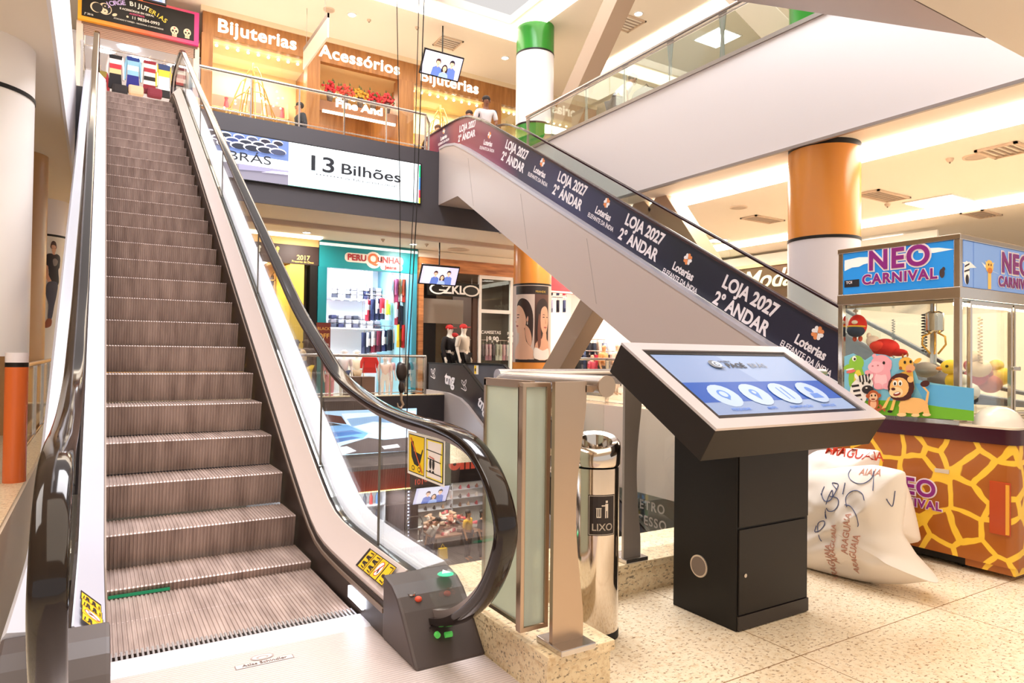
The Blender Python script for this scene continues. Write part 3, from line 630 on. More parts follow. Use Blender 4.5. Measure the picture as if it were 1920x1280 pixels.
G().prism([(16.4, -.02), (14.6, -.02), (13.6, -.5), (6.0, -4.8), (6.0, -5.3), (13.6, -.95), (14.7, -.4), (16.4, -.4)], 'X', 7.55, 8.6).build('step_band', STEPM, TNG)
for px, py, s_ in ((883, 712, .30), (903, 748, .30)):
    q = at(px, py, 'X', 7.49)
ra = (0, -1, 0); ua = (0, 0, 1)
q = at(884-41, 711, 'X', 7.495); text('tng', q, (0, -.99, -.1), (0, -.1, .99), .42, WTX, TNG, 'lettering', .035)
q = at(905, 760, 'X', 7.495); text('tng', q, rr_, uu_, .36, WTX, TNG, 'lettering', .035)
for px, py in ((812, 700), (870, 722)):
    q = at(px, py, 'X', 7.495); f = basis(q, (0, -.97, -.2), (0, -.2, .97)); L = []
    for a0 in (60, 150, 330):
        pts = [(x, y) for x, y in ell(.08*math.cos(math.radians(a0)), .08*math.sin(math.radians(a0)), .10, .042, a0)]; L.append(('#f0e6e6', pts)); L.append(('#2d1f1c', [(x, y) for x, y in ell(.08*math.cos(math.radians(a0)), .08*math.sin(math.radians(a0)), .078, .024, a0)]))
    L.append(('#f0e6e6', [(-.13, -.11), (.12, -.12), (.12, -.10), (-.13, -.09)])); art('leaf_emblem', L, f, TNG)
q = at(893, 693, 'X', 8.61); f = basis(q, (0, -1, 0), (0, 0, 1)); art('warning_sticker', [('#efe7df', [(-.12, -.12), (.12, -.12), (.12, .12), (-.12, .12)]), ('#f4c70c', [(-.11, -.11), (0, -.11), (0, .11), (-.11, .11)]), ('#221a12', ell(-.055, 0, .035, .05))], f, TNG)
# ------------------------------------------------------------------ escalator overhead
OVR = thing('escalator', 'overhead escalator truss with grey underside at the upper right', 'escalator', (5.9, 2.87, 4.07))
sl = .566
def ov(y): return 4.07+sl*(y-2.9)
G().prism([(2.88, 4.07), (13.0, ov(13.0)), (13.0, ov(13)+1.0), (3.6, 5.7), (2.88, 5.6)], 'X', 5.1, 6.65).build('truss', mat('#b7a8a3', .45, .2), OVR)
G().prism([(3.0, 5.62), (13.0, ov(13)+1.0), (13.0, ov(13)+1.9), (3.4, 6.5), (2.9, 6.2)], 'X', 6.5, 6.515).build('glass_panel', GLASS, OVR)
G().prism([(3.0, 5.62), (13.0, ov(13)+1.0), (13.0, ov(13)+1.9), (3.4, 6.5), (2.9, 6.2)], 'X', 5.25, 5.265).build('glass_panel', GLASS, OVR)
for x in (5.258, 6.508): G().sweep([(2.9, 6.2), (3.0, 6.4), (3.4, 6.52), (13.0, ov(13)+1.92)], [(-.04, -.01), (-.04, .02), (.04, .02), (.04, -.01)], x).build('handrail', RUB, OVR)
# ------------------------------------------------------------------ guard rails
def guard(label, P, zr, zb, nposts, rr=.03, post=.02, endrail=True, lower=True, glassm=GLASS2):
    "glass guard along the points P (x, y): rail, posts, lower rail, panes"
    t = thing('guardrail', label, 'guardrail', (P[0][0], P[0][1], zb))
    G().tube([(x, y, zr) for x, y in P], rr, 12).build('top_rail', STEEL2, t, 50)
    if lower: G().tube([(x, y, zb+.06) for x, y in P], .012, 8).build('lower_rail', STEEL2, t, 50)
    for (a, b_), k in zip(zip(P, P[1:]), nposts):
        L = math.hypot(b_[0]-a[0], b_[1]-a[1]); d = ((b_[0]-a[0])/L, (b_[1]-a[1])/L)
        for i in range(k+1):
            x, y = a[0]+(b_[0]-a[0])*i/k, a[1]+(b_[1]-a[1])*i/k
            G().obox((x, y, (zr+zb)/2), (d[0], d[1], 0), (-d[1], d[0], 0), (0, 0, 1), .012, post, (zr-zb)/2).build('post', STEEL2, t)
            if i < k:
                e = L/k; c = (x+d[0]*e/2, y+d[1]*e/2, (zr+zb)/2+.04)
                G().obox(c, (d[0], d[1], 0), (-d[1], d[0], 0), (0, 0, 1), e/2-.02, .005, (zr-zb)/2-.09).build('glass_panel', glassm, t)
    return t
guard('glass guard above the dark fascia with the large screen', [(1.5, YB+.02), (5.98, YB+.02), (6.28, YB+.5)], 6.40, 5.63, [5, 1])
guard('short glass guard left of the upper escalator landing', [(-.30, YB+.02), (-.30, 14.8)], 6.40, 5.63, [1])
guard('glass guard on lower back edge in front of teal shop', [(2.2, F1+.1), (6.95, F1+.1), (6.95, 16.6)], 1.16, .22, [4, 1], .035, .03)
guard('glass guard below the bright racks behind the braces', [(10.95, 7.3), (10.95, 16.2)], 1.14, .0, [6], .035, .05)
guard('low glass guard left of orange column at left edge', [(-.62, 8.6), (-.62, 15.0)], 1.05, .14, [5], .03)
# upper right balustrade with tapered posts
t = thing('guardrail', 'glass balustrade with tapered posts on top of white slab', 'guardrail', (XR+.1, 8, 5.69))
XP = XR+.07
G().tube([(XP, 12.4, 6.43), (XP, 3.0, 6.43)], .035, 12).build('top_rail', STEEL2, t, 50)
G().tube([(XP, 12.4, 6.36), (XP, 3.0, 6.36)], .014, 8).build('under_rail', STEEL2, t, 50)
ypo = [12.35]+[at(px, py, 'X', XP).y for px, py in ((1036, 195), (1100, 165), (1172, 132), (1257, 80), (1355, 30))]+[5.6, 4.3]
for y in ypo: G().prism([(y-.075, 6.40), (y+.075, 6.40), (y+.03, 6.05), (y+.05, 5.69), (y-.05, 5.69), (y-.03, 6.05)], 'X', XP-.006, XP+.006).build('post', GREY, t)
for a, c in zip(ypo, ypo[1:]): G().box(XP-.02, XP-.012, c+.01, a-.01, 5.72, 6.33).build('glass_panel', GLASS, t)

# ------------------------------------------------------------------ granite kerbs round the opening in front
kb = G().box(1.368, 1.655, 1.965, 3.05, 0, .128).build('kerb', CURB); tag(kb, 'granite kerb carrying frosted gate post beside near escalator', 'kerb', None, 'structure')
G().box(1.362, 1.665, 1.95, 3.05, .128, .165).build('capstone', CURB, kb, bevel=.004)
kb = G().box(1.67, 4.0, 2.64, 3.05, 0, .128).build('kerb', CURB); tag(kb, 'granite kerb running behind the bin and the kiosk', 'kerb', None, 'structure')
G().box(1.668, 4.0, 2.62, 3.05, .128, .165).build('capstone', CURB, kb, bevel=.004)
# ------------------------------------------------------------------ gate post, frosted screens and big handrails
def blade(x0, x1, y, z0, z1, t=.016):
    "steel post whose right edge is scooped out"
    w_ = x1-x0; R_ = []
    for i in range(21):
        q = i/20; s_ = math.sin(math.pi*min(1, max(0, (q-.08)/.84))); R_.append((x1-w_*.29*s_**1.3+w_*.04*(1-q), z1-(z1-z0)*q))
    return G().prism([(x0, z0), (x0, z1)]+R_, 'Y', y-t/2, y+t/2)
gt = thing('gate_post', 'brushed steel post with frosted screens beside near escalator newel', 'guardrail', (1.47, 2.0, .165))
blade(1.408, 1.545, 2.0, .187, 1.125, .02).build('post', STEEL, gt)
G().prism([(1.402, 1.925), (1.555, 1.925), (1.555, 2.085), (1.402, 2.085)], 'Z', .1655, .187).build('base_plate', STEEL2, gt, bevel=.003)
def frame(x0, x1, y, z0, z1, b_, t=.02):
    g = G()
    for a in ((x0, x1, z0, z0+b_), (x0, x1, z1-b_, z1), (x0, x0+b_, z0+b_, z1-b_), (x1-b_, x1, z0+b_, z1-b_)): g.box(a[0], a[1], y-t/2, y+t/2, a[2], a[3])
    return g
frame(1.312, 1.434, 2.07, .222, 1.120, .016, .03).build('narrow_frame', STEEL, gt, bevel=.002)
G().box(1.329, 1.417, 2.063, 2.069, .239, 1.103).build('frosted_pane', FROST, gt)
g = G()
for a in ((.200, .215), (1.095, 1.125)): g.box(1.372, 1.392, 2.10, 2.45, a[0], a[1])
for a in ((2.10, 2.115), (2.435, 2.45)): g.box(1.372, 1.392, a[0], a[1], .2, 1.12)
g.build('side_frame', STEEL, gt); G().box(1.379, 1.385, 2.115, 2.435, .215, 1.095).build('frosted_pane', FROST, gt)
g = G().tube([(1.615, 1.955, 1.108), (1.615, 2.62, 1.108), (1.62, 2.70, 1.098), (1.62, 2.74, 1.07)], .0395, 24); g.build('tube_handrail', STEEL2, gt, 50)
G().tube([(1.615, 1.957, 1.108), (1.615, 1.950, 1.108)], .0405, 24).build('tube_cap', STEEL, gt, 50)
G().box(1.545, 1.60, 1.99, 2.06, 1.085, 1.11).build('bracket', STEEL, gt)
g2 = thing('guardrail', 'steel tube guard on scooped posts along kerb behind the kiosk', 'guardrail', (2.4, 2.7, .165))
G().tube([(1.64, 2.80, 1.118), (4.2, 2.80, 1.118)], .034, 20).build('top_rail', STEEL2, g2, 50)
for x0 in (2.315, 3.4):
    blade(x0, x0+.115, 2.66, .187, 1.09).build('post', GREY, g2)
    G().box(x0-.01, x0+.14, 2.62, 2.77, .1655, .187).build('base_plate', STEEL2, g2, bevel=.003)
    G().box(x0+.01, x0+.06, 2.67, 2.79, 1.075, 1.10).build('bracket', GREY, g2)
G().box(1.66, 2.30, 2.80, 2.806, .2, 1.04).build('glass_panel', GLASS2, g2); G().box(2.47, 3.39, 2.80, 2.806, .2, 1.04).build('glass_panel', GLASS2, g2)
# ------------------------------------------------------------------ bin
def bin_(label, cx, cy, z, r, h, sign=False):
    t = thing('trash_can', label, 'bin', (cx, cy, z))
    G().lathe([(r*.96, z), (r, z+.02), (r, z+h*.865), (r*.94, z+h*.865), (r*.94, z+.03)], cx, cy, 40).build('body', CHROME, t, 40)
    G().lathe([(r*1.0, z+.001), (r*1.02, z+.002), (r*1.02, z+.03), (r, z+.035)], cx, cy, 40).build('foot_ring', BLK, t, 40)
    lid = G().lathe([(r*1.03, z+h*.875), (r*1.06, z+h*.885), (r*1.06, z+h*.955), (r*1.03, z+h*.985), (r*.9, z+h), (r*.70, z+h*.992), (r*.66, z+h*.97), (r*.66, z+h*.9)], cx, cy, 40); lid.v = [(a, b_, c+(.30*((b_-cy)*.78+(a-cx)*.62) if c > z+h*.93 else 0)) for a, b_, c in lid.v]; lid.build('lid_ring', CHROME, t, 40)
    G().lathe([(0, z+.05), (r*.66, z+.05), (r*.64, z+h*.9)], cx, cy, 28).build('liner', mat('#14110f', .6), t, 40)
    return t
tb_ = bin_('polished steel bin with LIXO sign beside the kiosk', 1.885, 2.355, 0, .108, .85)
# sign curved on the bin
def cyl_fn(cx, cy, r, a0):
    def f(a, b_, h):
        q = a0+a/r; return Vector((cx+(r+h)*math.cos(q), cy+(r+h)*math.sin(q), b_))
    return f
a0 = math.atan2(-2.355, -1.885)+.32
f = cyl_fn(1.885, 2.355, .1085, a0); sx = .062
def strip_(c, x0, x1, z0, z1, n=8): return [(c, [(x0+(x1-x0)*i/n, z0), (x0+(x1-x0)*(i+1)/n, z0), (x0+(x1-x0)*(i+1)/n, z1), (x0+(x1-x0)*i/n, z1)]) for i in range(n)]
g = G(); ms = [mat('#231510', .4), mat('#e9dccd', .4)]
def curved(rects):
    for k, (mi, x0, x1, z0, z1) in enumerate(rects):
        for i in range(6):
            q0, q1 = x0+(x1-x0)*i/6, x0+(x1-x0)*(i+1)/6; g.mt(mi).poly([f(q0, z0, .0006*(k > 0)+.0004*(k > 4)), f(q1, z0, .0006*(k > 0)+.0004*(k > 4)), f(q1, z1, .0006*(k > 0)+.0004*(k > 4)), f(q0, z1, .0006*(k > 0)+.0004*(k > 4))])
curved([(0, -sx, sx, .455, .628), (1, -sx+.004, sx-.004, .459, .4605), (1, -sx+.004, sx-.004, .6225, .624), (1, -sx+.004, -sx+.0055, .46, .623), (1, sx-.0055, sx-.004, .46, .623),
        (1, -.028, -.004, .57, .573), (1, -.026, -.022, .535, .57), (1, -.018, -.014, .535, .57), (1, -.010, -.006, .535, .57), (1, -.026, -.006, .532, .536),
        (1, .012, .026, .56, .59), (1, .012, .017, .53, .56), (1, .021, .026, .53, .56), (1, -.004, .012, .58, .585), (1, .014, .024, .594, .604)])
g.build('sign_plate', ms, tb_)['label'] = 'dark plate with litter pictogram'
tx = text('LIXO', (0, 0, 0), (1, 0, 0), (0, 1, 0), .042, ms[1], None, 'lettering', .015, depth=.0005)
for v in tx.data.vertices: p = f(v.co.x+.001, .49+v.co.y, .0014); v.co = p-wl(tb_)
tx.parent = tb_
# bin upstairs
q = at(341, 205, 'Y', 15.6); bin_('steel bin upstairs beside the top of near escalator', q.x+.05, 15.6, 5.6, .17, .95)
# ------------------------------------------------------------------ kiosk
K = thing('kiosk', 'black touch screen kiosk with tilted display reading Pagé Brás', 'kiosk', (2.69, 2.24, 0))
G().box(2.444, 2.95, 2.045, 2.43, 0, .95).build('plinth', BLK, K, bevel=.003)
G().box(2.452, 2.925, 2.036, 2.0445, .075, .452).build('door', BLKS, K, bevel=.002); G().box(2.452, 2.945, 2.038, 2.0445, .462, .86).build('front_panel', BLKS, K, bevel=.002)
G().box(2.449, 2.948, 2.036, 2.0445, .006, .068).build('foot_strip', mat('#2e2623', .4), K)
g = G().tube([(2.489, 2.036, .247), (2.489, 2.031, .247)], .009, 14); g.build('lock', STEEL2, K, 50)
gr = G(); gr.tube([(2.4435, 2.262, .235), (2.438, 2.262, .235)], .052, 28); o = gr.build('speaker_rim', mat('#e8ddd2', .3, .7), K, 50)
G().tube([(2.4385, 2.262, .235), (2.4365, 2.262, .235)], .044, 28).build('speaker_grille', mat('#7f7066', .6), o, 50)
kr = Vector((1, 0, 0)); ku = Vector((0, .57, .345)).normalized(); kn = kr.cross(ku)     # right, up the slope, out of the screen
ko = Vector((2.675, (1.85+2.42)/2, (.93+1.275)/2)); kw, kh, kd = 1.185, .666, .15
G().obox(ko-kn*(kd/2+.001), kr, ku, kn, kw/2, kh/2, kd/2).build('housing', mat('#221a16', .45, 0, 0, .35), K, bevel=.002)
g = G(); b1, b2 = .075, .062
for cx_, cy_, hx, hy in ((0, kh/2-b2/2, kw/2, b2/2), (0, -kh/2+b2/2, kw/2, b2/2), (-kw/2+b1/2, 0, b1/2, kh/2-b2), (kw/2-b1/2, 0, b1/2, kh/2-b2)):
    g.obox(ko+kr*cx_+ku*cy_+kn*.006, kr, ku, kn, hx, hy, .006)
g.build('silver_frame', mat('#d6ced0', .3, .45), K)
g = G(); iw, ih = kw/2-b1, kh/2-b2; c_ = .03
for cx_, cy_, hx, hy in ((0, ih-c_/2, iw, c_/2), (0, -ih+c_/2, iw, c_/2), (-iw+c_/2, 0, c_/2, ih-c_), (iw-c_/2, 0, c_/2, ih-c_)): g.obox(ko+kr*cx_+ku*cy_+kn*.001, kr, ku, kn, hx, hy, .004)
g.build('bezel', mat('#171210', .25), K)
w2, h2 = iw-c_, ih-c_
def rc(x0, y0, x1, y1): return [(x0*w2, y0*h2), (x1*w2, y0*h2), (x1*w2, y1*h2), (x0*w2, y1*h2)]
L = [('#8da2c6', rc(-1, -1, 1, 1)), ('#8095bd', [(-1*w2, h2), (-.1*w2, h2), (.25*w2, -h2), (-1*w2, -h2)]), ('#3159ab', rc(-1, -.62, 1, .02))]
for i, cx_ in enumerate((-.64, -.22, .20, .62)):
    L += [('#a9bfdc', ell(cx_*w2, -.42*h2, .085, .085)), ]
    if i == 0: L += [('#5d86cf', ell(cx_*w2, -.38*h2, .034, .034)), ('#a9bfdc', ell(cx_*w2, -.38*h2, .022, .022)), ('#5d86cf', [(cx_*w2-.006, -.53*h2), (cx_*w2+.004, -.56*h2), (cx_*w2+.02, -.48*h2), (cx_*w2-.01, -.48*h2)])]
    if i == 1: L += [('#5d86cf', ell(cx_*w2, -.36*h2, .026, .026)), ('#5d86cf', [(cx_*w2-.025, -.38*h2), (cx_*w2, -.60*h2), (cx_*w2+.025, -.38*h2)]), ('#a9bfdc', ell(cx_*w2, -.36*h2, .012, .012))]
    if i == 2: L += [('#5d86cf', [(cx_*w2+d, -.62*h2), (cx_*w2+d+.008, -.62*h2), (cx_*w2+d+.008, -.22*h2), (cx_*w2+d, -.22*h2)]) for d in (-.02, .015)]
    if i == 3: L += [('#5d86cf', ell(cx_*w2, -.34*h2, .022, .026)), ('#5d86cf', [(cx_*w2-.04, -.62*h2), (cx_*w2+.04, -.62*h2), (cx_*w2+.03, -.46*h2), (cx_*w2-.03, -.46*h2)])]
lx, ly = -.28*w2, .62*h2
L += [('#6d7278', ell(lx, ly, .040, .036)), ('#bccbe6', ell(lx+.012, ly+.002, .028, .026)), ('#6d7278', ell(lx+.008, ly, .016, .018)), ('#bccbe6', ell(lx+.010, ly, .008, .011)), ('#6d7278', [(lx-.03, ly-.030), (lx+.034, ly-.038), (lx+.04, ly-.030), (lx-.02, ly-.022)])]
art('screen', L, basis(ko+kn*.0025, kr, ku), K, emit=.08, eps=.0004, rough=.15)['label'] = 'lit touch screen with four round icons'
sk = mat('#3f4248', .5, 0, .2)
text('PAGÉ', ko+kn*.0062+kr*(lx+.14)+ku*(ly-.008), kr, ku, .055, sk, K, 'lettering', .03, depth=.0005); text('BRÁS', ko+kn*.0062+kr*(lx+.30)+ku*(ly-.008), kr, ku, .055, mat('#7b8088', .5, 0, .3), K, 'lettering', 0, depth=.0005)
text('GALERIA', ko+kn*.0062+kr*(lx+.09)+ku*(ly+.03), kr, ku, .022, sk, K, 'lettering', 0, depth=.0005)
for cx_, s_ in ((-.64, 'PESQUISAR'), (-.22, 'MAPA'), (.20, 'ALIMENTAÇÃO'), (.62, 'SERVIÇOS')): text(s_, ko+kn*.0062+kr*(cx_*w2)+ku*(-.86*h2), kr, ku, .024, mat('#5577bb', .5, 0, .4), K, 'lettering', .01, depth=.0005)

# ------------------------------------------------------------------ claw machine
CM = thing('claw_machine', 'claw machine with giraffe print base and NEO CARNIVAL header', 'arcade machine', (4.8, 2.2, 0))
XM = 4.31; Y0, Y1 = 1.715, 2.79; XE = 5.55
m, n, b = nodes('giraffe_print')
v = nd(n, 'ShaderNodeTexVoronoi', feature='DISTANCE_TO_EDGE'); v.inputs['Scale'].default_value = 5.9; v.inputs['Randomness'].default_value = .85
nz_ = nd(n, 'ShaderNodeTexNoise'); nz_.inputs['Scale'].default_value = 5; cc = coord(n); n.links.new(cc, nz_.inputs['Vector'])
mx = nd(n, 'ShaderNodeMix', data_type='RGBA', blend_type='LINEAR_LIGHT'); mx.inputs[0].default_value = .03; n.links.new(cc, mx.inputs[6]); n.links.new(nz_.outputs[1], mx.inputs[7])
n.links.new(mx.outputs[2], v.inputs['Vector']); rp = ramp(n, v.outputs[0], [(.075, '#f7c93e'), (.09, '#a85f1f'), (.4, '#a45a1c')]); n.links.new(rp, b.inputs['Base Color']); b.inputs['Roughness'].default_value = .22
GIR = m
MAR = mat('#3c1522', .25); TAN = mat('#cbb28f', .4)
def rrect(x0, x1, y0, y1, r, n_=6):
    out = []
    for cx, cy, a0 in ((x1-r, y1-r, 0), (x0+r, y1-r, 90), (x0+r, y0+r, 180), (x1-r, y0+r, 270)):
        for i in range(n_+1):
            q = math.radians(a0+90*i/n_); out.append((cx+r*math.cos(q), cy+r*math.sin(q)))
    return out
# base body: front side XM, near end Y0 with rounded corner; notch at the bottom
yb_ = at(1803, 1073, 'X', XM).y
G().prism([(x, y) for x, y in rrect(XM, XE, Y0, Y1, .05)], 'Z', .075, .752).build('base_cabinet', GIR, CM, 40)
G().box(XM+.02, XE-.02, Y0+.01, yb_-.01, .032, .075).build('base_skirt', GIR, CM)
G().box(XM+.05, XE-.05, Y0+.25, Y1-.05, .025, .075).build('chassis', BLK, CM)
for x in (XM+.12, XE-.12):
    for y in (Y0+.32, Y1-.12): G().lathe([(0, 0), (.025, 0), (.025, .02), (.012, .03), (.012, .04)], x, y, 14).build('foot', BLK, CM, 40)
G().prism(rrect(XM-.012, XE+.01, Y0-.01, Y1+.01, .06), 'Z', .754, .838).build('maroon_band', MAR, CM, 40)
G().prism(rrect(XM-.01, XE, Y0, 2.02, .05), 'Z', .838, .850).build('control_deck', mat('#e6d8c4', .3), CM, 40)
G().ball((XM+.13, Y0+.14, .846), (.125, .125, .115), 28, 8, True).build('white_dome', mat('#f3e9df', .18), CM, 60)
G().lathe([(0, .85), (.035, .85), (.03, .87), (.012, .875)], XM+.62, Y0+.13, 16).tube([(XM+.62, Y0+.13, .87), (XM+.62, Y0+.12, .95)], .009, 8).ball((XM+.62, Y0+.12, .965), .024).build('joystick', BLK, CM, 40)
G().lathe([(0, .858), (.02, .858), (.026, .85)], XM+.75, Y0+.1, 14).build('push_button', mat('#b8402c', .3), CM, 40)
G().box(XM+.5, XM+.95, Y0-.02, Y0, .32, .62).build('coin_door', mat('#55463f', .35, .5), CM, bevel=.006); G().box(XM+.6, XM+.7, Y0-.026, Y0-.02, .45, .58).build('coin_slot', BLK, CM)
# prize flap, card slot, logo on the giraffe side
pf = G().box(XM-.008, XM+.004, 1.738, 1.842, .252, .546).build('prize_flap', mat('#b5481f', .15), CM, bevel=.004); G().box(XM-.016, XM-.008, 1.742, 1.758, .26, .535).build('flap_edge', mat('#e8a63a', .2), pf)
g = G().box(XM-.004, XM, 2.055, 2.135, .548, .572); g.build('slot_plate', mat('#d9cdbb', .3, .5), CM); 
FX = lambda y, z, d=.003: Vector((XM-d, y, z))
LR, LU = (0, -1, 0), (0, 0, 1)
PUR = mat('#6d2272', .35); PUW = mat('#f6e9ef', .4); PU2 = mat('#8c2482', .35)
def logo(c, r, u, s_, par, x2=None):
    n_ = Vector(r).cross(Vector(u)); c = Vector(c); u = Vector(u); r = Vector(r)
    for mt, bo, h in ((PUW, .085, .001), (PU2, .03, .003)):
        text('NEO', c+u*.062*s_+n_*h*2, r, u, .175*s_, mt, par, 'lettering', bo, depth=.0015, spacing=1.12); text('CARNIVAL', c-u*.055*s_+n_*h*2, r, u, .088*s_, mt, par, 'lettering', bo, depth=.0015, spacing=1.16)
p = at(1712, 928, 'X', XM); logo((XM-.001, p.y+.02, p.z), LR, LU, .8, CM)
# upper cabinet
A0, A1, ZA, ZB, ZH = 2.0, 2.765, .865, 1.625, 1.945
G().box(XM+.01, XE-.03, A0+.005, A1, .838, ZA).build('bed_frame', CHROME, CM)
for x, y in ((XM, A1-.035), (XM, A0), (XE-.05, A0), (XE-.05, A1-.035)):
    G().box(x, x+.035, y, y+.035, ZA, ZH+.02).build('corner_post', CHROME, CM, bevel=.004)
for z0, z1 in ((ZB-.04, ZB+.03), (ZH-.012, ZH+.022)):
    G().box(XM-.004, XE, A0-.004, A1+.004, z0, z1).build('trim_band', CHROME, CM, bevel=.004)
G().box(XM+.006, XE-.02, A0+.006, A1-.006, ZB+.03, ZH-.012).build('header_box', mat('#2f7fc4', .3), CM)
BLU, CLD = '#1c86d6', '#dfe3e0'
fr = lambda a, b_, h: Vector((XM+.004-h, a, b_))
y0h, y1h, z0h, z1h = A0+.01, A1-.03, ZB+.033, ZH-.014
pp = lambda L: [(at(x, y, 'X', XM).y, at(x, y, 'X', XM).z) for x, y in L]
art('header_print', [(BLU, [(y1h, z0h), (y0h, z0h), (y0h, z1h), (y1h, z1h)]), (CLD, pp([(1583, 488), (1610, 482), (1650, 481), (1640, 490), (1600, 500), (1583, 508)])), (CLD, pp([(1720, 466), (1760, 464), (1788, 467), (1750, 474), (1722, 474)])), (CLD, pp([(1583, 495), (1625, 492), (1610, 500), (1583, 503)])),
     ('#3b2b2b', pp(ell(1766, 512, 5, 9))), ('#3b2b2b', pp(ell(1769, 504, 3, 4))), ('#17141a', pp([(1583, 526), (1611, 523), (1611, 537), (1583, 539)]))], fr, CM, emit=.25)
text('TOI', at(1593, 531, 'X', XM)+Vector((-.006, 0, .004)), LR, LU, .026, PUW, CM, 'lettering', .02, depth=.0008)
logo(at(1684, 501, 'X', XM)+Vector((.001, 0, -.008)), (0, -1, .0), LU, 1.0, CM)
re = lambda a, b_, h: Vector((XM+a, A0+.002-h, b_))
art('header_print', [('#7fa3dc', [(.04, z0h), (1.18, z0h), (1.18, z1h), (.04, z1h)]), ('#5d86cb', [(.16, z0h), (.17, z0h), (.17, z1h), (.16, z1h)]), (CLD, [(.03, 1.80), (.12, 1.81), (.20, 1.78), (.1, 1.77)]), (CLD, [(.26, 1.82), (.42, 1.77), (.5, 1.76), (.3, 1.79)]),
     ('#f0b95a', ell(.36, 1.80, .05, .04)), ('#f0b95a', [(.34, 1.66), (.38, 1.66), (.38, 1.8), (.34, 1.8)]), ('#f0c978', [(.30, 1.83), (.33, 1.80), (.33, 1.82)]), ('#f0c978', [(.42, 1.83), (.39, 1.80), (.39, 1.82)]), ('#3a2a20', ell(.345, 1.81, .006, .008)), ('#3a2a20', ell(.375, 1.81, .006, .008)), ('#c8742c', ell(.36, 1.775, .03, .018)),
     ('#efe9e2', ell(.07, 1.74, .035, .07)), ('#2c2426', ell(.075, 1.70, .02, .03)), ('#2c2426', [(.045, 1.78), (.1, 1.8), (.1, 1.79), (.045, 1.77)]), ('#2c2426', [(.04, 1.75), (.1, 1.765), (.1, 1.755), (.04, 1.74)])], re, CM, emit=.25)
logo((XM+.70, A0-.001, 1.77), (1, 0, 0), LU, 1.0, CM)
G().box(XM+.014, XM+.019, A0+.035, A1-.035, ZA, ZB-.04).build('glass_panel', GLASS2, CM)
G().box(XM+.04, XE-.05, A0+.012, A0+.017, ZA, ZB-.04).build('glass_panel', GLASS2, CM)
G().box(XE-.03, XE-.025, A0+.035, A1-.035, ZA, ZB-.04).build('glass_panel', GLASS2, CM)
MIRR = mat('#f4e6cc', .25, .3)
G().box(XM+.04, XE-.05, A1-.012, A1-.006, ZA, ZB-.04).build('back_panel', GLASS2, CM)
g = frame(XM+.10, XM+.64, A0-.002, ZA+.01, ZB-.05, .022, .02); g.build('door_frame', CHROME, CM); g = frame(XM+.66, XM+1.18, A0-.002, ZA+.01, ZB-.05, .022, .02); g.build('door_frame', CHROME, CM)
G().box(XM+.60, XM+.70, A0-.035, A0-.012, 1.16, 1.185).build('door_lock', STEEL2, CM, bevel=.004)
G().box(XM+.04, XE-.05, A0+.02, A1-.02, ZB-.06, ZB-.041).build('cabinet_roof', CHROME, CM)
G().box(XM+.05, XE-.06, A0+.03, A0+.06, ZB-.075, ZB-.06).build('lamp_tube', mat('#fff4dc', .5, 0, 40), CM)
# claw, chain coils
cx_, cy_ = XM+.30, at(1752, 560, 'X', XM+.30).y
G().tube([(cx_, cy_, ZB-.06), (cx_, cy_, 1.47)], .008, 8).build('claw_rod', STEEL, CM, 50)
q = at(1752, 608, 'X', cx_); G().tube([(cx_, cy_, q.z+.085), (cx_, cy_, q.z+.07), (cx_, cy_, q.z-.04), (cx_, cy_, q.z-.055)], [.03, .055, .055, .035], 20).build('claw_motor', CHROME, CM, 40)
for k in range(3):
    a = 2*math.pi*k/3+.4; d = Vector((math.cos(a), math.sin(a), 0)); c = Vector((cx_, cy_, q.z-.05))
    G().tube([c+d*.015, c+d*.07+Vector((0, 0, -.03)), c+d*.075+Vector((0, 0, -.08)), c+d*.025+Vector((0, 0, -.14))], .006, 6).build('claw_finger', mat('#d9a548', .25, .8), CM, 50)
def coil(px, py, z1, z0, r, turns, mt, nm, x):
    p = at(px, py, 'X', x); G().tube([(x+r*math.cos(2*math.pi*turns*i/(turns*8)), p.y+r*math.sin(2*math.pi*turns*i/(turns*8)), z1-(z1-z0)*i/(turns*8)) for i in range(turns*8+1)], .0035, 5).build(nm, mt, CM, 50)
coil(1733, 620, 1.52, 1.27, .016, 13, BLK, 'coil_cable', cx_-.02); coil(1675, 620, 1.52, 1.10, .009, 22, BLK, 'coil_cable', XM+.75); coil(1838, 600, 1.5, 1.2, .012, 14, mat('#c9a96d', .3, .8), 'coil_cable', XM+.5)
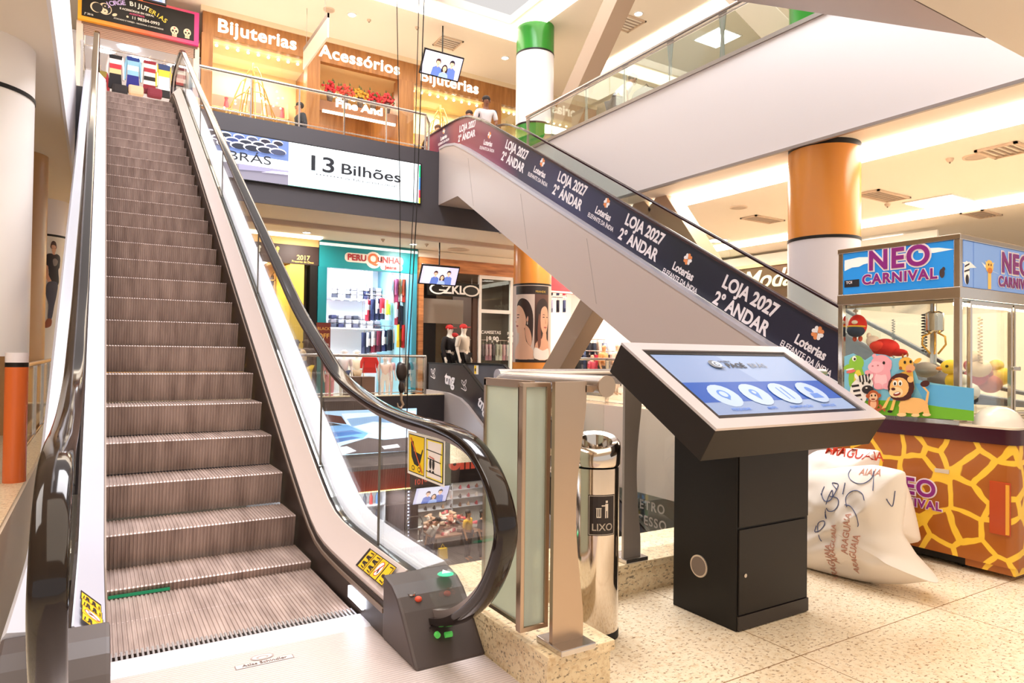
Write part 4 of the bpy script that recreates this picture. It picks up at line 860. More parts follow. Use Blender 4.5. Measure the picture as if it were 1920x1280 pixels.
# animal print on the lower front glass
fA = onplane('X', XM-.002, -1)
def E_(x, y, rx, ry, rot=0): return ell(x, y, rx, ry, rot, 16)
SKY, GRN = '#7fc3dc', '#6fb52c'
L = [(SKY, [(1583, 668), (1600, 662), (1622, 675), (1640, 663), (1660, 665), (1676, 672), (1700, 668), (1714, 690), (1722, 712), (1750, 718), (1826, 728), (1826, 788), (1583, 772)]),
     ('#5fb0e2', [(1715, 718), (1760, 722), (1826, 728), (1826, 770), (1740, 765)]), (GRN, [(1583, 752), (1650, 750), (1700, 752), (1760, 762), (1826, 770), (1826, 789), (1583, 773)]),
     # crocodile
     ('#8fc63f', E_(1606, 710, 15, 28)), ('#f0d84a', E_(1609, 716, 8, 24)), ('#8fc63f', E_(1606, 680, 14, 14)), ('#8fc63f', E_(1594, 688, 12, 6, -10)), ('#fbf7ee', E_(1602, 672, 4, 5)), ('#20180f', E_(1603, 673, 2, 2.5)), ('#e8716c', E_(1596, 696, 9, 3, -12)), ('#fbf7ee', E_(1594, 692, 8, 1.5, -10)),
     # hippo
     ('#f3a9b5', E_(1652, 705, 19, 25)), ('#f9c9cf', E_(1652, 712, 12, 16)), ('#f3a9b5', E_(1653, 684, 20, 19)), ('#f9bcc6', E_(1643, 688, 15, 11)), ('#f3a9b5', E_(1668, 679, 5, 6)), ('#f3a9b5', E_(1640, 667, 4, 4)), ('#20180f', E_(1658, 680, 2.5, 3)), ('#c97b86', E_(1637, 686, 2, 1.5)), ('#c97b86', E_(1647, 685, 2, 1.5)), ('#f3a9b5', E_(1630, 700, 8, 6, 30)), ('#f3a9b5', E_(1647, 724, 8, 6)), ('#f3a9b5', E_(1664, 724, 8, 6)),
     # giraffe
     ('#f0b84d', [(1686, 700), (1712, 690), (1716, 730), (1692, 728)]), ('#f0b84d', E_(1700, 682, 14, 13)), ('#e8a878', E_(1708, 690, 9, 7)), ('#f0b84d', E_(1722, 676, 8, 4, -30)), ('#a45c1f', E_(1694, 667, 2, 4)), ('#a45c1f', E_(1703, 665, 2, 4)), ('#20180f', E_(1698, 679, 2.4, 3)), ('#20180f', E_(1709, 678, 2.4, 3)), ('#a45c1f', E_(1690, 690, 3, 3)), ('#a45c1f', E_(1698, 716, 4, 4)), ('#c85a4a', E_(1706, 696, 5, 2))]
# zebra
L += [('#f1ece6', E_(1612, 735, 17, 24)), ('#f1ece6', E_(1622, 718, 17, 15, 20))]
for k in range(5): L += [('#2a2326', [(1598+k*3, 722+k*9), (1612+k*2, 720+k*9), (1613+k*2, 724+k*9), (1599+k*3, 726+k*9)])]
for k in range(4): L += [('#2a2326', [(1612+k*6, 704-k), (1615+k*6, 703-k), (1617+k*6, 716), (1614+k*6, 716)])]
L += [('#2a2326', E_(1629, 730, 11, 8)), ('#20180f', E_(1620, 718, 2, 3)), ('#20180f', E_(1632, 716, 2, 3)), ('#efe5dc', E_(1627, 727, 2, 1.5)), ('#f1ece6', E_(1608, 706, 3, 6, -25)), ('#f1ece6', E_(1636, 706, 3, 6, 25))]
# monkey
L += [('#b3572c', E_(1640, 755, 10, 14)), ('#efb58a', E_(1640, 757, 6, 9)), ('#b3572c', E_(1640, 742, 11, 11)), ('#f0c39b', E_(1640, 744, 8, 8)), ('#b3572c', E_(1651, 741, 4, 4)), ('#b3572c', E_(1630, 742, 4, 4)), ('#20180f', E_(1637, 741, 1.5, 2)), ('#20180f', E_(1644, 741, 1.5, 2)), ('#8d3a26', E_(1640, 748, 4, 1.5)), ('#b3572c', E_(1632, 766, 7, 3, 20)), ('#b3572c', E_(1650, 768, 7, 3, -20)), ('#b3572c', [(1650, 760), (1662, 772), (1664, 768), (1653, 757)])]
# giraffe legs, lion
L += [('#f0c069', [(1668, 745), (1674, 742), (1664, 764), (1656, 766)]), ('#f0c069', [(1678, 748), (1684, 746), (1678, 768), (1671, 770)]), ('#f0c069', [(1690, 748), (1696, 748), (1700, 764), (1694, 766)]), ('#20180f', E_(1672, 771, 5, 2.5)),
      ('#f3bd74', E_(1716, 760, 28, 15)), ('#f3bd74', [(1690, 756), (1702, 756), (1702, 777), (1688, 777)]), ('#f3bd74', [(1716, 762), (1728, 762), (1726, 778), (1714, 778)]), ('#f3bd74', [(1730, 758), (1742, 756), (1747, 776), (1736, 777)]), ('#f7cf94', E_(1694, 777, 9, 3.5)), ('#f7cf94', E_(1720, 778, 8, 3)), ('#f7cf94', E_(1741, 777, 8, 3)),
      ('#f3bd74', [(1738, 754), (1742, 735), (1730, 722), (1733, 719), (1746, 735), (1743, 756)]), ('#4a1f18', E_(1738, 719, 9, 6, -10)),
      ('#4a1c14', E_(1693, 725, 25, 26)), ('#4a1c14', E_(1693, 742, 20, 9)), ('#f3bd74', E_(1690, 726, 18, 19)), ('#f3bd74', E_(1711, 711, 6, 6)), ('#f8d9a6', E_(1684, 735, 13, 10)), ('#fbf7ee', E_(1682, 718, 4, 5.5)), ('#fbf7ee', E_(1692, 718, 4, 5.5)), ('#20180f', E_(1682, 719, 2, 3.2)), ('#20180f', E_(1692, 719, 2, 3.2)), ('#4a1c14', E_(1679, 729, 4, 2.6)), ('#8d2c22', E_(1686, 738, 7, 3.5, -15)), ('#fbf7ee', E_(1686, 736.5, 5, 1.4, -15)), ('#d9622b', [(1676, 712), (1688, 712), (1688, 710.5), (1676, 710.5)])]
art('animal_print', L, fA, CM, eps=.0003, label='cartoon animal print on the glass')
# ------------------------------------------------------------------ plush toys inside
FZ = lambda c: mat(c, .8)
def toy(name, label, parts):
    t = thing(name, label, 'plush toy', parts[0][1], 'plush toys in the claw machine')
    for nm, c, r, col in parts: G().ball(c, r, 16, 12).build(nm, FZ(col), t, 80)
    return t
def tp(px, py, x): return at(px, py, 'X', x)
a = tp(1608, 610, XM+.12); toy('parrot_plush', 'red and blue parrot plush hanging by a suction cup', [('body', a, (.055, .06, .075), '#d8261c'), ('wing', a+Vector((-.02, .0, -.035)), (.055, .058, .045), '#29364f'), ('collar', a+Vector((-.012, 0, -.008)), (.058, .062, .012), '#eab63a'), ('beak', a+Vector((-.05, -.01, .02)), (.02, .02, .014), '#f0e5d8'), ('foot', a+Vector((0, -.02, -.09)), (.014, .014, .02), '#d8563c'), ('foot', a+Vector((0, .02, -.09)), (.014, .014, .02), '#d8563c')])
G().tube([(a.x, a.y+.015, ZB-.06), (a.x, a.y+.01, a.z+.07)], .005, 6).ball((a.x, a.y+.015, ZB-.075), (.018, .018, .01)).build('hook_cord', mat('#cfc6ba', .4), bpy.data.objects['parrot_plush'], 60)
a = tp(1660, 652, XM+.15); toy('ball_plush', 'shiny red bird plush behind the printed hippo', [('body', a, (.08, .085, .062), '#cf1f17'), ('tail', a+Vector((0, -.085, -.03)), (.03, .06, .025), '#c31a14'), ('wing', a+Vector((-.06, .02, .01)), (.03, .05, .035), '#e23a28'), ('beak', a+Vector((0, .085, .01)), (.02, .02, .015), '#f2cf9a')])
a = tp(1640, 640, XM+.14); toy('pillow_plush', 'pale plush between the parrot and red bird', [('body', a+Vector((0, .01, .0)), (.04, .045, .04), '#f1d9c8'), ('ear', a+Vector((0, .04, .04)), (.015, .015, .02), '#f1d9c8')])
a = tp(1783, 688, XM+.10); toy('bird_plush', 'yellow bird plush at the right of the glass', [('head', a, (.05, .058, .045), '#f2c93b'), ('body', a+Vector((0, -.008, -.085)), (.035, .04, .05), '#eec02f'), ('eye', a+Vector((-.048, -.0, .005)), (.008, .009, .009), '#4a3a12'), ('foot', a+Vector((0, .03, -.125)), (.03, .03, .014), '#eec02f'), ('beak', a+Vector((-.03, .05, -.01)), (.018, .02, .012), '#e6903a')])
a = tp(1735, 693, XM+.22); toy('dog_plush', 'grey plush with dark patches behind the giraffe print', [('body', a, (.06, .075, .05), '#8d8078'), ('head', a+Vector((-.02, .07, .01)), (.04, .042, .04), '#7a6d66'), ('ear', a+Vector((-.03, .09, .0)), (.015, .016, .03), '#2e2320')])
for i, (px, py, x, c) in enumerate([(1850, 690, .55, '#e7c9a0'), (1870, 720, .7, '#b9603a'), (1840, 735, .4, '#d9d2c4'), (1885, 705, .85, '#e9c54a'), (1830, 705, .62, '#c93d35'), (1760, 712, .5, '#6a5f5a')]):
    a = tp(px, py, XM+x); a.y = min(max(a.y, 2.14), 2.6); a.z = max(a.z, .93)
    toy('plush_heap_toy', ['beige plush behind the glass door of claw machine', 'rust plush behind the glass door near the lock', 'off white plush low behind the glass door', 'yellow plush deep behind the glass door', 'red plush inside next to cabinet corner', 'dark grey plush behind the yellow bird'][i], [('body', a, (.06, .07, .06), c), ('head', a+Vector((-.02, .02, .07)), (.04, .045, .04), c)])
G().box(XM+.04, XE-.06, A0+.03, A1-.03, ZA+.001, .90).build('prize_bed', mat('#e6d3b0', .8), CM)
# ------------------------------------------------------------------ white sacks
from mathutils import noise as N_
def sack(label, outline, x0, thick, col, seed, marks=None):
    "soft sack: outline (photograph pixels) laid on the plane x = x0, blown up to a bag"
    P = [at(px, py, 'X', x0) for px, py in outline]; Y = [p.y for p in P]; Zs = [p.z for p in P]
    cy, cz = (min(Y)+max(Y))/2, (min(Zs)+max(Zs))/2; n = len(P); rings = 16; vs = []; fs = []
    t = thing('sack', label, 'sack', (x0, cy, 0), 'white sacks in front of the claw machine')
    for sd in (-1, 1):
        for k in range(rings+1):
            s_ = 1-k/rings
            for i, p in enumerate(P):
                y, z = cy+(p.y-cy)*s_, cz+(p.z-cz)*s_
                h = thick*(1-s_**2.4)**.62
                wr = .016*N_.noise(Vector((y*16+z*9+seed, z*13-y*5, sd)))+(.035-.09*abs(N_.noise(Vector((y*5+z*3+seed, z*6, sd*2)))))*min(1, 3*(1-s_))
                vs.append((x0+sd*(h+wr*(1-s_**4)), y, max(z, .004)))
        b0 = 0 if sd < 0 else (rings+1)*n
        fs += [(b0+k*n+i, b0+k*n+(i+1) % n, b0+(k+1)*n+(i+1) % n, b0+(k+1)*n+i) for k in range(rings) for i in range(n)]
    b_ = G().add(vs, fs).build('bag', mat(col, .55), t, 80)
    ss = b_.modifiers.new('s', 'SUBSURF'); ss.levels = ss.render_levels = 1
    return t, cy, cz
dense = lambda L, k=4: [(a[0]+(c[0]-a[0])*i/k, a[1]+(c[1]-a[1])*i/k) for a, c in zip(L, L[1:]+L[:1]) for i in range(k)]
S1, cy, cz = sack('large white sack with blue scribbles leaning behind the kiosk', dense([(1462, 1075), (1600, 1094), (1690, 1098), (1752, 1091), (1764, 1096), (1722, 1050), (1690, 1000), (1700, 920), (1698, 880), (1640, 868), (1590, 872), (1520, 880), (1480, 900), (1470, 1000)]), 3.62, .14, '#f3e8dc', 1)
S2, _, _ = sack('second white sack showing red lettering above the scribbled one', dense([(1500, 1000), (1640, 1010), (1650, 960), (1646, 880), (1652, 842), (1600, 838), (1530, 842), (1490, 870)]), 3.98, .12, '#f6ece6', 5)
S3, _, _ = sack('smaller white sack squeezed against the giraffe print', dense([(1600, 1030), (1728, 1018), (1722, 985), (1708, 930), (1690, 880), (1640, 880), (1600, 900)]), 4.17, .08, '#f1e4d6', 9)
def onbag(t, px, py, lift=.004):
    "drop a point of the photograph on the bag's own surface"
    b_ = [c for c in t.children if c.name.startswith('bag')][0]; o = EYE-wl(b_); d = ray(px, py).normalized(); hit, loc, nrm, _ = b_.ray_cast(o, d)
    return (loc+nrm*lift+wl(b_)) if hit else None
bpy.context.view_layer.update()
INK = mat('#3c4c7c', .5); sc_ = [[(1546, 912), (1540, 930), (1552, 945), (1566, 925), (1572, 908), (1558, 905), (1572, 920)], [(1585, 905), (1580, 930)], [(1596, 880), (1590, 892), (1600, 905), (1618, 908), (1635, 896), (1640, 880), (1636, 930)], [(1540, 925), (1552, 980), (1545, 955), (1560, 915), (1562, 935)], [(1556, 930), (1574, 935), (1570, 955), (1556, 960), (1548, 950)], [(1588, 950), (1586, 930), (1600, 918), (1616, 922), (1622, 942)], [(1584, 946), (1598, 950), (1610, 975), (1608, 990)], [(1531, 985), (1528, 1000), (1545, 990), (1548, 975), (1534, 982), (1536, 1010), (1542, 1015)], [(1678, 920), (1672, 955), (1660, 930)]]
for L in sc_:
    P = [onbag(S1, *q, .003) for q in dense(L, 5)[:-5]]; P = [p for p in P if p]
    if len(P) > 3: P = [Vector(q_) for q_ in spline([tuple(p) for p in P[::4]]+[tuple(P[-1])], 5)]; G().tube(P, .0022, 5).build('ink_mark', INK, S1, 60)
def bagtext(t, s_, px, py, ang, size, mt):
    c = onbag(t, px, py, 0); 
    if not c: return
    r = Vector((0, -math.cos(ang), math.sin(ang))); u = Vector((0, math.sin(ang), math.cos(ang)))
    o = text(s_, c, r, u, size, mt, t, 'lettering', .01, depth=.0004)
    b_ = [c_ for c_ in t.children if c_.name.startswith('bag')][0]
    for v in o.data.vertices:
        w_ = v.co+wl(t); hit, loc, nrm, _ = b_.ray_cast(Vector((-3, w_.y, w_.z))-wl(b_), Vector((1, 0, 0)))
        if hit: v.co.x = loc.x+wl(b_).x-.004-wl(t).x
RED = mat('#d6452a', .5); PINK = mat('#e6b29c', .5)
bagtext(S2, 'ARAGUAIA', 1600, 850, 0, .075, RED)
bagtext(S1, 'AIAIA', 1632, 885, .1, .045, PINK)
for q, a in (((1562, 1020), 1.5), ((1588, 1000), 1.5), ((1560, 1055), 1.5), ((1600, 1040), 1.4)): bagtext(S1, 'ARAGUAIA', q[0], q[1], a, .045, PINK)
# ------------------------------------------------------------------ screens
RX, UZ = (1, 0, 0), (0, 0, 1)
fY = lambda v: onplane('Y', v, -1)
L1 = thing('led_screen', 'long bright screen on dark fascia reading 13 Bilhões', 'screen', at(640, 320, 'Y', YB)); 
def rectY(px0, py0, px1, py1, y, d=.04, mt=BLK, nm='housing', par=None):
    a, c = at(px0, py0, 'Y', y), at(px1, py1, 'Y', y); return G().box(min(a.x, c.x), max(a.x, c.x), y-d, y-.002, min(a.z, c.z), max(a.z, c.z)).build(nm, mt, par)
ya = YB-.05
def sq(x0, z0, x1, z1): return [(x0, z0), (x1, z0), (x1, z1), (x0, z1)]
fw = lambda y: (lambda a, b_, h: Vector((a, y-h, b_)))
xa, xb, xc = at(386, 290, 'Y', ya).x, at(541, 300, 'Y', ya).x, at(788, 340, 'Y', ya).x
zt_, zb_ = at(541, 266, 'Y', ya).z, at(541, 347, 'Y', ya).z
G().box(xa, xc+.03, ya+.002, YB-.002, zb_-.02, zt_+.02).build('housing', BLK, L1)
art('screen', [('#f4fbff', sq(xb, zb_, xc, zt_)), ('#7fd6c4', sq(xb, zb_, xc, zb_+.012)), ('#20c27a', sq(xc-.035, zt_-.28, xc, zt_-.02)), ('#3f7fe0', sq(xc-.035, zt_-.55, xc, zt_-.28)), ('#e23a4d', sq(xc-.035, zt_-.72, xc, zt_-.55)), ('#f0d93a', sq(xc-.035, zb_, xc, zt_-.72))]
    +[('#cfe9ee', sq(xb, zb_+k*.088, xc-.04, zb_+k*.088+.006)) for k in range(1, 10)], fw(ya), L1, emit=1.15)['label'] = 'white lit half of the screen'
Li = [('#f2f7ff', sq(xa, zb_, xb, zt_)), ('#5b6f9e', sq(xa, zb_+.46, xb, zt_)), ('#7a7684', sq(xa, zb_, xb, zb_+.27))]
rnd = random.Random(3)
for k in range(30):
    row = k//6; x = xa+(k % 6+.5*(row % 2)+.4)*(xb-xa)/6.3; z = zt_-.06-row*.085; s_ = .10+row*.03
    if x+s_ > xb or z-.06 < zb_+.47: continue
    Li += [('#e9e6f2', ell(x, z, s_, .05+row*.008)), (rnd.choice(['#23202c', '#1d2230', '#2c3a66', '#3a3f56']), ell(x+.01, z-.012, s_*.88, .042+row*.007))]
Li += [('#8a86a0', [(xb-.9, zb_+.16), (xb, zb_+.22), (xb, zb_+.27), (xb-.9, zb_+.27)]), ('#d9cdf0', [(xb-.5, zb_+.17), (xb, zb_+.19), (xb, zb_+.24), (xb-.3, zb_+.22)])]
art('screen', Li, fw(ya), L1, emit=.95)['label'] = 'picture half of the screen'
INKB = mat('#20242c', .5, 0, .05)
p = at(641, 318, 'Y', ya-.012); text('13', (p.x-.42, ya-.012, p.z+.03), RX, UZ, .42, INKB, L1, 'lettering', .016, sx=1.45); text('Bilhões', (p.x+.62, ya-.012, p.z+.01), RX, UZ, .30, INKB, L1, 'lettering', .012, sx=1.5)
text('de faturamento anual', (p.x+.62, ya-.012, p.z-.17), RX, UZ, .085, INKB, L1, 'lettering', 0, sx=1.5); text('BRÁS', (at(468, 297, 'Y', ya).x, ya-.012, at(468, 297, 'Y', ya).z), RX, UZ, .23, INKB, L1, 'lettering', 0, sx=1.5)
for k in range(8): art('dotted_mark', [('#555d66', ell(p.x-.5+k*.07, p.z-.165, .018, .012))], fw(ya-.012), L1, emit=.3)
L2 = thing('led_screen', 'lit screen on lower fascia showing folded blue cloth', 'screen', at(690, 810, 'Y', F1-.04)); yl = F1-.05
xa2, xb2, z1, z0 = 3.7, at(781, 790, 'Y', yl).x, at(690, 768, 'Y', yl).z, at(690, 850, 'Y', yl).z
G().box(xa2-.02, xb2+.02, yl+.002, F1-.032, z0-.02, z1+.02).build('housing', BLK, L2)
pz = lambda L: [(at(x, y, 'Y', yl).x, min(z1, max(z0, at(x, y, 'Y', yl).z))) for x, y in L]
art('screen', [('#a8cdee', sq(xa2, z0, xb2, z1)), ('#dbe9f7', pz([(640, 775), (780, 770), (780, 800), (700, 812), (650, 795)])), ('#8db2dc', pz([(650, 785), (720, 778), (780, 790), (780, 796), (700, 790), (660, 800)])), ('#c3d8f0', pz([(690, 800), (780, 800), (780, 820), (720, 822)])),
    ('#46201f', pz([(600, 775), (640, 780), (650, 795), (610, 790)])), ('#1e2026', pz([(600, 788), (660, 800), (620, 812), (595, 805)])), ('#5f9fd8', pz([(590, 800), (650, 796), (690, 812), (680, 822), (640, 826), (600, 838), (590, 830)])), ('#2f6db4', pz([(600, 812), (660, 806), (680, 812), (620, 820)])), ('#2a5c9c', pz([(600, 826), (660, 818), (676, 820), (612, 834)])),
    ('#33292d', pz([(640, 835), (690, 820), (720, 824), (780, 818), (780, 853), (620, 853)])), ('#cdd6e6', pz([(610, 842), (650, 836), (668, 845), (640, 853), (600, 853)])), ('#b9b4bd', pz([(715, 836), (745, 832), (750, 838), (720, 842)]))], fw(yl), L2, emit=.95, eps=.0008)
# hanging televisions
def tv(label, TL, TR, BL, yt, pole, flip=False, ceil=None):
    a = at(*TL, 'Y', yt); k = at(*BL, 'Y', 1.0); yb = a.x/k.x; c = at(*BL, 'Y', yb); b_ = at(*TR, 'Y', yt); b_.z = a.z
    r = (b_-a); W = r.length; r.normalize(); u = (a-c); H = u.length; u.normalize(); n_ = r.cross(u); o = (c+a)/2+r*(W/2)
    t = thing('television', label, 'television', o, 'hanging televisions')
    G().obox(o-n_*.03, r, u, n_, W/2, H/2, .028).build('housing', BLK, t, bevel=.004)
    f = basis(o, r, u); w_, h_ = W/2-.03, H/2-.035
    L = [('#e2e0f4', sq(-w_, -h_, w_, h_)), ('#c9c6ea', sq(w_*.45, -h_, w_, h_)), ('#d3d0ee', sq(-w_, -h_, -w_*.82, h_))]
    for x, y, s_, hair, sh in ((-.22, .18, 1., '#43201f', '#5f79c4'), (.5, .3, 1., '#27222b', '#5f79c4'), (.16, -.22, .95, '#2a1a1d', '#9db4e6')):
        X_, Y_ = x*w_, y*h_; q = h_*.26*s_
        L += [(hair, ell(X_, Y_+q*.3, q*.98, q*1.1))] if s_ == 1. else [(hair, ell(X_, Y_-q*.5, q*1.25, q*2.0))]
        L += [(sh, [(X_-q*2, -h_), (X_-q*1.7, Y_-q*1.9), (X_-q*.5, Y_-q*1.2), (X_+q*.5, Y_-q*1.2), (X_+q*1.7, Y_-q*1.9), (X_+q*2, -h_)]), ('#e7b596', [(X_-q*.3, Y_-q*1.5), (X_+q*.3, Y_-q*1.5), (X_+q*.3, Y_-q*.6), (X_-q*.3, Y_-q*.6)]), ('#eec0a2', ell(X_, Y_-q*.05, q*.74, q*.98))]
        L += [('#3a2420', ell(X_-q*.28, Y_+q*.1, q*.09, q*.07)), ('#3a2420', ell(X_+q*.28, Y_+q*.1, q*.09, q*.07)), ('#b06a5a', ell(X_, Y_-q*.5, q*.26, q*.09))]
        if s_ == 1.: L += [(hair, [(X_-q*.8, Y_+q*.55), (X_+q*.8, Y_+q*.55), (X_+q*.6, Y_+q*1.25), (X_-q*.6, Y_+q*1.25)])]
    art('screen', L, f, t, emit=.85, eps=.0007)
    zc = ceil; q = o+u*(H*.3)-n_*.10
    G().tube([(q.x, q.y, zc), (q.x, q.y, q.z)], .018, 8).build('ceiling_pole', BLK, t, 50); G().obox(o+u*(H*.3)-n_*.075, r, u, n_, .09, .07, .016).build('bracket', BLK, t)
    return t
tv('hanging television above the sign Bijuterias on upper floor', (797, 89), (871, 107), (786, 137), 14.7, None, ceil=ZT)
tv('hanging television in front of the dark shop on lower floor', (792, 495), (863, 503), (784, 532), 15.55, None, ceil=ZC)
tv('hanging television in the basement shop seen through the glass', (780, 914), (846, 909), (771, 948), 15.9, None, ceil=-1.53)
tv('television at the top edge in front of the black skull sign', (268, -22), (312, -16), (268, -2), 16.2, None, ceil=ZT)
# hanging direction board
t = thing('hanging_sign', 'grey direction board hanging edge on by the sign Acessórios', 'sign', at(592, 90, 'Y', 15.0)); a = at(592, 80, 'Y', 15.0)
G().box(a.x-.02, a.x+.02, 14.05, 16.0, a.z-.26, a.z+.26).build('board', mat('#d6bfae', .5), t); G().box(a.x-.022, a.x+.022, 14.05, 16.0, a.z+.16, a.z+.262).build('header_strip', mat('#7d6a5e', .5), t)
for y in (14.3, 15.8): G().tube([(a.x, y, a.z+.26), (a.x, y, ZT)], .006, 5).build('wire', mat('#9a8878', .5), t)
# hoist
t = thing('hoist', 'black hoist cables with pulley block and hook hanging in the atrium', 'hoist', at(755, 700, 'Y', 9)); h = at(753, 705, 'Y', 9.0)
top1, top2, top3 = Vector((h.x-.38, 9.0, 13)), Vector((h.x+.36, 9.0, 13)), Vector((h.x+.28, 9.02, 13))
G().tube([h+Vector((-.03, 0, .12)), Vector((h.x-.06, 9, 3.3)), top1], .006, 6).build('cable', BLK, t, 60); G().tube([h+Vector((.05, 0, .1)), Vector((h.x+.14, 9, 3.3)), top3], .006, 6).build('cable', BLK, t, 60)
G().tube([Vector((h.x+.10, 9.1, -5.4)), Vector((h.x+.12, 9.06, 1)), Vector((h.x+.22, 9.06, 3.3)), top2+Vector((.05, 0, 0))], .008, 6).build('cable', BLK, t, 60)
G().ball(h+Vector((0, 0, .06)), (.085, .05, .13), 16, 10).build('pulley_block', mat('#3a2d26', .4, .4), t, 60)
G().ball(h+Vector((0, 0, -.16)), (.045, .04, .09), 12, 8).build('swivel', mat('#3a2d26', .4, .4), t, 60)
G().tube([h+Vector((0, 0, -.22)), h+Vector((0, 0, -.34)), h+Vector((.03, 0, -.40)), h+Vector((0, 0, -.46)), h+Vector((-.05, 0, -.43)), h+Vector((-.055, 0, -.38))], [.02, .018, .02, .022, .016, .008], 8).build('hook', STEEL, t, 60)

# ------------------------------------------------------------------ people and dummies
def figure(name, label, cat, loc, rz, h, cols, lean=0., arms='down', parts=('shirt', 'trousers', 'hair'), group=None, hairlong=False, child=False, bald=False, cap=None):
    "one person: continuous body with fingers and face, clothing and hair as parts; faces -Y before the turn rz"
    sk_, sh_, tr_, ha_ = cols
    hd = 1.25 if child else 1.
    J = dict(pel=(0, 0, .53), sp=(0, 0, .62), ch=(0, -.004, .73), nb=(0, .004, .815), nk=(0, 0, .85), hl=(0, -.012, .885), hm=(0, -.006, .925), ht=(0, .002, .965))
    for s_, q in ((-1, 'l'), (1, 'r')):
        A = {'down': ((.118, .004, .795), (.142, .018, .635), (.146, -.03, .495), (.146, -.042, .455)), 'rail': ((.115, -.01, .79), (.15, -.02, .66), (.12, -.14, .60), (.11, -.175, .60)), 'front': ((.115, 0, .79), (.14, .0, .645), (.08, -.12, .60), (.06, -.16, .61))}[arms]
        for k, v in zip(('sh', 'el', 'wr', 'ha'), A): J[k+q] = (s_*v[0], v[1], v[2])
        J['hp'+q] = (s_*.052, 0, .505); J['kn'+q] = (s_*.056, -.008, .285); J['an'+q] = (s_*.056, .012, .045); J['to'+q] = (s_*.062, -.075, .014)
        hx, hy, hz = J['ha'+q]; wx, wy, wz = J['wr'+q]; d = Vector((hx-wx, hy-wy, hz-wz)).normalized()
        for i in range(4): J['f%d%s' % (i, q)] = (hx+d.x*(.028-.004*abs(i-1.4)), hy+d.y*.03+(i-1.5)*.011, hz+d.z*(.05-.006*abs(i-1.4)))
        J['th'+q] = (hx-s_*.004, hy-.026, hz+.006+d.z*.01)
    c_, s2 = math.cos(lean), math.sin(lean); up = ('sp', 'ch', 'nb', 'nk', 'hl', 'hm', 'ht', 'shl', 'shr', 'ell', 'elr', 'wrl', 'wrr', 'hal', 'har', 'thl', 'thr')+tuple('f%d%s' % (i, q) for i in range(4) for q in 'lr')
    cz, sz = math.cos(rz), math.sin(rz); loc = Vector(loc)
    def T(v, u=True):
        x, y, z = v
        if u: y, z = y*c_-(z-.53)*s2, .53+(z-.53)*c_+y*s2
        return Vector((x*cz-y*sz, x*sz+y*cz, z))*h+loc
    P = {k: T(v, k in up) for k, v in J.items()}
    R = dict(pel=.075, sp=.068, ch=(.085, .062), nb=.045, nk=.034, hl=.038*hd, hm=.050*hd, ht=.036*hd, sh=.034, el=.026, wr=.017, ha=.02, hp=.055, kn=.038, an=.024, to=.02, f=.0062, th=.007)
    rad = lambda k: (lambda r: (r[0]*h, r[1]*h) if isinstance(r, tuple) else (r*h, r*h))(R.get(k, R.get(k[:-1], R['f'])))
    E = [('pel', 'sp'), ('sp', 'ch'), ('ch', 'nb'), ('nb', 'nk'), ('nk', 'hl'), ('hl', 'hm'), ('hm', 'ht')]
    for q in 'lr': E += [('ch', 'sh'+q), ('sh'+q, 'el'+q), ('el'+q, 'wr'+q), ('wr'+q, 'ha'+q), ('pel', 'hp'+q), ('hp'+q, 'kn'+q), ('kn'+q, 'an'+q), ('an'+q, 'to'+q), ('ha'+q, 'th'+q)]+[('ha'+q, 'f%d%s' % (i, q)) for i in range(4)]
    t = thing(name, label, cat, loc, group)
    def grow(nm, keys, mt, add=0., cut=None, sub=1):
        ks = [k for k in J if k in keys]; ix = {k: i for i, k in enumerate(ks)}
        V = [P[k] for k in ks]; ee = [(ix[a], ix[b_]) for a, b_ in E if a in ix and b_ in ix]
        return skin(nm, V, ee, [tuple(r_+add*h for r_ in rad(k)) for k in ks], mt, t, sub, ix.get('pel', 0))
    grow('body', list(J), mat(sk_, .6))
    if 'shirt' in parts: grow('shirt', ['pel', 'sp', 'ch', 'nb', 'shl', 'shr', 'ell', 'elr'], mat(sh_, .8), .010)
    if 'long_sleeve' in parts: grow('shirt', ['pel', 'sp', 'ch', 'nb', 'shl', 'shr', 'ell', 'elr', 'wrl', 'wrr'], mat(sh_, .8), .010)
    if 'trousers' in parts: grow('trousers', ['pel', 'hpl', 'hpr', 'knl', 'knr', 'anl', 'anr'], mat(tr_, .8), .008)
    if 'shorts' in parts: grow('shorts', ['pel', 'hpl', 'hpr', 'knl', 'knr'], mat(tr_, .8), .012)
    fw_ = Vector((sz, -cz, 0)); rt = Vector((cz, sz, 0)); hc = P['hm']; ax = (P['ht']-P['hl']).normalized(); fd = (fw_*c_-Vector((0, 0, 1))*s2).normalized()
    g = G()
    g.ball(hc+fd*.052*h*hd-ax*.012*h, (.009*h, .009*h, .012*h), 8, 6)
    for s_ in (-1, 1): g.ball(hc+rt*(s_*.052*h*hd)-ax*.006*h, (.009*h, .011*h, .017*h), 8, 6)
    g.build('nose_and_ears', mat(sk_, .6), t, 60)
    if not bald:
        g = G()
        for s_ in (-1, 1): g.ball(hc+fd*.045*h*hd+rt*(s_*.019*h)+ax*.006*h, (.006*h,)*3, 8, 6)
        g.build('eye', mat('#2a1d18', .3), t, 60); G().ball(hc+fd*.043*h*hd-ax*.034*h, (.014*h, .014*h, .004*h), 8, 5).build('mouth', mat('#9c5648', .5), t, 60)
    if 'hair' in parts:
        g = G().ball(hc+ax*.022*h-fd*.014*h, (.058*h*hd, .058*h*hd, .050*h*hd), 14, 10)
        if hairlong: g.ball(hc-fd*.035*h-ax*.05*h, (.045*h, .035*h, .075*h), 12, 8)
        g.build('hair', mat(ha_, .7), t, 60)
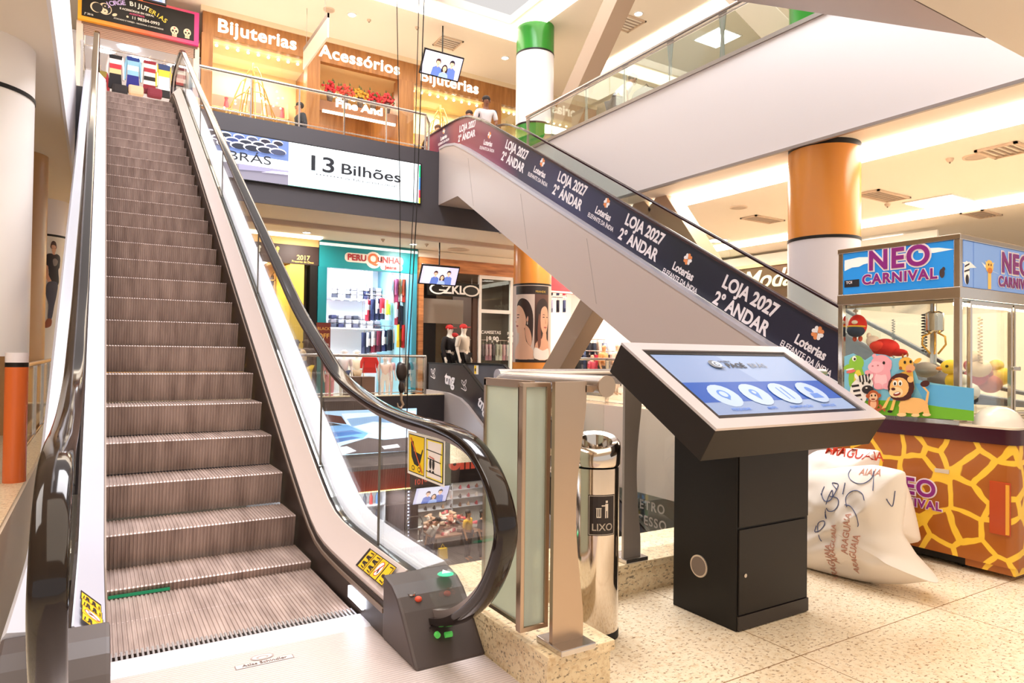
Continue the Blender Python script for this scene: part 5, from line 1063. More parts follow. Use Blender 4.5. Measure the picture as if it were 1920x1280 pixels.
    if cap: G().ball(hc+ax*.026*h-fd*.004*h, (.060*h*hd, .060*h*hd, .046*h*hd), 14, 8).obox(hc+fd*.07*h+ax*.02*h, rt, fd, ax, .04*h, .035*h, .004*h).build('cap', mat(cap, .6), t, 60)
    return t
q = at(913, 184, 'Z', 7.33); man = figure('person', 'man in white polo with navy sleeves at top of banner escalator', 'person', (q.x-.05, q.y, 5.6), -.25, 1.76, ('#8a5a41', '#efe7ea', '#34343f', '#2a1e1a'), .16, 'rail', ('shirt', 'trousers', 'hair'))
for s_ in (-1, 1):
    c = man.location+Vector((math.cos(-.25)*s_*.205, math.sin(-.25)*s_*.205-.07, 1.33)); G().ball(c, (.062, .062, .11), 12, 8).build('sleeve', mat('#2b2f45', .8), man, 60)
q = at(870, 203, 'Z', 7.15); figure('person', 'woman with tied dark hair behind the red end of the banner', 'person', (q.x+.25, q.y+.2, 5.6), -.5, 1.6, ('#c98f6e', '#4c4a38', '#2b2b33', '#3a241b'), .15, 'rail', hairlong=True)
q = at(821, 238, 'Z', 6.75); figure('person', 'child whose face shows above the left end of the banner', 'person', (q.x, q.y, 5.6), -.3, 1.2, ('#e0a987', '#c9564c', '#3b4257', '#5a3a26'), 0, child=True)
q = at(565, 196, 'Z', 7.2); figure('person', 'man in dark jacket walking behind the upper glass guard', 'person', (q.x, q.y, 5.6), -1.45, 1.66, ('#b67f5f', '#2b2d35', '#262830', '#1f1a1a'), .08, 'down', ('long_sleeve', 'trousers', 'hair'))
q = at(1152, 194, 'Z', 6.5); mp = figure('person', 'man in white shirt stooping over dark bag on upper right gallery', 'person', (q.x, q.y, 5.6), 1.35, 1.74, ('#a87356', '#d3ced3', '#4d4a50', '#3b332f'), .66, 'front')
q = at(1212, 176, 'Z', 6.6); t = thing('bag', 'dark rounded bag on ledge before the stooping man', 'bag', (q.x, q.y, 6.3))
G().ball((q.x, q.y, 6.52), (.30, .30, .20), 18, 10).build('body', mat('#3a302d', .7), t, 60); G().tube([(q.x-.15, q.y, 6.68), (q.x, q.y, 6.80), (q.x+.15, q.y, 6.68)], .015, 6).build('handle', BLK, t, 60)
t = thing('counter', 'wooden ledge carrying the dark bag on upper right gallery', 'counter', (q.x, q.y, 5.6)); G().box(q.x-.4, q.x+.5, q.y-.5, q.y+.4, 5.602, 6.28).build('body', mat('#8a6c52', .6), t); G().box(q.x-.43, q.x+.53, q.y-.53, q.y+.43, 6.28, 6.32).build('countertop', mat('#a3835f', .5), t)
FB = -5.6
for px, py, hz, lb, c, kw in ((878, 958, -4.0, 'shopper in yellow top behind the basement shoe piles', ('#c08a66', '#dba632', '#31313a', '#2a1c16'), dict(hairlong=True)), (905, 955, -3.95, 'woman in black dress with long dark hair beside basement shoe piles', ('#c08a66', '#2a2529', '#2a2529', '#231814'), dict(hairlong=True)),
                              (805, 985, -4.35, 'shopper bending beside the basement ladder', ('#b98663', '#e8dcd2', '#3a3f52', '#2a1c16'), dict(lean=.5))):
    q = at(px, py, 'Z', hz); figure('person', lb, 'person', (q.x, q.y, FB), .6, 1.66, c, **kw)
# ------------------------------------------------------------------ garments
def garment(label, c, w_, h_, cols, face=0., group=None, sleeves=True, name='garment', hang=True):
    "hanging garment: c is the middle of the neck; cols from top to bottom"
    c = Vector(c); ct, st = math.cos(face), math.sin(face); T = lambda x, y, z: (c.x+x*ct-y*st, c.y+x*st+y*ct, c.z+z)
    t = thing(name, label, 'clothing', c, group); n = len(cols); g = G(); ms = []
    prof = lambda q: w_*(.5-.08*math.sin(math.pi*min(1, q*1.1))+.02*q)
    d = .045
    for i, col in enumerate(cols):
        q0, q1 = i/n, (i+1)/n; ms.append(mat(col, .85)); g.mt(i); a, b_ = prof(q0), prof(q1); z0, z1 = -h_*q0, -h_*q1
        if i == 0: z0 = -.02
        g.add([T(-a, -d, z0), T(a, -d, z0), T(b_, -d, z1), T(-b_, -d, z1), T(-a, d, z0), T(a, d, z0), T(b_, d, z1), T(-b_, d, z1)], [(0, 1, 2, 3), (7, 6, 5, 4), (0, 4, 5, 1), (1, 5, 6, 2), (2, 6, 7, 3), (3, 7, 4, 0)])
    g.build('body', ms, t)
    if sleeves:
        for s_ in (-1, 1): G().tube([T(s_*w_*.44, 0, -.04), T(s_*w_*.60, 0, -h_*.35), T(s_*w_*.64, 0, -h_*.72)], [.07*w_/.5, .062*w_/.5, .05*w_/.5], 8).build('sleeve', mat(cols[min(1, n-1)], .85), t, 60)
    if hang: G().tube([T(-w_*.3, 0, -.03), T(0, 0, .03), T(w_*.3, 0, -.03)], .006, 5).tube([T(0, 0, .03), T(0, 0, .09), T(.02, 0, .11)], .005, 5).build('hanger', STEEL, t)
    return t
def folded(label, c, sx, sy, sz, col, group, name='folded_clothes'):
    o = G().box(c[0]-sx, c[0]+sx, c[1]-sy, c[1]+sy, c[2], c[2]+sz).build(name, mat(col, .85), None, bevel=min(sx, sz)*.35); return tag(o, label, 'clothing', group)
def shopsign(name, label, y, px0, py0, px1, py1, mt, d=.1, cat='sign', z0=None, z1=None):
    a, c = at(px0, py0, 'Y', y), at(px1, py1, 'Y', y); t = thing(name, label, cat, ((a.x+c.x)/2, y, c.z if z0 is None else z0))
    x0, x1 = min(a.x, c.x), max(a.x, c.x); zz0 = min(a.z, c.z) if z0 is None else z0; zz1 = max(a.z, c.z) if z1 is None else z1
    G().box(x0, x1, y-.01, y+d, zz0, zz1).build('board', mt, t); return t, x0, x1, zz0, zz1
SY2 = 17.0
# ---- jewellery shop upstairs
W_ = struct
wd = thing('storefront', 'wood panelled jewellery shop front on upper floor reading Bijuterias and Acessórios', 'shop front', (6, SY2, Z2))
G().box(1.95, 13.5, SY2-.02, SY2+.15, 8.56, 9.12).build('fascia_board', WOOD, wd)
G().box(1.9, 13.5, SY2-.06, SY2+.1, 9.08, 9.2).build('cornice', mat('#f0dcbc', .6), wd)
for x0, x1 in ((1.93, 2.17), (4.34, 4.66), (6.76, 7.2), (9.5, 9.95), (11.6, 12.0)): G().box(x0, x1, SY2-.05, SY2+.3, Z2, 8.57).build('pillar', WOOD, wd)
G().box(4.66, 6.76, SY2+.05, SY2+.12, 7.35, 7.62).build('inner_header', mat('#8c5a3a', .5), wd)
for x0, x1 in ((2.17, 4.34), (7.2, 9.5), (9.95, 11.6)): G().box(x0, x1, SY2+.02, SY2+.03, Z2, 8.56).build('window_pane', GLASS2, wd)
WR = mat('#fff4e4', .5, 0, 1.2)
for px, py, s_ in ((484, 64, 'Bijuterias'), (677, 111, 'Acessórios'), (844, 157, 'Bijuterias')):
    p = at(px, py, 'Y', SY2-.04); text(s_, (p.x, SY2-.035, 8.81), RX, UZ, .43, WR, wd, 'lettering', .022, sx=1.06, depth=.02, spacing=1.06)
JW = mat('#fde9b8', .7)
struct('wall_shop', G().box(1.95, 4.5, 18.6, 18.65, Z2, 8.6), JW); struct('wall_shop', G().box(7.0, 13.5, 18.6, 18.65, Z2, 8.6), JW); struct('wall_shop', G().box(4.5, 7.0, 20.2, 20.25, Z2, 8.6), WOOD)
struct('wall_shop', G().box(4.47, 4.53, 17.3, 20.2, Z2, 8.6), WOOD); struct('wall_shop', G().box(6.97, 7.03, 17.3, 20.2, Z2, 8.6), WOOD); struct('ceiling', G().box(1.95, 13.5, 17.15, 20.25, 8.56, 8.6), mat('#f0d49a', .7))
for a, c, lb in ((2.3, 4.2, 'row of spot bulbs in the left jewellery window'), (7.35, 9.35, 'row of spot bulbs in jewellery window behind television'), (10.1, 11.5, 'row of spot bulbs in the third jewellery window')):
    g = G(); 
    for i in range(9): g.ball((a+(c-a)*i/8, 17.35, 8.50), (.035, .035, .03), 10, 6)
    tag(g.build('spot_lights', mat('#fff3d6', .5, 0, 10), kind='stuff'), lb, 'spot lights')
for x0, x1, lb, cs in ((2.3, 4.2, 'jewellery display shelf in left window', ('#e9b7a0', '#c9556a', '#f3e7d8')), (7.4, 9.3, 'jewellery display shelf in window behind television', ('#f0d9a8', '#e0b54f', '#d98e56'))):
    t = thing('display_shelf', lb, 'shelf', (x0, 18.2, Z2))
    for z in (6.85, 7.3): G().box(x0, x1, 18.15, 18.55, z, z+.03).build('board', mat('#f2dcae', .5), t)
    for x in (x0, x1-.03): G().box(x, x+.03, 18.15, 18.55, Z2, 7.75).build('side', mat('#f2dcae', .5), t)
    G().box(x0+.05, x1-.05, 18.53, 18.57, 6.88, 7.75).build('back_panel', mat('#c98a80', .6), t)
    for i in range(8):
        q = (x0+.15+i*(x1-x0-.3)/7, 18.3, 7.33 if i % 2 else 6.88); o = G().lathe([(0, 0+q[2]), (.07, q[2]), (.05, q[2]+.18), (.03, q[2]+.24), (.05, q[2]+.3), (0, q[2]+.33)], q[0], q[1], 14).build('jewellery_bust', mat(cs[i % 3], .5), None, 40)
        tag(o, 'small jewellery stand on the '+lb, 'display', 'stands on the '+lb)
for xc, lb in ((3.2, 'wire tree hung with jewels in the left window'), (8.35, 'wire tree hung with jewels in the window behind television')):
    t = thing('wire_tree', lb, 'ornament', (xc, 17.7, Z2)); G().tube([(xc, 17.7, Z2+.006), (xc, 17.7, 8.42)], .02, 6).build('trunk', mat('#c99a4a', .35, .7), t)
    for i in range(10):
        a = i*2.4; sp_ = .35+.055*i; P = [(xc+sp_*math.cos(a)*q, 17.7+.35*sp_*math.sin(a)*q, 8.3-.25*i*.3-1.15*q**2.2+.12*math.sin(q*3)) for q in (0, .25, .5, .75, .95, 1.02)]
        G().tube(P, .016, 5).build('branch', mat('#d9b069', .35, .7), t, 60)
    g = G(); 
    for i in range(26): g.ball((xc+rnd.uniform(-.7, .7), 17.6+rnd.uniform(-.1, .1), rnd.uniform(6.5, 7.9)), .025, 8, 5)
    g.build('glass_drops', mat('#fff2cf', .2, 0, 2.5), t, 60)['kind'] = 'stuff'
# flowers on the header of the middle bay
vs_ = [(4.95, '#cf2f3a'), (5.35, '#e2574c'), (5.75, '#d9a23a'), (6.1, '#c9323c'), (6.5, '#d84a50')]
for i, (x, c) in enumerate(vs_):
    t = thing('flower_vase', ['dark red flower bunch at left of the Acessórios bay', 'salmon flower bunch beside the dark red one', 'yellow flower bunch in the middle of Acessórios bay', 'crimson flower bunch right of the yellow one', 'red flower bunch at right end of Acessórios bay'][i], 'flowers', (x, SY2-.02, 7.62), 'flower bunches above the Acessórios bay')
    G().lathe([(0, 7.625), (.06, 7.625), (.09, 7.80), (.08, 7.88), (.06, 7.86)], x, SY2+.085, 14).build('vase', mat('#5a4a44', .4), t, 40)
    g = G(); lf = G()
    for k in range(46):
        a, e, r = rnd.uniform(0, 6.28), rnd.uniform(.1, 1.35), rnd.uniform(.10, .26); q = Vector((x+r*math.cos(a)*math.cos(e), SY2+.085+.5*r*math.sin(a)*math.cos(e), 7.86+r*math.sin(e)*1.15)); g.ball(q, (.04, .03, .035), 6, 4)
        if k % 4 == 0: lf.plate([q, q+Vector((.05, .0, .06)), q+Vector((.02, .01, .13))], (0, .006, 0))
    g.build('blossoms', mat(c, .7), t, 60)['kind'] = 'stuff'; lf.build('leaves', mat('#4f5a2c', .7), t)['kind'] = 'stuff'
text('Fine And', (5.7, SY2-.02, 7.58), RX, UZ, .27, mat('#fff9ef', .5, 0, 2.5), wd, 'lettering', .03, depth=.03, sx=1.3)
G().box(4.75, 6.7, SY2-.01, SY2+.04, 7.30, 7.36).build('light_bar', mat('#fff6e0', .5, 0, 4), wd)
for i, x in enumerate((4.95, 5.15, 5.6, 5.8, 6.0, 6.2, 6.5)):
    o = ring_disc((x, 19.0), .07, 8.55).build('downlight', mat('#fff3d6', .5, 0, 22)); tag(o, 'small downlight inside the Acessórios bay', 'ceiling light', 'downlights inside the Acessórios bay')
# ---- black sign shop at the head of the near escalator
jx0, jx1, jz0, jz1 = -.47, 1.86, 8.20, 8.95
js = thing('shop_sign', 'black sign with sugar skulls and yin yang above the near escalator', 'sign', ((jx0+jx1)/2, SY2, jz0))
m, n, b = nodes('sign_border'); sp = nd(n, 'ShaderNodeSeparateXYZ'); ge = nd(n, 'ShaderNodeNewGeometry'); n.links.new(ge.outputs['Position'], sp.inputs[0]); mr = nd(n, 'ShaderNodeMapRange'); mr.inputs[1].default_value = jx0; mr.inputs[2].default_value = jx1; n.links.new(sp.outputs[0], mr.inputs[0])
n.links.new(ramp(n, mr.outputs[0], [(0, '#f6b21f'), (.5, '#ee7a4a'), (1, '#d62f86')]), b.inputs['Base Color'])
G().box(jx0, jx1, SY2-.12, SY2+.05, jz0, jz1).build('border', m, js); G().box(jx0+.07, jx1-.1, SY2-.13, SY2-.12, jz0+.08, jz1-.06).build('panel', BLK, js)
jf = lambda a, b_, h: Vector((a, SY2-.1305-h, b_))
def skull(x, z, s_): return [('#efd9b8', ell(x, z+.02*s_, .085*s_, .095*s_)), ('#efd9b8', sq(x-.05*s_, z-.13*s_, x+.05*s_, z-.03*s_)), ('#2a1c18', ell(x-.036*s_, z+.005*s_, .024*s_, .026*s_)), ('#2a1c18', ell(x+.036*s_, z+.005*s_, .024*s_, .026*s_)), ('#2a1c18', ell(x, z-.04*s_, .010*s_, .014*s_)), ('#c23a4d', ell(x, z+.07*s_, .02*s_, .02*s_))]+[('#2a1c18', sq(x-.04*s_+k*.018*s_, z-.115*s_, x-.034*s_+k*.018*s_, z-.075*s_)) for k in range(5)]
L = skull(1.36, 8.40, .95)+skull(1.62, 8.42, .9)+[('#efd9b8', ell(-.14, 8.52, .11, .11)), ('#1b1715', ell(-.12, 8.52, .10, .10)), ('#efd9b8', ell(.02, 8.53, .125, .125)), ('#1b1715', ell(.02, 8.53, .11, .11, 0, 18, -90, 90)), ('#1b1715', ell(.02, 8.585, .055, .055)), ('#efd9b8', ell(.02, 8.475, .055, .055)), ('#efd9b8', ell(.02, 8.585, .014, .014)), ('#1b1715', ell(.02, 8.475, .014, .014)), ('#efd9b8', ell(.20, 8.45, .05, .03, 30)), ('#efd9b8', ell(.44, 8.475, .022, .022))]
k_ = len(skull(0, 0, 1)); art('skull_emblem', L[:k_], jf, js); art('skull_emblem', L[k_:2*k_], jf, js); art('yin_yang_emblem', L[2*k_:2*k_+2], jf, js); art('yin_yang_emblem', L[2*k_+2:2*k_+8], jf, js); art('charm_emblem', L[2*k_+8:2*k_+9], jf, js); art('phone_emblem', L[2*k_+9:], jf, js)
cols_ = ['#efe3f2', '#d9a0d0', '#f0dd9a', '#e9c64a', '#efe3f2', '#efe3f2', '#f0dd9a']
wd_ = 'JORGE BIJUTERIAS'
for i, ch in enumerate(wd_):
    q = (i-7.5)/7.5; text(ch, (.62+q*.55, SY2-.1345, 8.72+.05-.16*q*q+(-.03)*q), (1, -0, -.55*q), (.55*q, 0, 1), .135, mat(['#cbb6ef', '#f6efe4', '#f2d54a'][min(2, i*3//16)], .5), js, 'lettering', .02, depth=.001)
text('E ACESSÓRIOS EM GERAL', (.62, SY2-.1345, 8.62), RX, UZ, .058, mat('#f3efe6', .5), js, 'lettering', .02, depth=.001); text('ACESSÓRIOS', (.62, SY2-.1345, 8.555), RX, UZ, .05, mat('#e85a8c', .5), js, 'lettering', .02, depth=.001)
text('11 98384-0993', (.79, SY2-.1345, 8.475), RX, UZ, .09, mat('#f3efe6', .5), js, 'lettering', .015, depth=.001); text('ATACADO E VAREJO - NACIONAL E IMPORTADOS', (.66, SY2-.1345, 8.375), RX, UZ, .042, mat('#f3efe6', .5), js, 'lettering', .01, depth=.001); text('Jº 2016', (-.27, SY2-.1345, 8.335), RX, UZ, .055, mat('#f3efe6', .5), js, 'lettering', .01, depth=.001)
rs = thing('roller_shutter', 'rolled brown shutter under the black skull sign', 'shutter', (.7, SY2, 7.95)); G().box(-.4, 1.85, SY2-.03, SY2+.02, 8.15, 8.2).build('rail', mat('#8a6c5c', .5), rs)
g = G()
for k in range(6): g.box(-.36, 1.80, SY2-.02, SY2+.01, 7.93+k*.037, 7.93+k*.037+.030)
g.build('slat', mat('#b39180', .5), rs)
for x in (-.43, 1.83): struct('wall_shop', G().box(x-.06, x+.06, SY2-.02, SY2+.2, Z2, 8.2), mat('#e9d8cc', .6))
struct('wall_shop', G().box(-.6, 2.0, 19.2, 19.25, Z2, 8.4), mat('#f2eff2', .6)); struct('ceiling', G().box(-.6, 2.0, SY2+.1, 19.2, 8.0, 8.03), mat('#d8d6de', .6))
for i, (x, y) in enumerate(((.0, 17.8), (.75, 17.9), (1.5, 18.0), (.5, 17.4))): o = G().box(x-.16, x+.16, y-.1, y+.1, 7.97, 7.995).build('panel_light', mat('#f7fbff', .5, 0, 16)); tag(o, 'small lit ceiling panel inside the sweater shop', 'ceiling light', 'lit panels in the sweater shop')
SW = [(188, 132, ('#8a7a3c', '#b03a44', '#e9e2d4', '#3a3434', '#e9e2d4'), 'sweater with red and cream bands left of handrail at top'), (217, 103, ('#23222a', '#e9e2ea', '#c23a4a', '#e9c99a', '#23222a', '#23222a', '#1f1e26'), 'black hooded sweater with red and white chest stripes'), (250, 107, ('#27408f', '#8fc2e2', '#eef3f6', '#8fc2e2', '#2b2f88', '#2b2f88', '#252a7a'), 'blue sweater with pale stripes at escalator top'), (281, 114, ('#8d2b3a', '#f0e8e4', '#a83744', '#f0e8e4', '#2e2a2c', '#f0e8e4', '#8d2b3a', '#6d2434'), 'maroon and white striped sweater at escalator top'),
      (308, 121, ('#3a4a78', '#e9c94a', '#eef0f2', '#d9e2e8', '#2c2a2e'), 'navy and white sweater partly behind right newel'), (334, 124, ('#3a363a', '#a8a2a0', '#b04a4a', '#3c383a', '#4a4444'), 'dark sweater with faint red band seen through the glass')]
for px, py, cs, lb in SW:
    p = at(px, py, 'Y', 17.0); garment(lb, (p.x, 17.0, p.z), .25, .74, cs, 0, 'sweaters hanging in the upstairs shop')
for i, (px, py, c) in enumerate(((255, 160, '#d8b79a'), (290, 165, '#7a2c3c'), (225, 158, '#2a262a'))):
    p = at(px, py, 'Y', 16.9); folded(['tan bag like bundle at the foot of the blue sweater', 'maroon bundle at the foot of striped sweater', 'dark bundle at the foot of black sweater'][i], (p.x, 16.9, p.z-.22), .15, .1, .2, c, 'bundles under the sweaters')
rk = thing('clothes_rail', 'steel rail holding the upstairs sweaters', 'clothes rail', (.7, 17.0, 7.6)); G().tube([(-.35, 17.0, 7.72), (1.78, 17.0, 7.72)], .012, 8).build('rail', STEEL2, rk)
for x in (-.34, 1.77): G().tube([(x, 17.0, 7.72), (x, 17.0, 8.0)], .01, 6).build('stay', STEEL2, rk)

# ---- lower back shops
ty = SY2
ts, x0, x1, z0, z1 = shopsign('shop_sign', 'teal shop sign reading Peruquinha in red letters', ty, 599, 452, 782, 512, mat('#1b8f98', .4), .12, z0=3.385, z1=4.06)
G().box(x0, x1, ty-.03, ty-.01, 3.93, 4.0).build('light_strip', mat('#e8f0ea', .4, 0, .6), ts); G().box(x0-.02, x0+.2, ty-.012, ty+.25, .2, 3.385).build('pillar', mat('#14848f', .4), ts); G().box(x1-.14, x1, ty-.012, ty+.25, .2, 3.385).build('pillar', mat('#3a93ac', .4), ts)
px_ = (x0+x1)/2+.12
hl = [('#fbeee0', rrect(px_-.80, px_+.80, 3.56, 3.80, .10)), ('#fbeee0', ell(px_-.03, 3.66, .22, .22)), ('#fbeee0', rrect(px_+.16, px_+.78, 3.42, 3.60, .08))]
art('sign_halo', hl, fw(ty-.012), ts, eps=.0002)
for mt, bo, h in ((mat('#b3242e', .5), .03, .022),):
    for i, (s_, dx, sz_) in enumerate((('PERU', -.50, .22), ('INHA', .40, .22), ('Q', -.06, .36), ('U', .12, .17))): text(s_, (px_+dx+.02, ty-h, 3.68), RX, UZ, sz_, mt if not (s_ == 'Q' and h > .02) else mat('#e2703a', .5), ts, 'lettering', bo, depth=.004)
    text('Jeans', (px_+.45, ty-h, 3.50), RX, UZ, .13, mt, ts, 'lettering', bo*.8, depth=.004, sx=1.2)
WHI = mat('#eceaf0', .6)
struct('wall_shop', G().box(x0, x1+.05, 21.0, 21.05, 0, 4.0), WHI); struct('wall_shop', G().box(x0+.22, x0+.26, ty+.2, 21.0, 0, 4.0), mat('#dcdce2', .6)); struct('wall_shop', G().box(x1-.04, x1, ty+.2, 21.0, 0, 4.0), mat('#8fc3d4', .6)); struct('ceiling', G().box(x0, x1, ty+.15, 21.0, 3.9, 3.94), WHI)
tag(G().box(5.3, 6.9, 18.4, 18.9, 3.86, 3.895).build('panel_light', mat('#f4f8ff', .5, 0, 20)), 'lit ceiling panel inside the teal shop', 'ceiling light')
area('teal_shop_lamp', (6.1, 18.0, 3.8), 1.8, 1.2, 130, (.95, .97, 1))
su = thing('display_shelf', 'white wall shelf of folded clothes inside teal shop', 'shelf', (5.9, 20, 0))
SHY = 19.4
def shz(px, py): p = at(px, py, 'Y', SHY); return p.x, p.z
xA, _ = shz(620, 560); xB, zs1 = shz(722, 563); _, zs2 = shz(680, 615); _, zs0 = shz(680, 510)
for z in (zs1, zs2): G().box(xA, xB+.5, SHY, SHY+.5, z-.04, z).build('board', WHI, su)
for k in range(5): x = xA+(xB-xA)*k/4; G().box(x-.015, x+.015, SHY, SHY+.5, zs1, zs0+.2).build('divider', WHI, su)
G().box(xA, xB+.5, SHY+.5, SHY+.53, 0, zs0+.25).build('back_panel', WHI, su)
for k in range(7): G().ball((xA+.1+k*(xB-xA)/6.5, SHY+.05, zs1-.045), (.04, .04, .02), 8, 5).build('shelf_lamp', mat('#f6faff', .5, 0, 20), su)
greys = ['#3d3f4c', '#8f8f9a', '#c9c8cf', '#59586a', '#e2e0e4', '#6e6a72', '#2e3050', '#a8a6ae']
for k in range(44):
    lo_ = k < 24; kk = k if lo_ else k-24; z = (zs1 if lo_ else zs2)+.002; ncol = 8 if lo_ else 7
    x = xA+.12+(kk % ncol)*(xB-xA-.1)/ncol; st_ = kk//ncol; z += st_*.125
    folded('folded clothes on the %s shelf of the teal shop' % ('upper' if lo_ else 'lower'), (x, SHY+.2, z), .085, .15, .115, rnd.choice(greys), 'folded clothes on the %s shelf of the teal shop' % ('upper' if lo_ else 'lower'))
def grow_(items, y, w_, h_, gr, fac=0.):
    for px, py, cs, lb in items: p = at(px, py, 'Y', y); garment(lb, (p.x, y, p.z), w_, h_, cs, fac, gr)
gr = 'outfits hanging in the teal shop'
grow_([(690, 561, ('#c02c44', '#f0eef2', '#c02c44', '#a5263c'), 'small red and white outfit at left of the hung row'), (700, 560, ('#27305a', '#27305a', '#3a4670', '#27305a'), 'navy outfit beside the red and white one'), (709, 559, ('#2b3156', '#eef0f4', '#2b3156', '#22284a'), 'navy and white outfit in hung row'), (717, 558, ('#c5283c', '#c5283c', '#e9e6ea', '#2a3050'), 'red outfit at right of the hung row'), (728, 560, ('#f0f0ea', '#e9e04a', '#f0e63a', '#f4f2ea'), 'white and yellow dress in teal shop'),
       (683, 622, ('#2c3358', '#2c3358', '#4a5070'), 'navy clothes low on teal shop rail, first'), (692, 621, ('#59607c', '#e4e2e8', '#3a3f5a'), 'grey blue clothes low on teal shop rail'), (701, 620, ('#a8a6b2', '#e9e6ea', '#8d2c44'), 'pale clothes low on teal shop rail'), (711, 619, ('#7a2440', '#7a2440', '#54203a'), 'burgundy clothes low on teal shop rail'), (721, 618, ('#2a3160', '#eceaf0', '#2a3160'), 'navy and white clothes low on rail'), (731, 617, ('#3c3a44', '#2a2a34', '#1f2030'), 'charcoal clothes low on teal shop rail'), (742, 615, ('#c9bcae', '#8f7f72', '#3a3434'), 'beige and black clothes at right end of low rail')], 18.6, .26, .62, gr, .95)
grow_([(737, 523, ('#f4f2f4', '#f0eef0', '#f4f2f4'), 'long white dress high at right of the teal shop'), (745, 522, ('#c9507c', '#d86a94', '#b8406c'), 'pink dress high at right of teal shop'), (753, 522, ('#e8e4e4', '#d9a06a', '#e8e2d8'), 'cream and tan dress high at right'), (759, 523, ('#d8402c', '#e05a38', '#c2362a'), 'red orange dress high at right of teal shop'), (752, 572, ('#2a2c3a', '#2a2c3a', '#33364a'), 'dark overall below the bright dresses'), (749, 607, ('#e8c52a', '#e8c52a', '#c9a820'), 'yellow top low at right of teal shop'), (758, 608, ('#d22c2a', '#d22c2a', '#b02422'), 'red top low at right of teal shop'), (745, 565, ('#b02a3c', '#c9c4cc', '#8d2236'), 'wine red top below the pink dress')], 17.8, .27, .66, 'bright clothes at right of the teal shop', .95)
tag(garment('red apron like shirt hanging in front of teal shop', at(693, 668, 'Y', 16.6), .34, .42, ('#d4282a', '#d4282a', '#c22224'), 0, None, True), 'red shirt hanging in front of the teal shop', 'clothing')
for i, (px, c) in enumerate(((660, '#5a4038'), (686, '#6a4c42'))):
    p = at(px, 705, 'Y', 16.7); t = thing('crate', ['dark wooden crate left of the white child dummy', 'dark wooden crate right under the red shirt'][i], 'crate', (p.x, 16.7, 0)); G().box(p.x-.17, p.x+.17, 16.5, 16.9, .06, .62).build('body', mat(c, .6), t)
    for x in (-.16, .13): G().box(p.x+x, p.x+x+.03, 16.52, 16.88, 0, .06).build('leg', BLK, t)
kid = ('#ece6e8', '#f0c9c6', '#e9dcd8', '#ece6e8')
for i, (px, y, h, cs, lb, pr) in enumerate(((722, 16.5, 1.18, ('#efe9ea', '#f1d3cc', '#efe3de', '#fff'), 'white child dummy in pale pink at front of teal shop', ('shirt',)), (645, 17.3, 1.35, ('#efe6e0', '#e8dfe2', '#3a4464', '#fff'), 'white child dummy left, above crates', ('shirt', 'shorts')), (668, 17.8, 1.35, ('#f0e2d2', '#eddcc2', '#b99b7c', '#fff'), 'cream child dummy beside the left white one', ('shirt', 'shorts')),
                                             (757, 16.7, 1.22, ('#f2eaea', '#27304a', '#22283c', '#fff'), 'white child dummy in navy at right pillar of teal shop', ('shirt', 'trousers')), (730, 17.1, 1.2, ('#f3dfe0', '#e9b9c2', '#e6d2d6', '#fff'), 'pink child dummy between white ones', ('shirt',)), (618, 16.55, 1.2, ('#f0cfd0', '#e59ab0', '#e59ab0', '#fff'), 'pink child dummy behind the brown discount poster', ('shirt', 'trousers')))):
    p = at(px, 690, 'Y', y); figure('mannequin', lb, 'mannequin', (p.x, y, .0 if y > 16.9 else .0), .1*(i-2), h, cs, 0, 'down', pr, 'child dummies of the teal shop', child=True, bald=True)
def railing(label, y, px0, px1, py, up):
    a, c = at(px0, py, 'Y', y), at(px1, py, 'Y', y); z = a.z+.1; t = thing('clothes_rail', label, 'clothes rail', (a.x, y, z)); G().tube([(a.x, y, z), (c.x, y, z)], .012, 6).build('rail', STEEL2, t)
    for x in (a.x+.02, c.x-.02): G().tube([(x, y, z), (x, y, up)], .008, 6).build('stay', STEEL2, t)
railing('upper clothes rail in the middle of teal shop', 18.6, 686, 733, 558, 3.9); railing('lower clothes rail in the middle of teal shop', 18.62, 678, 748, 616, 3.9)
railing('high clothes rail at right side of teal shop', 17.8, 733, 763, 520, 3.9); railing('middle clothes rail at right side of teal shop', 17.82, 741, 758, 563, 3.9); railing('low clothes rail at right side of teal shop', 17.84, 745, 763, 603, 3.9)
# brown discount poster
p = at(606, 640, 'Y', 16.45); t = thing('poster_stand', 'brown discount poster stand at the handrail reading OFF', 'sign', (p.x, 16.45, 0)); G().box(p.x-.17, p.x+.17, 16.43, 16.46, 1.25, 1.95).build('poster', mat('#7a2d22', .5), t); G().tube([(p.x, 16.47, 0), (p.x, 16.47, 1.3)], .012, 6).build('stand', BLK, t); G().box(p.x-.14, p.x+.14, 16.3, 16.6, 0, .02).build('foot', BLK, t)
text('BLACK', (p.x, 16.427, 1.80), RX, UZ, .10, mat('#e9b45a', .5), t); text('OFF', (p.x, 16.427, 1.62), RX, UZ, .16, mat('#e9b45a', .5), t, bold=.02); text('ESPECIAL', (p.x, 16.427, 1.42), RX, UZ, .07, WHT, t)
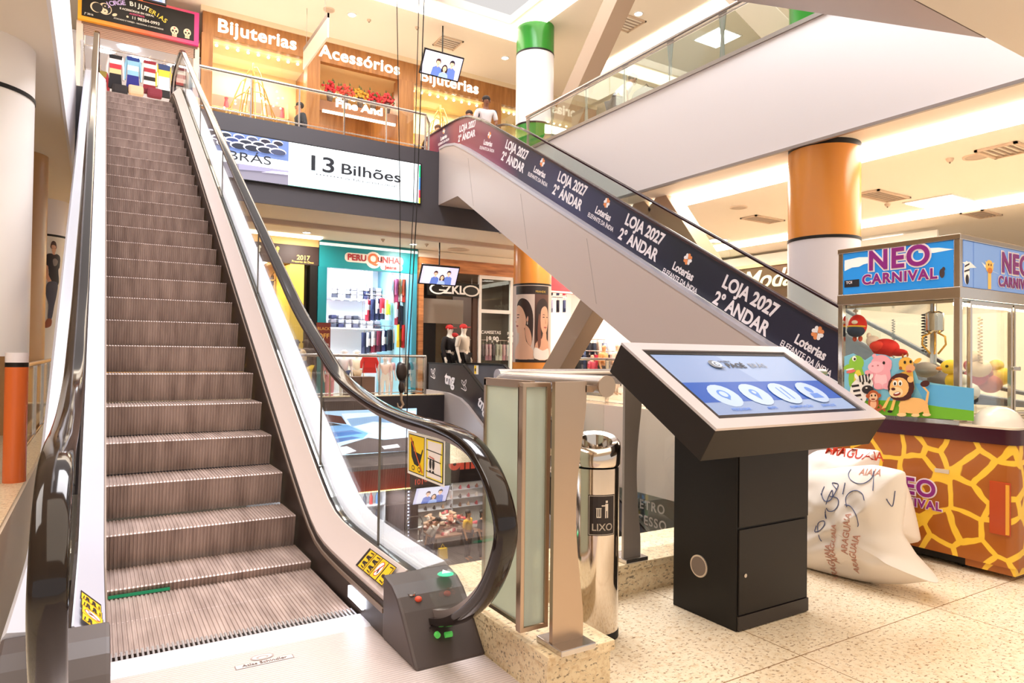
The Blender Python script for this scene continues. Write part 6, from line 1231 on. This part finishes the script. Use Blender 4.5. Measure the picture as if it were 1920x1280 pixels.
# ---- gold shop left
gs, gx0, gx1, gz0, gz1 = shopsign('shop_sign', 'brown sign with gold animals and number 2017', ty, 440, 455, 597, 497, mat('#3a2520', .5), .12, z0=3.40, z1=3.86)
text('2017', (4.33, ty-.015, 3.56), RX, UZ, .16, mat('#f2cd6a', .5, 0, .3), gs, bold=.02); text('Presente de Deus', (4.32, ty-.015, 3.46), RX, UZ, .075, mat('#f2cd6a', .5, 0, .3), gs)
ga = lambda a, b_, h: Vector((a, ty-.0125-h, b_)); L = []
for x, s_, c in ((2.95, 1, '#e2a94a'), (3.22, .8, '#f4efe6'), (3.62, 1, '#f0c552')): L += [(c, ell(x, 3.66, .11*s_, .09*s_)), (c, ell(x-.09*s_, 3.74, .04*s_, .05*s_)), (c, ell(x+.09*s_, 3.74, .04*s_, .05*s_)), ('#3a2520', ell(x-.035, 3.68, .012, .016)), ('#3a2520', ell(x+.035, 3.68, .012, .016)), ('#3a2520', ell(x, 3.63, .035, .014))]
art('animal_emblems', L, ga, gs)
G().box(1.2, gx1, ty-.02, ty+.1, 3.86, 4.05).build('wood_header', mat('#d9ae72', .5), gs)
struct('wall_shop', G().box(-.3, 4.6, 18.9, 18.95, 0, 4.0), mat('#e3b876', .6)); struct('wall_shop', G().box(4.02, 4.36, ty, 18.9, 0, 3.4), mat('#f0d156', .5)); struct('wall_shop', G().box(4.5, 4.68, ty-.02, ty+.3, 0, 3.4), BLK); struct('ceiling', G().box(-.3, 4.6, ty+.1, 18.9, 3.5, 3.54), mat('#edd0a0', .6))
tag(G().box(2.6, 3.6, 17.6, 18.1, 3.46, 3.495).build('panel_light', mat('#fff0cc', .5, 0, 22)), 'warm lit panel inside the gold shop', 'ceiling light')
area('gold_shop_lamp', (2.8, 17.7, 3.4), 1.6, .8, 45, (1, .86, .6))
t = thing('display_shelf', 'wooden wall shelf of bags inside the gold shop', 'shelf', (3.2, 18.6, 0))
for z in (1.5, 2.05, 2.6, 3.1): G().box(2.6, 4.0, 18.5, 18.88, z, z+.03).build('board', mat('#d9a866', .5), t)
for x in (2.6, 3.05, 3.5, 3.97): G().box(x, x+.03, 18.5, 18.88, 0, 3.3).build('divider', mat('#d9a866', .5), t)
for i, (px, py, c) in enumerate(((505, 540, '#2b211d'), (515, 525, '#4a3626'), (522, 568, '#2a2220'), (534, 566, '#6a4a30'), (542, 570, '#8c5c36'))):
    p = at(px, py, 'Y', 18.5); t = thing('handbag', ['black handbag on top shelf of the gold shop', 'brown handbag beside the black one in gold shop', 'black handbag on middle shelf of gold shop', 'brown handbag in middle of gold shop shelf', 'tan handbag at right of gold shop shelf'][i], 'bag', (p.x, 18.62, p.z)); G().ball((p.x, 18.62, p.z), (.11, .07, .14), 12, 8).build('body', mat(c, .5), t, 60); G().tube([(p.x-.06, 18.62, p.z+.1), (p.x, 18.62, p.z+.22), (p.x+.06, 18.62, p.z+.1)], .01, 5).build('handle', mat(c, .5), t)
for i, (px, h, cs, pr, y) in enumerate(((524, 1.95, ('#efe0cc', '#f3ead8', '#d9c2a0', '#fff'), ('shirt', 'trousers'), 17.0), (556, 1.58, ('#2a201c', '#d9bb92', '#2a201c', '#fff'), ('shirt',), 16.6), (574, 1.6, ('#3a2c26', '#1f1a1a', '#f0c92a', '#fff'), ('shirt', 'trousers'), 17.3))):
    y = (16.5, 15.95, 16.7)[i]; p = at(px, 600, 'Y', y); figure('mannequin', ['tall cream dummy in white clothes at gold shop', 'dark dummy with backpack straps at gold shop', 'dark dummy in yellow skirt at gold shop'][i], 'mannequin', (p.x, y, 0), .2, h, cs, 0, 'down', pr, 'dummies of the gold shop', bald=True)
# ---- dark shop with wooden header
wx0, wx1 = at(785, 480, 'Y', ty).x, 11.2
ds = thing('storefront', 'dark menswear shop front with reclaimed wood header', 'shop front', ((wx0+wx1)/2, ty, 0))
G().box(wx0, wx1, ty-.06, ty+.1, 3.50, 3.86).build('wood_header', WOODR, ds); G().box(wx0, wx0+.14, ty-.06, ty+.1, 0, 3.5).build('wood_pillar', WOODR, ds); G().box(wx0, wx1, ty, ty+.05, 3.86, 4.06).build('upper_panel', CREAM, ds)
sx0, sx1 = wx0+.25, at(896, 545, 'Y', ty).x; G().box(sx0, sx1, ty-.05, ty+.02, 2.84, 3.22).build('sign_board', BLK, ds)
p = (sx0+sx1)/2; text('ZKL', (p+.02, ty-.06, 3.01), RX, UZ, .33, WHT, ds, 'lettering', .03, sx=1.1); art('lettering', [('#f2ece6', ell(p-.48, 3.02, .26, .15, 0, 24, 35, 355)+[(p-.45, 3.01), (p-.45, 2.975), (p-.29, 2.975)]+ell(p-.48, 3.02, .20, .11, 0, 24, 335, 35)[::1])], fw(ty-.052), ds); art('lettering', [('#f2ece6', ell(p+.56, 3.02, .27, .16)), ('#1b1715', ell(p+.56, 3.02, .21, .12))], fw(ty-.052), ds)
struct('wall_shop', G().box(wx0, sx1+.1, 20.0, 20.05, 0, 4.0), mat('#2a1f1b', .6)); struct('wall_shop', G().box(wx0, wx0+.05, ty+.1, 20, 0, 4), mat('#3a2b24', .6)); struct('ceiling', G().box(wx0, wx1, ty+.1, 20, 3.5, 3.54), mat('#7a6a5e', .6))
G().box(wx0+.16, sx1-.15, ty+.6, ty+.65, 2.1, 2.80).build('beige_panel', mat('#a8998c', .6), ds); G().box(sx1-.15, sx1, ty+.0, ty+.1, 0, 2.84).build('wood_pillar', mat('#4a2c20', .5), ds)
for x in (sx1+.02, 10.35): G().box(x, x+.08, ty-.05, ty+.04, .4, 3.45).build('mullion', WHT, ds)
for z in (.75, 2.42, 3.40): G().box(sx1+.025, 10.425, ty-.045, ty+.035, z, z+.10).build('mullion', WHT, ds)
G().box(sx1+.1, 10.35, ty, ty+.01, .8, 3.4).build('window_pane', GLASS, ds); G().box(sx1+.02, 10.43, ty-.04, ty+.2, 0, .75).build('window_base', mat('#d8cdc4', .5), ds)
tx0 = sx1+.12
text('CAMISETAS', (tx0+.32, ty-.02, 1.86), RX, UZ, .13, WHT, ds, 'lettering', .01); text('19,90', (tx0+.36, ty-.02, 1.66), RX, UZ, .22, WHT, ds, 'lettering', .02, sx=.9); text('POLO', (tx0+1.04, ty-.02, 1.84), RX, UZ, .13, WHT, ds, 'lettering', .01); text('24,90', (tx0+1.10, ty-.02, 1.66), RX, UZ, .22, WHT, ds, 'lettering', .02, sx=.9)
for i, (px, y, cs, pr, cap, lb) in enumerate(((842, 16.9, ('#efe6dc', '#231e22', '#1c191c', '#fff'), ('long_sleeve', 'trousers'), '#d02a2a', 'white dummy in black with red cap, left of three'), (852, 17.5, ('#efe6dc', '#1f1c20', '#3a3634', '#fff'), ('long_sleeve', 'trousers'), '#d02a2a', 'white dummy in black with red cap, middle of three'), (868, 16.6, ('#efe6dc', '#d9cdbf', '#1c191c', '#fff'), ('shirt', 'shorts'), '#d02a2a', 'white dummy in patterned shirt and shorts with red cap'))):
    p = at(px, 690, 'Y', y); z = at(px, 607+(2-i)*5, 'Y', y).z-1.84; G().box(p.x-.3, p.x+.3, y-.25, y+.25, 0, z).build('plinth_block', BLK) if False else None
    figure('mannequin', lb, 'mannequin', (p.x, y, max(.2, z) if y < 16.95 else 0), .5, 1.85, cs, 0, 'down', pr, 'red capped dummies of the dark shop', bald=True, cap=cap)
st_ = G().box(8.0, 8.95, 16.3, 16.88, 0, .2).build('shop_platform', BLK); tag(st_, 'low black platform under the red capped dummies', 'platform')
struct('wall_shop', G().box(sx1+.1, wx1, 18.8, 18.85, 0, 3.5), mat('#5c4c45', .6)); struct('wall_shop', G().box(wx1-.05, wx1, ty+.1, 18.8, 0, 3.5), mat('#5c4c45', .6))
area('dark_shop_lamp', (9.8, 17.8, 3.3), .8, .8, 22, (1, .9, .8))
for i in range(9):
    p = at(906+i*6.5, 640, 'Y', 17.6); garment('small garment in window with price lettering', (p.x, 17.6, 1.55), .24, .5, rnd.choice([('#d8c8c8', '#e9dede', '#b9a8a8'), ('#4a3a44', '#6a5560', '#3a2f38'), ('#c98a9a', '#e0b4bc', '#c98a9a'), ('#e9e2da', '#c9bcae', '#e9e2da')]), 1.1, 'garments in the window with price lettering')
t = thing('clothes_rail', 'clothes rail in the window with price lettering', 'clothes rail', (9.9, 17.6, 1.65)); G().tube([(9.35, 17.6, 1.655), (10.9, 17.6, 1.655)], .012, 6).build('rail', STEEL2, t)
for x in (9.4, 10.85): G().tube([(x, 17.6, 1.655), (x, 17.6, 3.5)], .008, 6).build('stay', STEEL2, t)
# red awning right of the poster column, bright shops behind the braces
rx = at(1032, 522, 'Y', ty).x; t = thing('shop_sign', 'red shop sign peeping out beside the poster column', 'sign', (rx+.5, ty, 3.3)); G().box(rx-.2, rx+2.2, ty-.05, ty+.1, 3.15, 4.068).build('board', mat('#b9151f', .5), t); G().box(rx-.2, rx+2.2, ty-.06, ty-.05, 3.15, 3.2).build('edge_strip', mat('#e8d8c0', .5), t)
struct('wall_shop', G().box(11.3, 22, 20.5, 20.55, 0, 4.0), mat('#fbf5ec', .6)); struct('wall_shop', G().box(15.2, 15.25, 7.5, 20.5, 0, 4.0), mat('#fbf5ec', .6))
for i, (a, c) in enumerate(((12.6, 18.2), (13.6, 16.4), (14.2, 14.2))): tag(G().box(a-.5, a+.5, c-.35, c+.35, 4.04, 4.068).build('panel_light', mat('#fffaf2', .5, 0, 30)), ['lit panel deep in the bright rack shop', 'lit panel in middle of bright rack shop', 'lit panel at front of bright rack shop'][i], 'ceiling light')
area('rack_shop_lamp', (13.4, 17.2, 3.9), 2.2, 3.0, 160, (1, .97, .93))
palette = [('#2a2c3a', '#2a2c3a', '#232530'), ('#e6cfa4', '#e9d6b0', '#d9be8e'), ('#3a4a6c', '#4a5c80', '#2f3d5c'), ('#c9a48c', '#e2c4b0', '#b98f78'), ('#c8304a', '#d84a60', '#b02a40'), ('#1f1d22', '#26242a', '#1a181c'), ('#8a9ab8', '#a9b6cc', '#76869f'), ('#efe8e0', '#f3eee8', '#e4dad0')]
RS = 'clothes on the racks of the bright shop'
for i in range(11):
    p = at(1062+i*10, 641+(i % 2), 'Y', 18.5); garment('upper garment on back rack of the bright shop', (p.x, 18.5, p.z), .46, 1.0, palette[(i*3+1) % 8], 1.15, 'garments on the upper back rack of the bright shop')
for i in range(9):
    p = at(1072+i*11, 652, 'Y', 17.2); garment('dark trousers on front rack of the bright shop', (p.x, 17.2, p.z-.2), .40, 1.05, palette[(i*5) % 8] if i % 3 else ('#1c1b20', '#1f1e24', '#19181d'), 1.15, 'garments on the front rack of the bright shop', sleeves=False)
for y, z, px0, px1 in ((18.5, None, 1055, 1180), (17.2, None, 1062, 1180)):
    a, c = at(px0, 640, 'Y', y), at(px1, 640, 'Y', y); zz = a.z+.1 if y > 18 else a.z-.28; t = thing('clothes_rack', 'long clothes rack at the back of bright shop' if y > 18 else 'long clothes rack at the front of bright shop', 'clothes rack', (a.x, y, 0)); G().tube([(a.x, y, zz), (c.x, y, zz)], .015, 6).build('rail', STEEL2, t)
    for x in (a.x, (a.x+c.x)/2, c.x): G().tube([(x, y, 0), (x, y, zz)], .015, 6).build('upright', STEEL2, t)
for i, (px, y, cs, h, lb) in enumerate(((1132, 16.6, ('#c99464', '#c98a52', '#4a3a3a', '#fff'), 1.62, 'tan dummy in orange top at bright shop'), (1157, 16.4, ('#d9b094', '#d8b4a4', '#e6cfc0', '#fff'), 1.66, 'beige dummy at right of the bright shop'), (1110, 16.8, ('#d9a284', '#d8506a', '#8a5a6a', '#fff'), 1.3, 'small dummy in pink at the bright shop'))):
    p = at(px, 660, 'Y', y); figure('mannequin', lb, 'mannequin', (p.x, y, 0), .4, h, cs, 0, 'down', ('shirt', 'trousers'), 'dummies of the bright shop', bald=True)
for i in range(6): p = at(1034+(i % 3)*12, 530+(i//3)*32, 'Y', 18.0); garment('small dark garment high beside the poster column', (p.x, 18.0, p.z), .3, .40, palette[(i*2) % 8], 1.0, 'garments high beside the poster column')
for i in range(2):
    a, c = at(1030, 530+i*32, 'Y', 18.0), at(1062, 530+i*32, 'Y', 18.0); z = a.z+.1; t = thing('clothes_rail', ['upper rail of dark garments beside the poster column', 'lower rail of dark garments beside the poster column'][i], 'clothes rail', (a.x, 18.0, z)); G().tube([(a.x, 18, z), (c.x, 18, z)], .012, 6).build('rail', STEEL2, t)
    for x in (a.x, c.x): G().tube([(x, 18, z), (x, 18, ZC)], .008, 6).build('stay', STEEL2, t)
# Modas sign
mx_ = 14.0; a, c = at(1366, 510, 'X', mx_), at(1500, 545, 'X', mx_); t = thing('shop_sign', 'brown shop sign with cream script reading Modas', 'sign', (mx_, (a.y+c.y)/2, 2.7)); G().box(mx_, mx_+.12, 8.6, 12.3, 2.70, 3.48).build('board', mat('#6b4f38', .5), t); G().box(mx_-.02, mx_+.14, 8.6, 12.3, 3.48, 3.56).build('top_rail', mat('#d9b98c', .5), t)
p = at(1428, 525, 'X', mx_); text('Modas', (mx_-.01, p.y-.25, 3.15), (0, -1, 0), UZ, .62, mat('#f3e4c2', .5, 0, .6), t, 'lettering', .012, shear=.35, depth=.02, sx=1.05); text('Modas', (mx_-.008, p.y-.1, 3.08), (0, -1, 0), UZ, .72, mat('#f3e4c2', .5, 0, .6), t, 'lettering', .0, shear=.35, depth=.02, sx=1.05) if False else None
struct('wall_shop', G().box(14.1, 14.15, 3.0, 12.4, 0, 2.7), mat('#efe2cf', .6))
# posters on the far column and the left column (flat prints wrapped on the round shaft)
def wrap(cx, cy, r, a0): return lambda a, b_, h: Vector((cx+(r+.004+h)*math.cos(a0+a/r), cy+(r+.004+h)*math.sin(a0+a/r), b_))
def fine(poly, k=4): return dense(poly, k)
a0 = math.atan2(-13.7, -8.98); W1 = wrap(8.98, 13.7, .46, a0); hr1, sk1 = '#33201d', '#e6b79c'
L = [('#2a1d1b', sq(-.45, 2.66, .45, 2.86)), ('#d8c5bb', sq(-.45, 1.12, .06, 2.66)), ('#5d3a30', sq(.06, 1.12, .45, 2.66)), ('#2a1d1b', sq(-.45, 1.05, .45, 1.12))]
L += [(hr1, blob([(-.40, 2.40), (-.28, 2.56), (-.10, 2.50), (.01, 2.25), (.03, 1.9), (.0, 1.5), (-.10, 1.38), (-.16, 1.6), (-.20, 1.9), (-.30, 2.2)])), (sk1, blob([(-.42, 2.30), (-.36, 2.40), (-.24, 2.33), (-.15, 2.12), (-.15, 1.92), (-.24, 1.78), (-.36, 1.74), (-.41, 1.84), (-.44, 1.94), (-.42, 2.1)])), (sk1, blob([(-.31, 1.80), (-.19, 1.88), (-.13, 1.55), (.02, 1.36), (.03, 1.14), (-.44, 1.14), (-.43, 1.38), (-.33, 1.52)], 3)), ('#dba88e', blob([(-.10, 2.14), (-.085, 2.08), (-.10, 2.0), (-.13, 2.05)])), ('#dba88e', blob([(-.16, 1.92), (-.06, 1.84), (.0, 1.62), (-.02, 1.44), (-.10, 1.52), (-.15, 1.7)])), ('#d8d2c8', ell(-.105, 1.97, .010, .035)), ('#2a1a18', blob([(-.40, 2.17), (-.36, 2.19), (-.30, 2.17), (-.36, 2.165)])), ('#3a2522', ell(-.36, 2.11, .035, .012)), ('#a04a48', blob([(-.42, 1.92), (-.38, 1.93), (-.34, 1.91), (-.38, 1.885)])), ('#c99478', blob([(-.435, 2.04), (-.41, 2.02), (-.41, 1.99), (-.44, 1.99)]))]
L += [(hr1, blob([(.12, 2.45), (.28, 2.56), (.42, 2.35), (.42, 1.6), (.30, 1.75), (.18, 1.62), (.10, 1.6), (.09, 2.1)])), ('#dfa98c', blob([(.22, 2.3), (.32, 2.38), (.40, 2.28), (.42, 2.02), (.37, 1.78), (.29, 1.72), (.22, 1.85), (.20, 2.05)])), ('#dfa98c', blob([(.09, 1.50), (.24, 1.62), (.28, 1.8), (.36, 1.75), (.38, 1.6), (.44, 1.5), (.44, 1.14), (.08, 1.14)], 3)), ('#efe6e0', blob([(.07, 1.40), (.26, 1.33), (.44, 1.38), (.44, 1.14), (.07, 1.14)], 3)), ('#2a1a18', ell(.28, 2.12, .03, .011)), ('#2a1a18', ell(.38, 2.12, .025, .011)), ('#2a1a18', blob([(.24, 2.17), (.28, 2.19), (.32, 2.17), (.28, 2.175)])), ('#c98f74', blob([(.33, 2.08), (.35, 1.98), (.32, 1.97)])), ('#b0605a', blob([(.28, 1.88), (.33, 1.895), (.38, 1.88), (.33, 1.855)])), ('#7a4a3a', blob([(.16, 2.2), (.20, 2.0), (.21, 1.5), (.15, 1.4), (.13, 1.8)]))]
art_wrap('portrait_posters', L, W1, cfar, eps=.0010, label='two portrait posters of women with dark hair')
text('MIANDE', W1(.2, 2.72, .004), (math.cos(a0+.2/.46+math.pi/2), math.sin(a0+.2/.46+math.pi/2), 0), UZ, .07, mat('#d9b04a', .5), cfar)
a0 = math.atan2(-15.9, .95)+.0; W2 = wrap(-.95, 15.9, .46, a0)
FPX_ = .20
L = [('#f3ead9', sq(-.4, -.1, .55, 2.5)), ('#4a2c24', blob([(.09, 2.32), (.14, 2.42), (.22, 2.40), (.25, 2.30), (.24, 2.2), (.10, 2.2)])), ('#e0ab8c', blob([(.11, 2.28), (.17, 2.31), (.235, 2.27), (.23, 2.14), (.18, 2.06), (.13, 2.12)])), ('#e0ab8c', sq(.14, 2.0, .21, 2.12)), ('#2a1d1b', blob([(-.02, 2.0), (.10, 2.06), (.18, 2.03), (.27, 2.06), (.37, 1.98), (.36, 1.7), (.32, 1.6), (.33, 1.2), (.06, 1.2), (.05, 1.6), (-.05, 1.68)])), ('#8d7f76', blob([(.15, 1.88), (.22, 1.93), (.30, 1.86), (.26, 1.74), (.18, 1.72)])), ('#dba282', blob([(-.05, 1.69), (.03, 1.69), (.05, 1.45), (.13, 1.27), (.06, 1.22), (-.03, 1.40)])), ('#4c4a58', blob([(.04, 1.24), (.30, 1.24), (.28, .9), (.22, .6), (.15, .2), (.05, .2), (.06, .6), (-.02, .95)])), ('#9a5230', blob([(.03, .2), (.15, .2), (.14, .02), (.02, -.05), (-.04, .0)])), ('#2a1c18', sq(.12, 2.205, .15, 2.215)), ('#2a1c18', sq(.19, 2.205, .22, 2.215))]
L = [(c, [((a-.17)*.62+FPX_, 1.62+(b_+.05)*.67) for a, b_ in P]) for c, P in L[1:]]
art_wrap('fashion_poster', L, W2, cpost, eps=.0010, label='print of a man in black shirt and jeans')
# ---- basement shops
b1, bx0, bx1, bz0, bz1 = shopsign('shop_sign', 'red basement shop sign with string of lights below', ty, 640, 880, 768, 920, mat('#c9402c', .45), .1, z0=-2.38, z1=-1.62)
g = G()
for i in range(40): g.ball((bx0+(bx1-bx0)*i/39, ty-.02, -2.40), .016, 6, 4)
g.build('light_string', mat('#ffe28a', .5, 0, 6), b1)['kind'] = 'stuff'
for x in (bx0+.6, bx0+1.2): G().box(x, x+.012, ty-.012, ty, -2.38, -1.62).build('panel_joint', mat('#e8897a', .5), b1)
b2 = thing('shop_sign', 'dark basement shop sign with red number 1019', 'sign', (8.5, ty, -2.38)); G().box(bx1+.0, 11.5, ty-.01, ty+.1, -2.38, -1.62).build('board', mat('#3b2a2a', .45), b2); RN = mat('#e8583f', .5, 0, .5)
p = at(788, 903, 'Y', ty); text('1019', (p.x, ty-.02, p.z), RX, UZ, .20, RN, b2, bold=.02); p = at(866, 873, 'Y', ty); text('om', (p.x, ty-.02, -1.80), RX, UZ, .62, RN, b2, bold=.06)
struct('wall_shop', G().box(3.5, bx1, 19.2, 19.25, FB, -1.6), mat('#eef0f4', .6)); struct('wall_shop', G().box(bx1, bx1+.25, ty-.02, 19.2, FB, -1.6), mat('#5a4a48', .5)); struct('wall_shop', G().box(bx1, 13.4, 23.6, 23.65, FB, -1.6), mat('#efe6dc', .6)); struct('ceiling', G().box(3.5, 13.4, ty+.1, 23.6, -2.42, -2.39), mat('#e8e4e2', .6))
area('basement_lamp', (5.8, 17.8, -2.5), 2.6, 1.0, 70, (.95, .98, 1)); area('basement_lamp', (10.4, 20.6, -2.5), 3, 2.4, 170, (1, .95, .88))
for i in range(3): tag(G().box(7.6+i*1.1, 8.2+i*1.1, 17.6, 18.2, -2.45, -2.425).build('panel_light', mat('#fffaf0', .5, 0, 14)), 'lit panel on the basement shop ceiling', 'ceiling light', 'lit panels on the basement ceiling')
lt = G(); 
for i in range(30): lt.ball((bx1-.03, ty+.0, -2.5-i*.09), .02, 6, 4)
tag(lt.build('light_string', mat('#cfd6ff', .5, 0, 5), kind='stuff'), 'vertical string of white lights beside basement ladder', 'light string')
t = thing('display_shelf', 'white basement shelf of coloured bottles seen through glass', 'shelf', (6, 18.6, FB)); sz_ = [-5.1, -4.6, -4.1, -3.6, -3.1]
for z in sz_: G().box(4.4, bx1-.1, 18.5, 18.9, z-.03, z).build('board', WHI, t)
for x in (4.4, 5.7, bx1-.13): G().box(x, x+.03, 18.5, 18.9, FB, -2.6).build('side', WHI, t)
bc = ['#2f5fb0', '#3f8f4a', '#e6e2e4', '#23304a', '#d8a83a', '#c23a3a', '#5a8fd0']; o0 = None
for i in range(70):
    z = sz_[i % 5]+.001; x = 4.55+(i//5)*.185; c = bc[(i*3+i//7) % 7]
    o = G().lathe([(0, z), (.05, z), (.055, z+.22), (.02, z+.28), (.02, z+.33), (0, z+.33)], x, 18.62, 10).build('bottle', mat(c, .3), None, 40); tag(o, 'coloured bottle on the white basement shelf', 'bottle', 'bottles on the white basement shelf')
p = at(782, 980, 'Y', 16.6); t = thing('ladder', 'steel step ladder standing before the basement shoe shop', 'ladder', (p.x, 16.6, FB))
for x in (-.22, .22): G().tube([(p.x+x, 16.5, FB), (p.x+x, 16.75, -3.25)], .02, 8).build('side_rail', STEEL2, t); G().tube([(p.x+x, 17.1, FB), (p.x+x, 16.78, -3.3)], .016, 8).build('rear_leg', STEEL2, t)
for k in range(6): z = FB+.35+k*.36; G().box(p.x-.22, p.x+.22, 16.52+k*.038, 16.62+k*.038, z, z+.03).build('tread', STEEL2, t)
G().tube([(p.x-.22, 16.75, -3.25), (p.x-.15, 16.76, -3.12), (p.x+.15, 16.76, -3.12), (p.x+.22, 16.75, -3.25)], .02, 8).build('top_hoop', STEEL2, t)
tb2 = thing('display_table', 'low basement table heaped with shoes', 'table', (10.5, 21.2, FB)); G().box(9.7, 11.5, 20.55, 22.0, -4.95, -4.9).build('tabletop', mat('#8d6a56', .5), tb2)
for x in (9.75, 11.4):
    for y in (20.6, 21.9): G().box(x, x+.06, y, y+.06, FB, -4.95).build('leg', BLK, tb2)
sc2 = ['#5a3a2c', '#c9a084', '#e9d9cc', '#2a2224', '#a86a58', '#e4bcae', '#8a5a40', '#d8b49a', '#b9424c']
def shoe(lb, gr_, c, l, w_, h_, col, rot):
    g = G(); n = 9; vs = []
    P = [(-.5, .34, 1), (-.35, .42, 1), (-.15, .44, .9), (.05, .5, .62), (.25, .5, .5), (.42, .38, .42), (.5, .15, .3)]
    for x, hw, hh in P:
        for k in range(6): q = math.pi*k/5; vs.append((c[0]+math.cos(rot)*x*l-math.sin(rot)*math.cos(q)*hw*w_, c[1]+math.sin(rot)*x*l+math.cos(rot)*math.cos(q)*hw*w_, c[2]+math.sin(q)*hh*h_))
    k = 6; g.add(vs, [(i*k+j, i*k+j+1, (i+1)*k+j+1, (i+1)*k+j) for i in range(len(P)-1) for j in range(k-1)]+[(i*k+k-1, i*k, (i+1)*k, (i+1)*k+k-1) for i in range(len(P)-1)]+[tuple(range(k)), tuple((len(P)-1)*k+j for j in range(k))])
    return tag(g.build('shoe', mat(col, .5), None, 60), lb, 'shoe', gr_)
for i in range(110):
    r_ = i/110; x, y = rnd.uniform(9.8, 11.4), rnd.uniform(20.65, 21.9); z = -4.895+(i//28)*.12*math.exp(-((x-10.6)/1.2)**2)+(i//28)*.03
    shoe('shoe in the heap on the low basement table', 'shoes heaped on the basement table', (x, y, z), .27, .11, .11, rnd.choice(sc2), rnd.uniform(0, 6.28))
t = thing('display_shelf', 'white basement wall shelf crowded with shoes', 'shelf', (11.0, 23.3, FB))
for k in range(7): z = -4.6+k*.33; G().box(8.6, 13.2, 23.1, 23.5, z-.025, z).build('board', WHI, t)
for x in (8.6, 10.1, 11.6, 13.17): G().box(x, x+.03, 23.1, 23.5, FB, -2.5).build('side', WHI, t)
for i in range(84):
    z = -4.6+(i % 7)*.33+.001; x = 8.78+(i//7)*.36; shoe('shoe on the white basement wall shelf', 'shoes on the basement wall shelf', (x, 23.25, z), .3, .12, .16, rnd.choice(sc2), 1.2)
p = at(830, 1025, 'Z', -5.2); t = thing('handbag', 'yellow bag on the basement floor by the bending shopper', 'bag', (p.x, p.y, FB)); G().prism([(p.x-.17, FB+.001), (p.x+.17, FB+.001), (p.x+.14, FB+.36), (p.x-.14, FB+.36)], 'Y', p.y-.06, p.y+.06).build('body', mat('#f0c22c', .5), t); G().tube([(p.x-.08, p.y, FB+.36), (p.x, p.y, FB+.5), (p.x+.08, p.y, FB+.36)], .01, 5).build('handle', mat('#f0c22c', .5), t)
# glass shop front under the right edge with white letters
t = thing('storefront', 'basement glass front with white letters below far white fascia', 'shop front', (11.2, 12, FB)); G().box(11.2, 11.22, 8, 16, FB, -1.6).build('window_pane', GLASS, t); G().box(11.0, 11.3, 8, 16, -1.72, -1.55).build('header', mat('#b9a898', .5), t)
p = at(1215, 955, 'X', 11.19); text('METRO', (11.185, p.y, p.z+.08), (0, -1, 0), UZ, .3, WHT, t, bold=.02, spacing=1.2); text('ACESSO', (11.185, p.y, p.z-.28), (0, -1, 0), UZ, .3, WHT, t, bold=.02, spacing=1.2)

# lit display cases seen past the left column
for i, (px0, px1, y) in enumerate(((0, 24, 17.5), (63, 100, 16.8))):
    a, c = at(px0, 700, 'Y', y), at(px1, 700, 'Y', y); t = thing('display_case', ['lit golden display case left of the narrow orange column', 'lit golden display case right of the narrow orange column'][i], 'display case', ((a.x+c.x)/2, y, 0))
    G().box(a.x, c.x, y, y+.5, 0, .35).build('base', mat('#c9a878', .4), t); G().box(a.x, c.x, y+.48, y+.5, .35, 1.1).build('back_panel', mat('#f7d58a', .5, 0, .9), t); G().box(a.x, c.x, y, y+.5, 1.1, 1.15).build('lid', mat('#f3e6cc', .4), t)
    for x in (a.x, c.x-.03): G().box(x, x+.03, y, y+.03, .35, 1.1).build('frame_post', STEEL2, t)
    G().box(a.x+.03, c.x-.03, y+.01, y+.015, .35, 1.1).build('glass_panel', GLASS2, t); G().box(a.x+.05, c.x-.05, y+.1, y+.45, .70, .72).build('shelf_board', mat('#e9d0a0', .4), t)

# white hearts hung in the third jewellery window
for i, (px, py, r_) in enumerate(((1074, 213, .20), (1052, 240, .13))):
    p = at(px, py, 'Y', 16.9); P = []
    for k in range(28):
        q = 2*math.pi*k/28; P.append((p.x+r_*math.sin(q)**3, p.z+r_*(13*math.cos(q)-5*math.cos(2*q)-2*math.cos(3*q)-math.cos(4*q))/16))
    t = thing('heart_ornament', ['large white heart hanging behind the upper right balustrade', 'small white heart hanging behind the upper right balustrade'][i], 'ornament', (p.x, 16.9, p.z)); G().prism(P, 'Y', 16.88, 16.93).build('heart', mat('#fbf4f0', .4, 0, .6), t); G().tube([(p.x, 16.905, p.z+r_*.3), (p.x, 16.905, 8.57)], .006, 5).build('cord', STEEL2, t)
